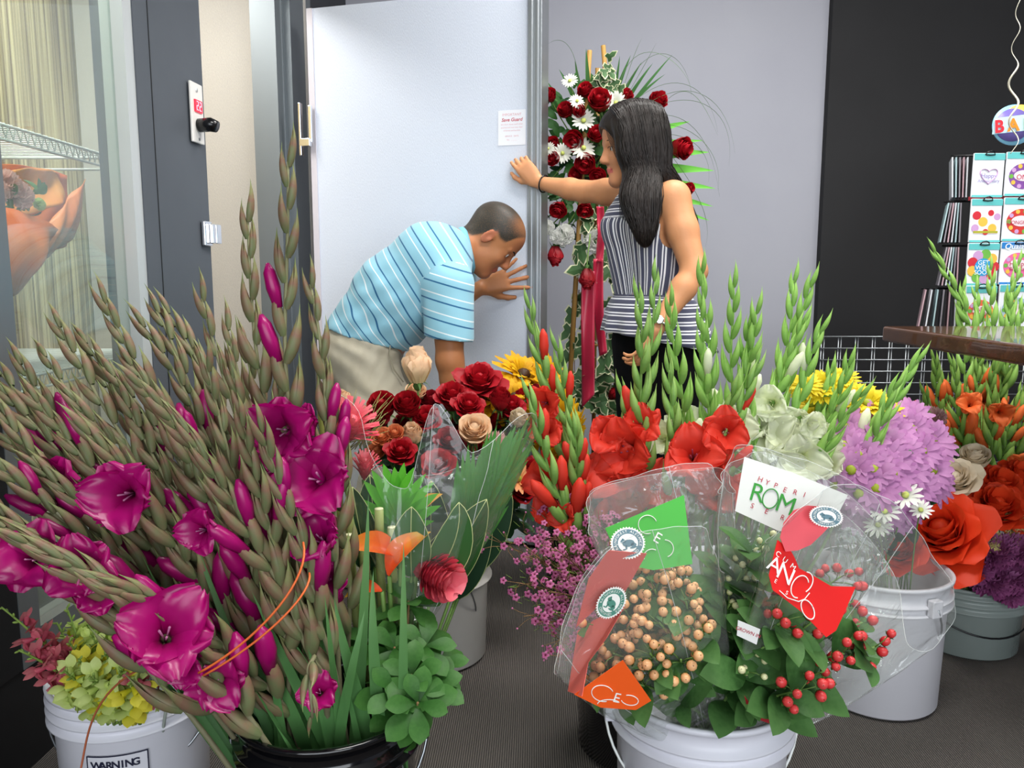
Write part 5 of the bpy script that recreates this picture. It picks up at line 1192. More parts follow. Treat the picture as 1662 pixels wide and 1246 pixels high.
# ------------------------------------------------------------------ wooden table, wire grid, balloon rack, hanging ribbon
wood = mat('stained_wood', '5E3A1E', .22, col2='3E2412', scale=5, stretch=(.6, 6, 6), coat=.6, bump=.05)
TX = P(1432, 531, 2.35)
t = thing('table', 'dark varnished wooden table with thick top at the right edge', 'table', (1.85, 1.6, 0)); TI = Matrix.Translation((-1.85, -1.6, 0))
tt = MB(); x0, x1, y0, y1, z1 = TX.x, 2.6, .9, 2.35, .905
o = tt.box(((x0+x1)/2, (y0+y1)/2, z1-.0225), (x1-x0, y1-y0, .045)).build('tabletop', wood, t, False, M=TI); bevel(o, .008, 3)
for sx in (x0+.55, x1-.12):
    for sy in (y0+.12, y1-.15): bevel(MB().box((sx, sy, (z1-.045)/2), (.06, .06, z1-.046)).build('leg', wood, t, False, M=TI), .003)
bevel(MB().box(((x0+.55+x1-.12)/2, y1-.15, z1-.095), (x1-x0-.73, .025, .09)).build('apron', wood, t, False, M=TI), .002)
# grid panel
g = thing('wire_grid_panel', 'chrome wire grid panel low in front of the black wall, beside the table', 'grid panel', (1.9, 3.55, 0)); GI = Matrix.Translation((-1.9, -3.55, 0))
zt_ = P(1400, 546, 3.55).z; gx0 = P(1333, 560, 3.55).x; gx1 = 2.55; m = MB()
nx = int((gx1-gx0)/.0762)
for i in range(nx+1): x = gx0+i*.0762; m.tube([(x, 3.55, .03), (x, 3.55, zt_)], .003, 6); m.tube([(x+.012, 3.55, .03), (x+.012, 3.55, zt_)], .0022, 5)
m.build('vertical_wires', ALU, g, M=GI); m = MB(); k = 0; z = zt_
while z > .04: m.tube([(gx0-.005, 3.544, z), (gx1, 3.544, z)], .003, 6); z -= .052
m.build('horizontal_wires', ALU, g, M=GI)
for x in (gx0+.1, gx1-.1): MB().tube([(x, 3.35, .012), (x, 3.75, .012)], .008, 8).tube([(x, 3.55, .012), (x, 3.55, .06)], .006, 8).build('foot', ALU, g, M=GI)
# balloon rack
rk = thing('balloon_rack', 'black spinner rack hung with packed foil balloons at the right edge', 'display rack', (2.25, 3.15, 0)); RI = Matrix.Translation((-2.25, -3.15, 0))
MB().tube([(2.25, 3.15, .02), (2.25, 3.15, 1.62)], .016, 12).build('pole', BLACK, rk, M=RI)
MB().lathe([(.001, 0), (.24, 0), (.24, .015), (.03, .03), (.001, .03)], 32, M=Matrix.Translation((2.25, 3.15, 0))).build('base', BLACK, rk, M=RI)
def tint(n, c, r=.35): return once('t'+n+c, lambda: mat(n, c, r, spec=.5))
pkw = tint('packet_white', 'E9EDF2'); tealm = tint('packet_teal', '5FB9B9'); bluem = tint('packet_blue', '2E7BC0')
rows = [(247, 322), (321, 395), (393, 465), (462, 540)]
colsx = [(1574, 1632), (1627, 1692)]; F = [(0, 0), (-4, -4), (-9, -9), (-13, -12)]
arts = [[('heart', 'D8A0B4', 'Happy Anniversary'), ('disc', '7E4E9A', 'ONE')], [('pillow', 'C83838', ''), ('disc', 'C83A36', 'CONGRATS')], [('fruit', '2E9AD0', 'GET WELL SOON'), ('disc', 'E06AA0', 'Happy Birthday')], [('disc', 'E8704A', 'HAPPY BDAY'), ('disc', 'A8C0D0', '')]]
RY = 3.05
def packet(label, group, px0, px1, py0, py1, Y, art, hdr):
    a = P(px0, py1, Y); b = P(px1, py0, Y); w_ = b.x-a.x; h_ = b.z-a.z; c = V(((a.x+b.x)/2, Y, (a.z+b.z)/2))
    t = thing('balloon_packet', label, 'balloon packet', c, group)
    bevel(MB().box((0, 0, 0), (w_*.96, .010, h_*.96)).build('packet', pkw, t, False), .003)
    MB().box((0, -.0062, h_*.40), (w_*.95, .0012, h_*.14)).build('header_strip', hdr, t, False)
    MB().box((0, -.0062, -h_*.45), (w_*.95, .0012, h_*.045)).build('footer_strip', hdr, t, False)
    MB().tube([(-.018, -.008, h_*.44), (-.012, -.012, h_*.50), (0, -.016, h_*.52), (.012, -.012, h_*.50), (.018, -.008, h_*.44), (0, -.009, h_*.43), (-.018, -.008, h_*.44)], .0022, 5).build('hanger_hook', BLACK, t)
    kind, col, words = art; cm = tint('print_'+col, col); m2 = tint('print_lilac', 'C49AC8'); m3 = tint('print_gold', 'E8B84C'); m4 = tint('print_red', 'C8303C'); m5 = tint('print_green', '6FB04C')
    D = lambda x, z, r, mt, y=-.0066, ry=None, nm='printed_motif': MB().lathe([(.0001, 0), (r, 0)], 24, M=Matrix.Translation((x, y, z)) @ Matrix.Rotation(PI/2, 4, 'X') @ Matrix.Diagonal((1, (ry or r)/r, 1, 1))).build(nm, mt, t)
    if kind == 'heart':
        n = 26; pts = [V((.0078*16*math.sin(2*PI*i/n)**3*w_*4.4/2*1.0, -.007, (.0078*(13*math.cos(2*PI*i/n)-5*math.cos(4*PI*i/n)-2*math.cos(6*PI*i/n)))*w_*4.4/2)) for i in range(n+1)]
        hb_ = MB().tube(pts, .0035, 5, flat=.4).build('heart_outline', m2, t)
    elif kind == 'pillow':
        MB().box((0, -.0066, -.01), (w_*.76, .0008, h_*.46)).build('printed_motif', tint('print_cream', 'F0E2DC'), t, False)
        for i, (x, z, r) in enumerate([(-.045, .02, .02), (-.015, -.005, .022), (-.05, -.03, .018), (.02, .03, .014), (.03, -.03, .020), (.05, .015, .016), (0, -.045, .014)]): D(x*w_/.15, z*h_/.18, r*.8, [m4, m3, m2][i % 3], -.0072)
        MB().box((0, -.0072, -h_*.25), (w_*.76, .0008, h_*.05)).build('printed_band', tint('print_olive', 'A8A838'), t, False)
    elif kind == 'fruit':
        for i in range(9): D(.052*math.cos(i*.7)*w_/.15, .05*math.sin(i*.7)*h_/.18-.008, .019, [m4, m3, m5, m2][i % 4], -.0068-.0001*i)
        D(0, -.01, .040*w_/.15, cm, -.0082)
    else:
        D(0, -.008, .060*w_/.15, cm, ry=.052*w_/.15)
        for i in range(10): D(.050*math.cos(i*.63)*w_/.15, .042*math.sin(i*.63)*w_/.15-.008, .008, [m3, m2, m5][i % 3], -.0072)
        D(0, -.006, .040*w_/.15, tint('print_pale', 'EED8DE'), -.0076, .022*w_/.15)
    if words:
        ws = words.split(); n = len(ws)
        for i, wd_ in enumerate(ws):
            text(wd_, w_*(.14 if len(wd_) > 6 else .19), tint('print_word', 'FFFFFF' if kind == 'fruit' else ('8878B8' if kind == 'heart' else 'B03050')), t, Matrix.Translation((0, -.0090, -.012+(n-1-2*i)*h_*.055)) @ Matrix.Rotation(PI/2, 4, 'X'))
    MB().tube([(0, .005, h_*.46), (0, 3.15-Y, h_*.46)], .003, 5).build('peg', BLACK, t)
    return t
nm = [['heart anniversary', 'first birthday number one'], ['flowered pillow', 'red congratulations'], ['fruit wreath get well', 'pink birthday'], ['orange birthday', 'pale grey birthday']]
od = ['top', 'second', 'third', 'lowest']
for r in range(4):
    for c_ in range(2):
        x0_, x1_ = colsx[c_]; dx = F[r][c_]
        p = packet('%s foil balloon packet, %s row, %s column of the rack' % (nm[r][c_], od[r], ['left', 'right'][c_]), 'foil balloon packets', x0_+dx, x1_+dx, rows[r][0]+(-2 if c_ else 0), rows[r][1]+(-2 if c_ else 0), RY-.012*r, arts[r][c_], bluem if (r, c_) == (2, 1) else tealm)
        if (r, c_) == (2, 1): text('Qualatex', .030, pkw, p, Matrix.Translation((0, -.0072, .062)) @ Matrix.Rotation(PI/2, 4, 'X'), shear=.2, bold=.0006)
    # packets seen edge on, fanned on the left face
    a, b = rows[r]; xl = [1546, 1534, 1531, 1497][r]; xr = [1571, 1560, 1556, 1552][r]; n = 6 if r else 5
    for i in range(n):
        f = i/(n-1); top = P(lerp(xl+(6 if r > 0 else 0), xr, f), a+8, RY+.10-.02*r); bot = P(lerp(xl-(8 if r > 0 else 0), xr-3, f), b-2, RY+.10-.02*r); w_ = .16
        m = MB(); d = V((.47, 1, 0)).normalized(); nrm = d.cross((top-bot).normalized()).normalized()*.0025
        q = [top, top+d*w_, bot+d*w_, bot]; m.add([p+nrm for p in q]+[p-nrm for p in q], [(0, 1, 2, 3), (7, 6, 5, 4), (0, 4, 5, 1), (1, 5, 6, 2), (2, 6, 7, 3), (3, 7, 4, 0)])
        o = m.build('balloon_packet', [tint('edge_grey', 'C8CCD2'), tint('edge_teal', '9AB4B8'), tint('edge_dark', '7E7880'), tint('edge_rose', 'B09098')][(i+r) % 4], None, False)
        tag(o, 'thin foil balloon packet seen edge on, %s row left of the rack, %s from left' % (od[r], ['first', 'second', 'third', 'fourth', 'fifth', 'sixth'][i]), 'balloon packet', 'foil balloon packets seen edge on')
for r in range(4): q = P([1546, 1534, 1531, 1497][r]-2, rows[r][0]+6, RY+.18); MB().tube([q, V((2.25, 3.15, q.z))], .004, 6).build('side_arm', BLACK, rk, M=RI)
MB().box(((P(1574, 322, 3.1).x+P(1692, 322, 3.1).x)/2, 3.10, P(1600, 322, 3.1).z), (P(1692, 322, 3.1).x-P(1574, 322, 3.1).x, .02, .014)).build('red_price_rail', tint('rail_red', 'B82A34'), rk, False, M=RI)
# BALLOONS sign on the rack
sg = P(1668, 203, 3.05); s_ = thing('balloons_sign', 'round edged light blue BALLOONS sign above the rack, cut by the frame', 'sign', sg); SI = Matrix.Translation(-sg)
def disc(name, px, py, rx, ry, Y, mt, th=.004): c = P(px, py, Y); k = Y/FPX; MB().lathe([(.0001, 0), (1, 0), (1, 1), (.0001, 1)], 40, M=SI @ Matrix.Translation(c) @ Matrix.Rotation(PI/2, 4, 'X') @ Matrix.Diagonal((rx*k, ry*k, th, 1))).build(name, mt, s_)
disc('sign_board', 1645, 203, 34, 31, 3.05, tint('sign_sky', '8CCBEA')); disc('sign_board', 1712, 199, 92, 31, 3.052, tint('sign_sky', '8CCBEA')); disc('sign_plum_disc', 1643, 203, 27, 25, 3.045, tint('sign_plum', '6E62A8'))
disc('sign_gold_disc', 1655, 184, 20, 13, 3.046, tint('sign_gold', 'F2C45A')); disc('sign_orange_disc', 1684, 185, 18, 16, 3.045, tint('sign_orange', 'EE8A3A'))
a = P(1611, 215, 3.04); b = P(1730, 178, 3.04)
m = MB(); q = [P(1611, 218, 3.04), P(1802, 196, 3.04), P(1802, 168, 3.04), P(1614, 192, 3.04)]; m.add([p+V((0, y, 0)) for y in (0, .004) for p in q], [(0, 1, 2, 3), (7, 6, 5, 4), (0, 4, 5, 1), (1, 5, 6, 2), (2, 6, 7, 3), (3, 7, 4, 0)]); m.build('sign_banner', tint('sign_pale', 'BFE6F2'), s_, False, M=SI)
for i, ch in enumerate('BALLOONS'):
    text(ch, .062, [tint('sign_red', 'D8303C'), tint('sign_orange2', 'F08A2C'), tint('sign_yel', 'F0C83C'), tint('sign_green', '5AB04C')][i % 4], s_, SI @ Matrix.Translation(P(1622+i*23, 206-i*2.6, 3.034)) @ Matrix.Rotation(-.10, 4, 'Y') @ Matrix.Rotation(PI/2, 4, 'X'), bold=.0022)
MB().tube([P(1668, 230, 3.06), P(1668, 262, 3.06)], .004, 6).tube([P(1668, 262, 3.06), V((2.25, 3.15, 1.60))], .004, 6).build('sign_stem', BLACK, s_, M=SI)
# curling ribbon hanging from above
pts = []; n = 120
for i in range(n+1):
    f = i/n; y = lerp(-160, 250, f); amp = lerp(1, 7, min(1, max(0, (f-.35)*3))); pts.append(P(lerp(1668, 1645, min(1, f*1.5))+(amp*math.sin(f*42) if f > .3 else 0), y, 2.7)+V((0, .012*math.cos(f*42) if f > .3 else 0, 0)))
pts = [V((pts[0].x+.02, pts[0].y, 2.995))]+pts; m = MB(); m.tube(pts, .0035, 4, flat=.3); o = m.build('curling_ribbon', mat('ivory_ribbon', 'E8E4D0', .3)); tag(o, 'ivory curling ribbon hanging from above in front of the BALLOONS sign', 'ribbon')

# ------------------------------------------------------------------ orange wrapped bouquet in the cooler
bq = P(60, 360, 1.72); bq.x = -1.42*1.0
def Pc(px, py, dx=0):
    """point seen at a pixel on the plane X = -1.36+dx inside the cooler"""
    d = P(px, py, 1.0)-V((0, 0, CAMZ)); k = (-1.30+dx)/d.x; return V((0, 0, CAMZ))+d*k
t = thing('wrapped_bouquet', 'bouquet wrapped in orange paper behind the cooler glass', 'bouquet', Pc(20, 400)); BI = Matrix.Translation(-t.location)
OP = mat('orange_wrap_paper', 'E87C10', .5, col2='DC5C10', scale=7, stretch=(1, .3, 2), trans=0); OP2 = mat('pink_wrap_paper', 'E06A38', .5, col2='E0904A', scale=6)
def sheet(px_pts, dx0, mt, name='wrap_sheet', bulge=.04):
    A, B, C_, D_ = [Pc(x, y, d) for (x, y, d) in px_pts]
    thick(MB().grid(lambda u, v: A.lerp(B, u).lerp(D_.lerp(C_, u), v)+V((bulge*math.sin(u*PI)*math.sin(v*PI)+.006*math.sin(u*17+v*5), 0, .018*math.sin(u*PI*1.0)*(1-v)-.0)), 16, 12).build(name, mt, t, M=BI), .0015)
sheet([(-70, 270, -.10), (112, 285, -.06), (108, 400, .0), (-60, 440, .02)], 0, OP, bulge=-.10)
sheet([(-60, 330, .08), (98, 372, .06), (30, 475, .02), (-70, 520, .04)], 0, OP, bulge=.08)
sheet([(60, 400, .05), (142, 290, -.03), (120, 385, .02), (10, 465, .03)], 0, OP2, bulge=.03)
sheet([(-20, 290, -.04), (95, 278, -.06), (105, 330, -.02), (10, 360, .02)], 0, mat('orange_tissue', 'E6A04A', .6, col2='E07A2E', scale=9), bulge=-.03)
m = MB()
for i in range(26): c = Pc(R_(-30, 70), R_(310, 345), R_(-.02, .04)); m.join(leafp(MB(), .05, .014, .3, .2, nv=5), frame(c, (R_(-.5, 1), R_(-1, 1), R_(-.2, 1))))
m.build('greenery', LEAFG, t, M=BI)
for x, y in ((8, 300), (28, 318), (-15, 310)): link('blossom', once('carn0'+PINKC.name, lambda: carnp(MB(), 46, 0).mesh('blossom', PINKC)), t, BI @ frame(Pc(x, y, .03), (.8, -.6, .3)) @ S(.075))
link('blossom', once('carn0'+LIME.name, lambda: carnp(MB(), 46, 0).mesh('blossom', LIME)), t, BI @ frame(Pc(62, 332, .05), (.8, -.6, .3)) @ S(.035))
MB().tube([Pc(0, 440, .02), Pc(-30, 600, -.05), V((-1.5, 1.4, .82))], .018, 10).build('stem_bundle', STEMG, t, M=BI)
# orange ties on the gladioli
TIE = mat('orange_twine', 'D4622C', .5)
m = MB()
for k in (0, 1):
    a = [P(492+10*k, 880+50*k, 1.04), P(505+4*k, 930+25*k, .99), P(455+10*k, 1000+8*k, .985), P(380+14*k, 1062, .98), P(322+8*k, 1092+4*k, .985)]; m2 = MB(); m2.tube(bez(a, 18), .0016, 5); o = m2.build('orange_twine', TIE); tag(o, '%s orange twine tied across the magenta gladioli' % ['upper', 'lower'][k], 'twine', 'orange twines')
o = MB().tube(bez([P(254, 1078, 1.14), P(215, 1082, 1.18), P(165, 1120, 1.22), P(138, 1160, 1.22), P(142, 1210, 1.22), P(128, 1260, 1.20)], 24), .0018, 5).build('orange_twine', mat('rust_twine', 'A85A3A', .5)); tag(o, 'rust coloured twine hanging down in front of the white snapdragon bucket', 'twine')
# ------------------------------------------------------------------ tropical bunch in its clear sleeve
ft = V((bk_blk.x+.10, bk_blk.y+.10, .20))
def lash(name, label, cat, group, pts, r, mt, parts=()):
    t, I = stem_thing(name, label, cat, pts, group, r, mt); return t, I
CUT = gmat('cut_stem', '7E8A4C', '98A060', thru=0, scale=6); CUTT = gmat('cut_stem_end', 'D8D4A8', 'E2DEB8', thru=0)
for i, (px, py, Y) in enumerate([(566, 822, 1.40), (615, 826, 1.38), (636, 856, 1.37), (567, 868, 1.37), (590, 880, 1.42)]):
    top = P(px, py, Y); t = thing('green_cane', 'thick pale green cut stem standing up in the tropical bunch', 'stem', ft, 'cut stems of the tropical bunch'); I = Matrix.Translation(-ft); d = (top-ft).normalized()
    mid = top-V((0, 0, .12)); pp = bez([ft+V((.01*i-.02, 0, 0)), mid-V((0, 0, .1)), mid, top], 10); MB().tube(pp, .0082, 10).build('stem', CUT, t, M=I); MB().tube([top, top+V((0, 0, .0015))], .0079, 10).build('cut_end', CUTT, t, M=I)
def palm(label, base, tips, foot, mt, w=.009):
    """one frond: leaflets from points along the rachis to tip pixels"""
    base = V(base); t, I = stem_thing('palm_frond', label, 'leaf', bez([foot, V(foot).lerp(base, .6), base], 8), None, (.004, .003))
    end = P(*tips[len(tips)//2])
    n_ = len(tips); tips = [q for i in range(n_) for q in ([tips[i]] if i == n_-1 or w > .011 else [tips[i], tuple(lerp(tips[i][k], tips[i+1][k], .5) for k in range(3))])]
    for i, (px, py, Y) in enumerate(tips):
        e = P(px, py, Y); f = abs(i/(len(tips)-1)*2-1); b = base.lerp(end, .45*(1-f)); blade(MB(), bez([b, b.lerp(e, .5)+V((0, -.01, .012)), e], 7), w*R_(.85, 1.15), TOCAM(e), .35).build('leaflet', mt, t, M=I)
    MB().tube([base, base.lerp(end, .5)], .0022, 5).build('rachis', STEMG, t, M=I); return t
PALMG = gm('palm_green', '3E9A22', '5AB830', '70C844', scale=20, p=(0, 1)); PALMD = gm('palm_dark', '2E6A28', '478638', '5A9A46', scale=20, p=(0, 1))
palm('bright green palm frond fanning above the cut stems', P(642, 872, 1.46), [(566, 858, 1.42), (572, 838, 1.42), (578, 808, 1.42), (590, 780, 1.42), (603, 762, 1.42), (622, 752, 1.42), (640, 757, 1.42), (656, 750, 1.42), (672, 758, 1.40), (692, 768, 1.40), (705, 782, 1.40), (712, 800, 1.40), (716, 820, 1.40), (705, 845, 1.40)], ft, PALMG, .0115)
palm('dark green palm leaf with long upright leaflets right of the tropical bunch', P(745, 930, 1.52), [(735, 790, 1.48), (742, 745, 1.5), (760, 720, 1.5), (778, 735, 1.5), (792, 700, 1.5), (806, 690, 1.5), (822, 705, 1.52), (838, 688, 1.52), (852, 698, 1.52), (862, 672, 1.54), (872, 705, 1.54), (858, 745, 1.52), (840, 780, 1.5), (826, 820, 1.5)], ft, PALMD, .0105)
TI = gm('ti_green', '224A20', '305E2A', '3C6E34', scale=4, p=(0, 1)); EDGE = gm('ti_edge', 'B8C480', 'C8D090', thru=.1)
def tileaf(label, px0, py0, px1, py1, Y, w, foot, mt=TI, bend=(.0, -.02, 0)):
    a = P(px0, py0, Y); b = P(px1, py1, Y-.02); t, I = stem_thing('cordyline_cutting', label, 'leaf', bez([foot, V(foot).lerp(a, .6), a], 6), None, (.004, .003))
    c = a.lerp(b, .5)+V(bend); pts = bez([a, c, b], 10); blade_(pts, w, (0, -1, .1)).build('leaf', mt, t, M=I); m = MB()
    for s_ in (-1, 1): m.tube([edge_(pts, w, (0, -1, .1), i/16, s_) for i in range(17)], .0007, 4)
    m.tube([p+V((0, -.001, 0)) for p in pts], .0008, 5); m.build('pale_edge', EDGE, t, M=I); return t
def edge_(pts, w, nrm, v, U):
    N = len(pts)-1; i = min(int(v*N), N-1); p = pts[i].lerp(pts[i+1], v*N-i); tg = (pts[min(i+1, N)]-pts[max(0, i-1)]).normalized(); s_ = tg.cross(V(nrm)).normalized(); ww = w*math.sin(min(1, v**.85*.97+.03)*PI)**.7
    return p+s_*U*ww+V(nrm)*abs(U)*ww*.22
def blade_(pts, w, nrm): return MB().grid(lambda u, v: edge_(pts, w, nrm, v, u*2-1), 6, 16)
tileaf('dark broad leaf at the left side of the tropical bunch', 600, 925, 572, 790, 1.44, .034, ft, gm('ti_dark', '22402A', '2E5034', scale=4))
tileaf('broad leaf behind the cut stems of the tropical bunch', 620, 925, 600, 770, 1.48, .036, ft, gm('ti_dark', '22402A', '2E5034', scale=4))
tileaf('green broad leaf with cream edge in the middle of the tropical bunch', 668, 935, 668, 822, 1.36, .036, ft)
tileaf('green broad leaf with cream edge folded to the right in the tropical bunch', 690, 950, 745, 815, 1.36, .034, ft, bend=(.04, -.02, 0))
tileaf('dark green broad leaf at the right edge of the tropical bunch', 700, 965, 790, 810, 1.44, .040, ft)
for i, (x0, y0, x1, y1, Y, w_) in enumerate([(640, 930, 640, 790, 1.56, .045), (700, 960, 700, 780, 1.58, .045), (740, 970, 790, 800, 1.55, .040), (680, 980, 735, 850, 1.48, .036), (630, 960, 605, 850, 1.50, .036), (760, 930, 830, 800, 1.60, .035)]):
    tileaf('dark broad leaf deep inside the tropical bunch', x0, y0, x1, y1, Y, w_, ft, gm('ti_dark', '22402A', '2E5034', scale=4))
HEL = gm('heliconia_orange', 'D84A20', 'E0702C', 'C8A83C', scale=6, p=(.1, 1), rough=.35, thru=.1)
def helic(label, px0, py0, px1, py1, Y, w=.02):
    a = P(px0, py0, Y); b = P(px1, py1, Y); t, I = stem_thing('heliconia', label, 'flower', bez([ft, ft.lerp(a, .6), a], 6), 'orange heliconias', (.005, .004)); L = (b-a).length
    link('bract', once('hel', lambda: leafp(MB(), 1, .24, .25, .9, nv=12).mesh('bract', HEL)), t, I @ frame(a, b-a, (0, -.4, 1)) @ S(L)); return t
helic('orange heliconia bract with yellow tip in front of the broad leaves', 632, 935, 684, 852, 1.32); helic('orange heliconia bract curving left under the cut stems', 650, 905, 548, 872, 1.34)
helic('orange heliconia bract low at the left of the tropical bunch', 620, 960, 553, 958, 1.32); helic('red heliconia bract behind the bright palm frond', 655, 865, 705, 790, 1.5); helic('orange heliconia tip at the far left beside the ginger', 560, 780, 527, 705, 1.46)
GIN = gm('ginger_red', 'B4243C', 'D84058', 'EC7C84', scale=4, p=(0, 1), rough=.4, thru=.15)
def ginger(label, px, py, Y, size, face, sharp=0, foot=None):
    c = P(px, py, Y); k = size/FPX*Y; f = V(face).normalized(); base = c-f*k*.5; t, I = stem_thing('ginger_flower', label, 'flower', bez([foot or ft, (foot or ft).lerp(base, .6), base], 8), None, (.006, .005))
    def g():
        m = MB(); m.ball((0, 0, .4), (.2, .2, .35), 8, 6); n = 44
        for i in range(n):
            f_ = i/n; a = i*2.399; z0 = lerp(0, .62, f_); r0 = .26*math.sin(min(1, .25+f_*.75)*PI*.85)**.6
            L_ = lerp(.50, .34, f_)*(1.35 if sharp else 1); out = lerp(.55 if sharp else .30, .15, f_)
            petal(m, lambda v: r0*(.4+.6*v)+out*v*v*L_, lambda v: z0+L_*v*(1-.15*v), lambda v: (.06 if sharp else .19)*math.sin(min(1, v+.22)*PI*.82), a, .22, 4, 5)
        return m.mesh('bracts', GIN)
    link('bracts', once('ginger%d' % sharp, g), t, I @ frame(base, f) @ S(k*1.0)); return t
ginger('plump coral red ginger flower at the lower right of the tropical bunch', 712, 935, 1.33, 112, (.62, -.55, -.10)); ginger('spiky pink red ginger flower at the upper left of the tropical bunch', 566, 690, 1.46, 92, (.45, -.35, .75), 1)
ginger('small red ginger bud below the spiky ginger flower', 592, 755, 1.48, 52, (.1, -.2, 1), 1)
t, I = stem_thing('green_cane', 'thick pale green cut stem at the far left of the tropical sleeve', 'stem', bez([ft, P(540, 850, 1.5), P(524, 700, 1.5), P(522, 638, 1.5)], 10), None, (.010, .010), gmat('celery', 'A0B050', 'B4C068', thru=0), 10)
m = MB()
for i in range(22): a = P(R_(548, 600), R_(700, 740), 1.5); e = P(R_(560, 640), R_(630, 720), 1.5); m.tube([a, e], [.0012, .0004], 4)
o = m.build('dry_grass', mat('tan_grass', '8A8A4E', .7)); tag(o, 'wispy tan grass inside the tropical sleeve', 'grass'); o['kind'] = 'stuff'
# dark rose leaves hanging right of the middle bunch
for px, py, L_ in [(808, 842, .06), (822, 832, .05), (835, 848, .055), (798, 850, .06), (812, 862, .065), (840, 858, .045), (826, 822, .05)]:
    a = P(px, py-22, 2.0); b = V((bk_rose.x+.06, bk_rose.y, .1)); t, I = stem_thing('rose_cutting', 'dark green rose leaf hanging below the red roses', 'leaf', bez([b, b.lerp(a, .6)+V((0, 0, .06)), a], 8), 'dark rose leaves below the roses', (.002, .0015))
    link('leaf', once('roseleaf', lambda: leafp(MB(), 1, .34, .3, .1, shape=1.2).mesh('leaf', LEAFD)), t, I @ frame(a, (R_(-.4, .6), -.3, -1), (0, -1, 0)) @ S(L_))

# ------------------------------------------------------------------ clear sleeves
def sleeve(label, apex, loop, a=.12, key=0, bump=.7, gl=(.75, .07), ra=.028, group=None, seams=(0,)):
    A = P(*apex); L_ = [P(*q) for q in loop]; n = len(L_); t = thing('clear_sleeve', label, 'plastic sleeve', A, group); I = Matrix.Translation(-A)
    fl = film('clear_film_%d' % key, 'FBFDFC', a, .09, 'ECEDEA', bump, gl)
    cen = sum(L_, V((0, 0, 0)))/n
    def rim(u):
        x = (u % 1)*n; i = int(x) % n; f = x-int(x); p = [L_[(i+k) % n] for k in (-1, 0, 1, 2)]
        return .5*((2*p[1])+(p[2]-p[0])*f+(2*p[0]-5*p[1]+4*p[2]-p[3])*f*f+(3*p[1]-p[0]-3*p[2]+p[3])*f**3)
    def fn(u, v):
        r = rim(u); b = A+(r-cen).normalized()*ra; p = b.lerp(r, v); w_ = .0035*math.sin(u*53+v*6)+.0025*math.sin(u*97-v*11)+.002*math.sin(u*31+v*23); return p+(r-cen).normalized()*(w_*v+.10*(r-cen).length*math.sin(v*PI))
    MB().grid(fn, 84, 16).build('film', fl, t, M=I)
    sm_ = mat('film_seam_highlight', 'E8ECEA', .15, alpha=.55)  # pale lines put in as highlights along the film's seams and rim
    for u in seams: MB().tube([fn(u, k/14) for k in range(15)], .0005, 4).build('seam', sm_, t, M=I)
    MB().tube([fn(k/84, 1) for k in range(85)], .00045, 4, cap=False).build('rim_highlight', sm_, t, M=I); return t
sleeve('clear plastic sleeve round the tropical bunch', (672, 1015, 1.36), [(521, 638, 1.46), (572, 655, 1.38), (618, 765, 1.34), (662, 790, 1.34), (706, 655, 1.34), (768, 735, 1.34), (850, 672, 1.42), (872, 700, 1.55), (800, 730, 1.62), (700, 770, 1.62), (600, 750, 1.60), (535, 665, 1.56)], .05, 0, .4, (.45, .04), seams=(.33, .45))
sleeve('clear sleeve with orange berries at the front left of the white bucket', (1140, 1195, 1.24), [(904, 1094, 1.08), (928, 985, 1.03), (990, 890, 1.02), (1075, 858, 1.02), (1146, 862, 1.06), (1170, 930, 1.16), (1140, 900, 1.34), (1050, 880, 1.38), (970, 900, 1.34), (915, 1010, 1.24)], .10, 1, seams=(.28, .05))
sleeve('clear sleeve carrying the green label, behind the orange berries', (1165, 1190, 1.30), [(962, 870, 1.26), (960, 800, 1.24), (1045, 768, 1.22), (1142, 752, 1.24), (1185, 800, 1.26), (1170, 760, 1.44), (1060, 770, 1.48), (960, 800, 1.40)], .12, 2, seams=(.3, .5))
sleeve('clear sleeve carrying the white romance label', (1195, 1190, 1.27), [(1172, 800, 1.22), (1196, 726, 1.20), (1300, 745, 1.17), (1410, 800, 1.20), (1450, 870, 1.28), (1360, 790, 1.42), (1240, 735, 1.44), (1178, 760, 1.34)], .10, 3, seams=(.05, .4))
sleeve('wide clear sleeve with red berries at the right of the white bucket', (1215, 1192, 1.25), [(1248, 880, 1.06), (1330, 800, 1.05), (1418, 795, 1.09), (1505, 885, 1.14), (1554, 998, 1.20), (1478, 1052, 1.22), (1450, 930, 1.36), (1360, 830, 1.40), (1275, 850, 1.30)], .11, 4, seams=(.12, .3))

# ------------------------------------------------------------------ printed labels on the sleeves
class Plane:
    def __init__(s, a, b, c): s.o = P(*a); s.n = (P(*b)-s.o).cross(P(*c)-s.o).normalized(); s.n = s.n if s.n.y < 0 else -s.n
    def at(s, px, py, off=0):
        d = P(px, py, 1)-V((0, 0, CAMZ)); k = (s.o+s.n*off-V((0, 0, CAMZ))).dot(s.n)/d.dot(s.n); return V((0, 0, CAMZ))+d*k
    def M(s, px, py, ang, off):
        c, q = math.cos(math.radians(ang)), math.sin(math.radians(ang)); o = s.at(px, py, off); x = s.at(px+c, py-q, off)-o; y = s.at(px-q, py-c, off)-o; m = Matrix((x, y, x.cross(y).normalized()*x.length)).transposed().to_4x4(); m.translation = o; return m
def panel(label, poly, pl, mt, cat='label', name='paper_label', off=0):
    t = thing(name, label, cat, pl.at(*poly[0])); n = len(poly); f = [pl.at(x, y, off) for x, y in poly]; b = [p-pl.n*.0006 for p in f]
    MB().add(f+b, [tuple(range(n)), tuple(range(n, 2*n))[::-1]]+[(i, (i+1) % n, n+(i+1) % n, n+i) for i in range(n)]).build('sheet', mt, t, False, M=Matrix.Translation(-t.location)); return t
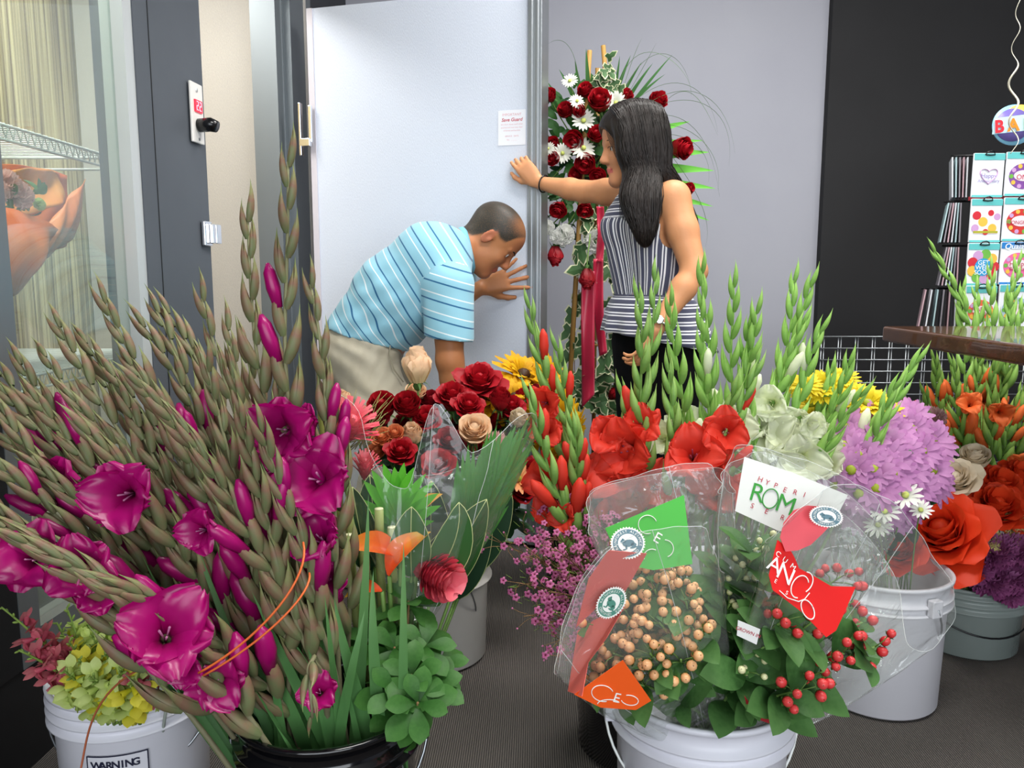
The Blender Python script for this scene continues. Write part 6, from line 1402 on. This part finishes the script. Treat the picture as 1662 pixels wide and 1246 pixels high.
def word(t, pl, s, px, py, ang, size, mt, off=.0012, **k): return text(s, size, mt, t, Matrix.Translation(-t.location) @ pl.M(px, py, ang, off), **k)
def ringline(t, pl, px, py, rx, ry, mt, a0=0, a1=360, w_=.0007, rot=0, off=.0012, name='printed_ring'):
    c, q = math.cos(math.radians(rot)), math.sin(math.radians(rot)); pts = []
    for i in range(29):
        a = math.radians(lerp(a0, a1, i/28)); x = rx*math.cos(a); y = ry*math.sin(a); pts.append(pl.at(px+x*c-y*q, py-(x*q+y*c), off))
    MB().tube(pts, w_, 5).build(name, mt, t, M=Matrix.Translation(-t.location))
def stroke(t, pl, pts, mt, w_=.0007, off=.0012): MB().tube([pl.at(x, y, off) for x, y in pts], w_, 5).build('printed_stroke', mt, t, M=Matrix.Translation(-t.location))
LW = mat('white_print', 'F0EFE8', .5); GRNL = mat('green_label', '3EA834', .45, bump=.05); ORL = mat('orange_label', 'EE5A18', .45, bump=.05); REDL = mat('red_label', 'DC1E1C', .45, bump=.05); WHL = mat('white_label', 'E4E6E2', .5, bump=.05); CORAL = mat('coral_panel', 'E4645A', .5, bump=.05); GP = mat('green_print', '3E9A40', .5); RP_ = mat('red_print2', 'B8324A', .5); SEALG = mat('seal_green', '4E8A78', .5); SEALB = mat('seal_grey', '5A7A86', .5)
pg = Plane((1050, 860, 1.165), (1100, 860, 1.17), (1050, 910, 1.15))
t = panel('green paper label with white circle lettering on the rear sleeve', [(982, 857), (1110, 803), (1117, 860), (1124, 915), (1060, 925), (1010, 915)], pg, GRNL)
ringline(t, pg, 1051, 851, 15, 15, LW, 20, 290); word(t, pg, 'E', 1067, 873, -30, 24, LW); ringline(t, pg, 1079, 890, 14, 14, LW, -70, 90); ringline(t, pg, 1058, 903, 13, 12, LW, 60, 200)
pc_ = Plane((970, 960, 1.045), (1050, 900, 1.05), (930, 1030, 1.06)); panel('upper coral paper panel on the left berry sleeve', [(988, 893), (1050, 898), (1012, 965), (970, 985), (935, 1018), (955, 940)], pc_, CORAL, 'paper panel', 'paper_insert')
pd = Plane((970, 1060, 1.035), (1015, 985, 1.04), (925, 1120, 1.06)); t = panel('lower coral paper panel above the orange label', [(938, 1024), (965, 1006), (1015, 982), (985, 1035), (955, 1075), (945, 1130), (922, 1122)], pd, CORAL, 'paper panel', 'paper_insert'); ringline(t, pd, 970, 1048, 10, 12, LW, 90, 230)
po = Plane((990, 1120, 1.01), (1050, 1140, 1.02), (1010, 1075, 1.005)); t = panel('orange paper label with white circle lettering at the bucket rim', [(1011, 1071), (1057, 1137), (1032, 1152), (975, 1148), (932, 1127)], po, ORL)
ringline(t, po, 978, 1125, 18, 13, LW, 30, 300, rot=-12); word(t, po, 'E', 1001, 1133, -14, 22, LW); ringline(t, po, 1022, 1136, 14, 8, LW, -160, 120, rot=-10); ringline(t, po, 988, 1142, 18, 7, LW, 20, 180)
pw = Plane((1250, 800, 1.14), (1340, 800, 1.10), (1250, 860, 1.12))
t = panel('white paper label with green ROM letters on the middle sleeve', [(1208, 741), (1290, 768), (1376, 803), (1352, 850), (1310, 868), (1263, 861), (1193, 829)], pw, WHL)
for ch, x, y in (('H', 1234, 778), ('Y', 1245.5, 783), ('P', 1259, 788), ('E', 1274, 795), ('R', 1290.6, 799), ('I', 1305.6, 803)): word(t, pw, ch, x, y, -22, 12, RP_)
word(t, pw, 'R', 1229, 801, -16, 42, GP); ringline(t, pw, 1250.5, 809, 12.5, 16, GP, 0, 360, .0009, -16); word(t, pw, 'M', 1275, 820, -20, 42, GP)
for ch, x, y in (('S', 1221, 821), ('E', 1244, 830), ('R', 1270, 840)): word(t, pw, ch, x, y, -22, 12, RP_, bold=.02)
pr = Plane((1310, 850, 1.045), (1350, 850, 1.05), (1310, 880, 1.04)); panel('pale red rounded paper panel under the round seal on the right sleeve', [(1266, 872), (1272, 848), (1288, 828), (1310, 820), (1335, 822), (1358, 838), (1352, 848), (1335, 866), (1316, 884), (1295, 893), (1275, 895)], pr, mat('pale_red_panel', 'D8505A', .5), 'paper panel', 'paper_insert')
pa = Plane((1300, 950, 1.035), (1380, 955, 1.06), (1340, 1030, 1.03)); t = panel('bright red paper label with white letters on the right sleeve', [(1262, 876), (1281, 889), (1290, 905), (1297, 922), (1322, 935), (1349, 951), (1389, 952), (1371, 993), (1357, 1023), (1341, 1034), (1300, 992), (1254, 957), (1248, 933)], pa, REDL)
for ch, x, y, sz, an in (('C', 1263, 899, 12, -42), ('U', 1274, 909, 12, -42), ('M', 1287, 920, 12, -42), ('A', 1257, 917, 34, -25), ('N', 1275, 932, 38, -30), ('E', 1259, 943, 9, -30), ('S', 1277, 962, 9, -30)): word(t, pa, ch, x, y, an, sz, LW)
ringline(t, pa, 1298, 952, 13, 19, LW, 40, 290, .0009, -25); ringline(t, pa, 1305, 945, 13, 18, LW, -40, 110, .0009, -30); ringline(t, pa, 1311, 989, 9, 17, LW, 0, 360, .0009, 25); stroke(t, pa, [(1265, 958), (1278, 970), (1296, 976), (1306, 972), (1314, 962)], LW)
ph = Plane((1214, 1026, 1.06), (1233, 1026, 1.065), (1214, 1040, 1.06)); t = panel('tiny white tag with red GROWN IN lettering', [(1198, 1006), (1234, 1021), (1228, 1046), (1196, 1031)], ph, WHL, 'tag', 'paper_tag'); word(t, ph, 'GROWN IN', 1214.5, 1026, -23, 8.2, RP_, bold=.02)
ps = Plane((1235, 1150, 1.10), (1262, 1165, 1.10), (1235, 1170, 1.10)); t = panel('red printed strip near the rim of the white bucket', [(1208, 1128), (1218, 1142), (1236, 1156), (1266, 1163), (1255, 1176), (1232, 1168), (1214, 1154)], ps, mat('dark_red_strip', 'A81C28', .5), 'label', 'paper_strip'); word(t, ps, 'FOR YOU', 1239, 1161, -18, 8, LW)
def seal(label, px, py, rx, ry, rot, pl, gm_, off=.003):
    t = thing('round_seal', label, 'seal', pl.at(px, py, off)); I = Matrix.Translation(-t.location); B = I @ pl.M(px, py, rot, off) @ Matrix.Diagonal((rx, ry, rx, 1)); n = 72
    pts = [(math.cos(2*PI*i/n)*(1 if i % 2 else .90), math.sin(2*PI*i/n)*(1 if i % 2 else .90), 0) for i in range(n)]
    MB().add(pts, [tuple(range(n))]).build('toothed_edge', LW, t, False, M=B)
    D = lambda r, z, mt, nm, c=(0, 0), s_=(1, 1): MB().lathe([(.0001, 0), (r, 0)], 32, M=Matrix.Translation((c[0], c[1], z)) @ Matrix.Diagonal((s_[0], s_[1], 1, 1))).build(nm, mt, t, M=B)
    D(.84, .02, gm_, 'printed_ring'); D(.56, .04, LW, 'printed_centre')
    fg = MB()
    for c, r, q in (((.02, -.02), .27, (1.25, .8)), ((-.26, .14), .14, (1.1, .85)), ((-.26, .26), .06, (1, 1)), ((.28, -.16), .15, (1.1, .9)), ((-.14, -.24), .07, (.8, 2.0)), ((.20, -.32), .07, (2.2, .7)), ((-.26, -.36), .05, (2, .8)), ((.40, -.30), .05, (1.6, .9))):
        fg.lathe([(.0001, 0), (r, 0)], 20, M=Matrix.Translation((c[0], c[1], .06)) @ Matrix.Diagonal((q[0], q[1], 1, 1)))
    fg.build('printed_frog', gm_, t, M=B); lt = MB()
    for s_, a0, a1 in (('RAINFOREST ALLIANCE', 200, -20), ('CERTIFIED', 232, 308)):
        for i, ch in enumerate(s_):
            if ch == ' ': continue
            a = math.radians(lerp(a0, a1, i/(len(s_)-1))); me = text_mesh(ch, .22); fl = 1 if s_[0] == 'R' else -1
            M = Matrix.Translation((.70*math.cos(a), .70*math.sin(a), .05)) @ Matrix.Rotation(a-PI/2 if fl == 1 else a+PI/2, 4, 'Z'); lt.add([M @ v.co for v in me.vertices], [tuple(p.vertices) for p in me.polygons])
    lt.build('lettering', LW, t, False, M=B)
psl = Plane((1020, 880, 1.05), (1060, 880, 1.055), (1020, 910, 1.04)); seal('round toothed frog seal overlapping the green label', 1019, 881, 29, 27, 10, psl, SEALB)
ps2 = Plane((992, 978, 1.03), (1030, 970, 1.03), (992, 1000, 1.03)); seal('narrow toothed frog seal between the two coral panels', 992, 978, 22, 30, -35, ps2, SEALG)
ps3 = Plane((1341, 838, 1.04), (1380, 838, 1.045), (1341, 860, 1.035)); seal('round toothed frog seal over the white label on the right sleeve', 1341, 838, 28, 18, -4, ps3, SEALB)
# ------------------------------------------------------------------ standing funeral spray behind the woman
SY = 3.22; core = P(968, 250, SY+.10)
BAMB = mat('bamboo_pole', 'B08848', .5, col2='8E6A32', scale=20, stretch=(1, 1, .1))
e = thing('easel', 'bamboo pole easel carrying the red and white flower spray', 'easel', (core.x, 3.35, 0)); EI = Matrix.Translation(-e.location)
for (a, b) in ((P(957, 82, 3.24), V((core.x-.14, 3.18, 0))), (P(979, 74, 3.28), V((core.x+.20, 3.20, 0))), (P(970, 110, 3.34), V((core.x+.05, 3.75, 0)))): MB().tube([a, a.lerp(b, .25), a.lerp(b, .26), b], [.0095, .0095, .0105, .0095], 10).build('pole', BAMB, e, M=EI)
MB().tube([P(945, 560, 3.22), P(1005, 560, 3.24)], .005, 8).build('cross_bar', BAMB, e, M=EI)
cb = thing('foam_holder', 'green foam holder in the middle of the flower spray', 'foam holder', core); bevel(MB().box((0, .02, 0), (.16, .08, .30)).build('foam', LEAFD, cb, False), .02)
def sr(px, py, sz, o=.7, **k): rose('red rose in the standing flower spray behind the woman', 'red roses of the standing spray', px, py, SY-R_(0, .06), sz, RED, core+V((R_(-.05, .05), 0, R_(-.1, .1))), o, leaves=1, **k)
for px, py, sz in [(892, 156, 26), (951, 148, 28), (973, 166, 42), (1015, 158, 26), (1066, 167, 34), (920, 180, 30), (942, 181, 24), (933, 228, 38), (969, 219, 32), (899, 234, 28), (898, 257, 28), (951, 263, 38), (936, 284, 28), (970, 283, 30), (1103, 240, 40), (1116, 306, 22), (907, 338, 32), (950, 339, 30), (990, 240, 30), (885, 300, 24)]: sr(px, py, sz)
for px, py, sz in [(901, 412, 32), (999, 414, 18)]: sr(px, py, sz, .35, facing=(0, -.3, -1))
rose('red rose hanging at the top of the red satin ribbon', None, 953, 449, SY-.16, 34, RED, P(958, 380, SY-.1), .35, facing=(0, -.3, -1), leaves=1)
for px, py in [(1005, 618), (996, 640)]: rose('closed red rosebud low beside the trailing ivy', 'low red rosebuds', px, py, SY-.02, 26, RED, P(985, 560, SY), .1, facing=(.4, -.3, .6), leaves=0)
for px, py, sz in [(947, 190, 40), (1002, 164, 38), (950, 235, 40), (914, 247, 32), (924, 127, 26), (888, 239, 22), (939, 160, 26), (985, 155, 22)]: mum('white daisy in the standing flower spray', 'white daisies of the standing spray', px, py, SY-.08, sz*.72, WHITE, core, disc=GRNC, n=18, leaves=1, facing=(R_(-.5, .4), -1, R_(0, .5)))
for px, py, sz in [(915, 381, 34), (969, 391, 38), (873, 364, 28), (889, 368, 22), (902, 384, 22)]: carn('white carnation at the lower end of the standing spray', 'white carnations of the standing spray', px, py, SY-.05, sz*.85, WHITE, core+V((0, 0, -.1)), facing=(R_(-.3, .2), -1, .1))
# palm blades
for x0, y0, x1, y1, w_ in [(1010, 235, 1120, 197, .012), (1020, 245, 1143, 228, .010), (1020, 262, 1152, 247, .015), (1020, 280, 1160, 277, .015), (1025, 300, 1162, 306, .013), (1025, 318, 1158, 335, .012), (1025, 330, 1152, 358, .011), (985, 190, 1024, 89, .008), (990, 190, 1042, 100, .007), (1000, 190, 1060, 102, .007), (1005, 195, 1092, 88, .006), (950, 200, 907, 112, .010), (945, 190, 933, 98, .009), (955, 180, 951, 78, .009), (930, 215, 888, 132, .011), (995, 180, 1006, 90, .006), (1000, 190, 1080, 120, .006), (975, 200, 990, 110, .007)]:
    a = P(x0, y0, SY+.04); b = P(x1, y1, SY-.02); blade_o = blade(MB(), bez([core, a, a.lerp(b, .5)+V((0, -.02, .015)), b], 10), w_*(1.8 if x1 > 1115 else 1.3), (0, -1, .2), .3).build('palm_spear', PALMG if x1 > 1100 else LEAFG)
    tag(blade_o, 'green palm leaf blade fanning out to the right of the woman' if x1 > 1100 else 'green palm leaf blade pointing up out of the standing spray', 'leaf', 'palm blades of the standing spray, %s' % ('right' if x1 > 1100 else 'upper'))
GRASS = gm('grass_loop', '3C5240', '5A7450', thru=0)
for i, pp in enumerate([[(995, 190), (1010, 55), (1060, 60), (1125, 110), (1122, 155)], [(1000, 190), (1030, 60), (1110, 60), (1122, 150)], [(1000, 200), (1060, 110), (1150, 110), (1165, 215)], [(1010, 205), (1090, 115), (1180, 130), (1193, 250)], [(1010, 210), (1090, 130), (1200, 150), (1183, 270)], [(1010, 215), (1060, 170), (1150, 160), (1168, 320)], [(1010, 225), (1090, 165), (1180, 230), (1165, 310)], [(1010, 240), (1090, 190), (1160, 230), (1150, 295)], [(1080, 240), (1120, 290), (1160, 350), (1145, 400)], [(1085, 160), (1120, 130), (1140, 160), (1165, 220)], [(940, 140), (935, 60), (905, 55), (886, 75)], [(1000, 180), (1030, 80), (1042, 62)], [(1000, 185), (1050, 100), (1065, 70)]]):
    o = MB().tube(bez([P(x, y, SY-.02-.03*j*(i % 3 == 0)) for j, (x, y) in enumerate(pp)], 20), [.0022]*14+[.0020, .0017, .0014, .0011, .0008, .0006, .0004], 4, flat=.4).build('arching_leaf', GRASS); tag(o, 'thin dark grass blade arching from the standing spray' if i != 10 else 'thin dark grass blade arching to the door edge', 'leaf', 'arching grass blades of the spray' if i != 10 else None)
# variegated ivy
IVY = gm('ivy_green', '3A5C36', '4E7446', '5A8250', scale=5, p=(0, 1)); IVE = gm('ivy_cream', 'D0D2A8', 'DCDCB8', thru=.1)
def ivym():
    m = MB(); pts = [(0, 0), (.34, -.10), (.40, .22), (.20, .34), (.24, .62), (0, 1.0), (-.24, .62), (-.20, .34), (-.40, .22), (-.34, -.10)]
    v = [(0, .0, .3)]+[(-.10*abs(x)-.10*y*y, x, y) for x, y in pts]; v2 = [(.012-.10*abs(x)*.85-.10*y*y*.7, x*.83, .04+y*.86) for x, y in pts]; n = len(pts)
    m.add(v, [(0, 1+i, 1+(i+1) % n) for i in range(n)], 1); m.add([(.016, 0, .32)]+v2, [(0, 1+i, 1+(i+1) % n) for i in range(n)], 0); return m.mesh('leaf', [IVY, IVE], False)
def ivy(label, group, pts, n, sz):
    pp = bez([P(x, y, Y) for x, y, Y in pts], 16); t, I = stem_thing('ivy_vine', label, 'ivy', pp, group, (.002, .0012), TWIG); me = once('ivy', ivym)
    for i in range(n):
        p, d = path_at(pp, (i+.5)/n); q = p+V((R_(-1, 1), R_(-1, .3), R_(-1, 1)))*.022; link('leaf', me, t, I @ frame(q, (R_(-1, 1), R_(-.6, .1), R_(-1.3, .3)), (R_(-.5, .5), -1, R_(-.2, .4))) @ S(sz*R_(.8, 1.2)))
for i, (pts, n, sz) in enumerate([([(960, 340, SY), (940, 400, SY), (950, 440, SY-.05)], 12, .055), ([(990, 330, SY), (995, 400, SY-.02), (985, 440, SY-.04)], 8, .050), ([(1000, 440, SY), (990, 520, SY), (1005, 560, SY), (992, 600, SY)], 14, .045),
    ([(940, 470, SY+.05), (925, 560, SY+.02), (940, 640, SY), (925, 720, SY)], 22, .050), ([(985, 540, SY), (970, 620, SY-.02), (985, 700, SY-.02)], 18, .055), ([(960, 600, SY), (975, 700, SY-.03), (1010, 760, SY-.05)], 18, .055), ([(930, 610, SY), (905, 660, SY), (935, 760, SY)], 16, .050), ([(1000, 620, SY), (985, 680, SY), (1030, 740, SY)], 12, .048),
    ([(965, 130, SY), (978, 120, SY-.04), (990, 105, SY-.02)], 12, .045), ([(975, 150, SY-.02), (985, 120, SY-.04), (1000, 130, SY-.02)], 10, .045)]):
    ivy('green and cream ivy trailing below the spray, beside the red ribbon' if i < 8 else 'green and cream ivy at the top of the spray between the poles', 'trailing ivy' if i < 8 else 'top ivy', pts, int(n*1.25), sz*(1.45 if i < 8 else 1.0))
m = MB()
for i in range(150):
    a = R_(0, 6.28); q = math.sqrt(R_(0, 1)); px = 955+72*q*math.cos(a); py = 248+110*q*math.sin(a); c = P(px, py, SY+.02+R_(-.02, .05)); m.join(leafp(MB(), R_(.04, .075), R_(.012, .02), .3, .2, nv=4), frame(c, V((math.cos(a), -.6, -math.sin(a)))+V((R_(-.5, .5), 0, R_(-.5, .5))), (0, -1, 0)))
m.build('foliage', LEAFG, cb, M=Matrix.Translation(-core))
# satin ribbon
SAT = mat('red_satin', 'C01840', .32, sheen=.3, spec=.6)
t = thing('satin_ribbon', 'wide red satin ribbon hanging from the standing spray', 'ribbon', P(955, 440, SY-.03)); I = Matrix.Translation(-t.location)
def rib(pl, pr, ph=0): 
    def fn(u, v):
        x = v*(len(pl)-1); i = min(int(x), len(pl)-2); f = x-i; a = (lerp(pl[i][0], pl[i+1][0], f), lerp(pl[i][1], pl[i+1][1], f)); b = (lerp(pr[i][0], pr[i+1][0], f), lerp(pr[i][1], pr[i+1][1], f)); return P(lerp(a[0], b[0], u), lerp(a[1], b[1], u), SY-.10+ph+.010*math.sin(u*PI+v*3)+.006*math.sin(v*9))
    return MB().grid(fn, 6, 30)
thick(rib([(944, 440), (943, 520), (944, 600), (944, 662)], [(965, 440), (965, 520), (965, 600), (965, 640)]).build('ribbon_tail', SAT, t, M=I), .0015)
thick(rib([(963, 420), (962, 470), (966, 530), (973, 578)], [(979, 420), (979, 470), (980, 520), (986, 572)], .02).build('ribbon_tail', SAT, t, M=I), .0015)
thick(rib([(968, 335), (970, 380), (966, 425)], [(980, 335), (982, 380), (979, 425)], .03).build('ribbon_loop', SAT, t, M=I), .0015)

# ------------------------------------------------------------------ every repeat gets a label of its own, by its place from the left
def _ord(n):
    a = ['', 'first', 'second', 'third', 'fourth', 'fifth', 'sixth', 'seventh', 'eighth', 'ninth', 'tenth', 'eleventh', 'twelfth', 'thirteenth', 'fourteenth', 'fifteenth', 'sixteenth', 'seventeenth', 'eighteenth', 'nineteenth', 'twentieth']
    if n <= 20: return a[n]
    t, u = divmod(n, 10); T = ['', '', 'twent', 'thirt', 'fort', 'fift', 'sixt', 'sevent'][t]; return T+'ieth' if u == 0 else T+'y-'+a[u]

ZONES = {
 'magenta gladi': [(225, 'tip before the cooler glass'), (345, 'tip before the dark column'), (455, 'tip before the beige panel'), (9999, 'tip before the metal door frame')],
 'scarlet gladi': [(960, 'left of the red satin ribbon'), (1130, 'before the woman'), (9999, 'before the grey wall')],
 'lime green gladi': [(1150, 'tip before the woman'), (1325, 'tip before the grey wall'), (9999, 'tip before the wire grid')],
 'red rose of the middle': [(720, "below the man's trousers"), (790, "below the man's bare arm"), (9999, 'beside the yellow sunflowers')],
 'lilac chrys': [(1385, 'next to the white romance label'), (1470, 'in the middle of the bunch'), (9999, 'on the cream rose side')],
 'red rose in the standing': [(940, 'near the door edge'), (1050, 'between pole and head'), (9999, 'right of the woman')],
 'orange berry stem': [(1010, 'by the coral panel'), (1075, 'under the green label'), (9999, 'beside the cream berries')],
 'pink waxflower': [(870, 'hanging out over the carpet'), (920, 'in the middle of the clump'), (9999, 'against the clear sleeve')]}
def uniq():
    bpy.context.view_layer.update(); groups = {}
    tops = [o for o in C.objects if o.parent is None and o.get('label')]
    ch = {}
    for o in C.objects:
        if o.parent is not None: ch.setdefault(o.parent.name, []).append(o)
    for o in tops:
        for k, z in ZONES.items():
            if o['label'].startswith(k):
                if 'gladi' in k: st = [c for c in ch[o.name] if c.name.startswith('stem')][0]; px = proj(st.matrix_world @ st.data.vertices[len(st.data.vertices)-1].co)[0]
                else:
                    ps = [proj(c.matrix_world @ (sum((V(b) for b in c.bound_box), V((0, 0, 0)))/8))[0] for c in ch[o.name] if c.name.startswith(('blossom', 'petals', 'berry', 'floret'))]; px = sum(ps)/len(ps)
                o['label'] = o['label'].replace(' behind the woman', '').replace(' left of the berry sleeves', '').replace(' in the left clear sleeve', '')+', '+[w_ for x, w_ in z if px < x][0]
    for o in tops: groups.setdefault(o['label'], []).append(o)
    kids = {}
    for o in C.objects:
        if o.parent is not None: kids.setdefault(o.parent.name, []).append(o)
    def pos(o):
        ms = [c for c in kids.get(o.name, []) if c.type == 'MESH' and not c.name.startswith(('stem', 'leaf', 'twigs', 'needles'))] or kids.get(o.name, []) or [o]
        ps = [proj(c.matrix_world @ (sum((V(b) for b in c.bound_box), V((0, 0, 0)))/8))[0] for c in ms if c.type == 'MESH']
        return sum(ps)/max(1, len(ps))
    for lb_, os_ in groups.items():
        if len(os_) < 2: continue
        os_.sort(key=pos)
        for i, o in enumerate(os_): o['label'] = '%s, %s from left' % (lb_, _ord(i+1))
        n = len(os_[-1]['label'].split())
        if n > 16: print('LONG', n, lb_)
uniq()
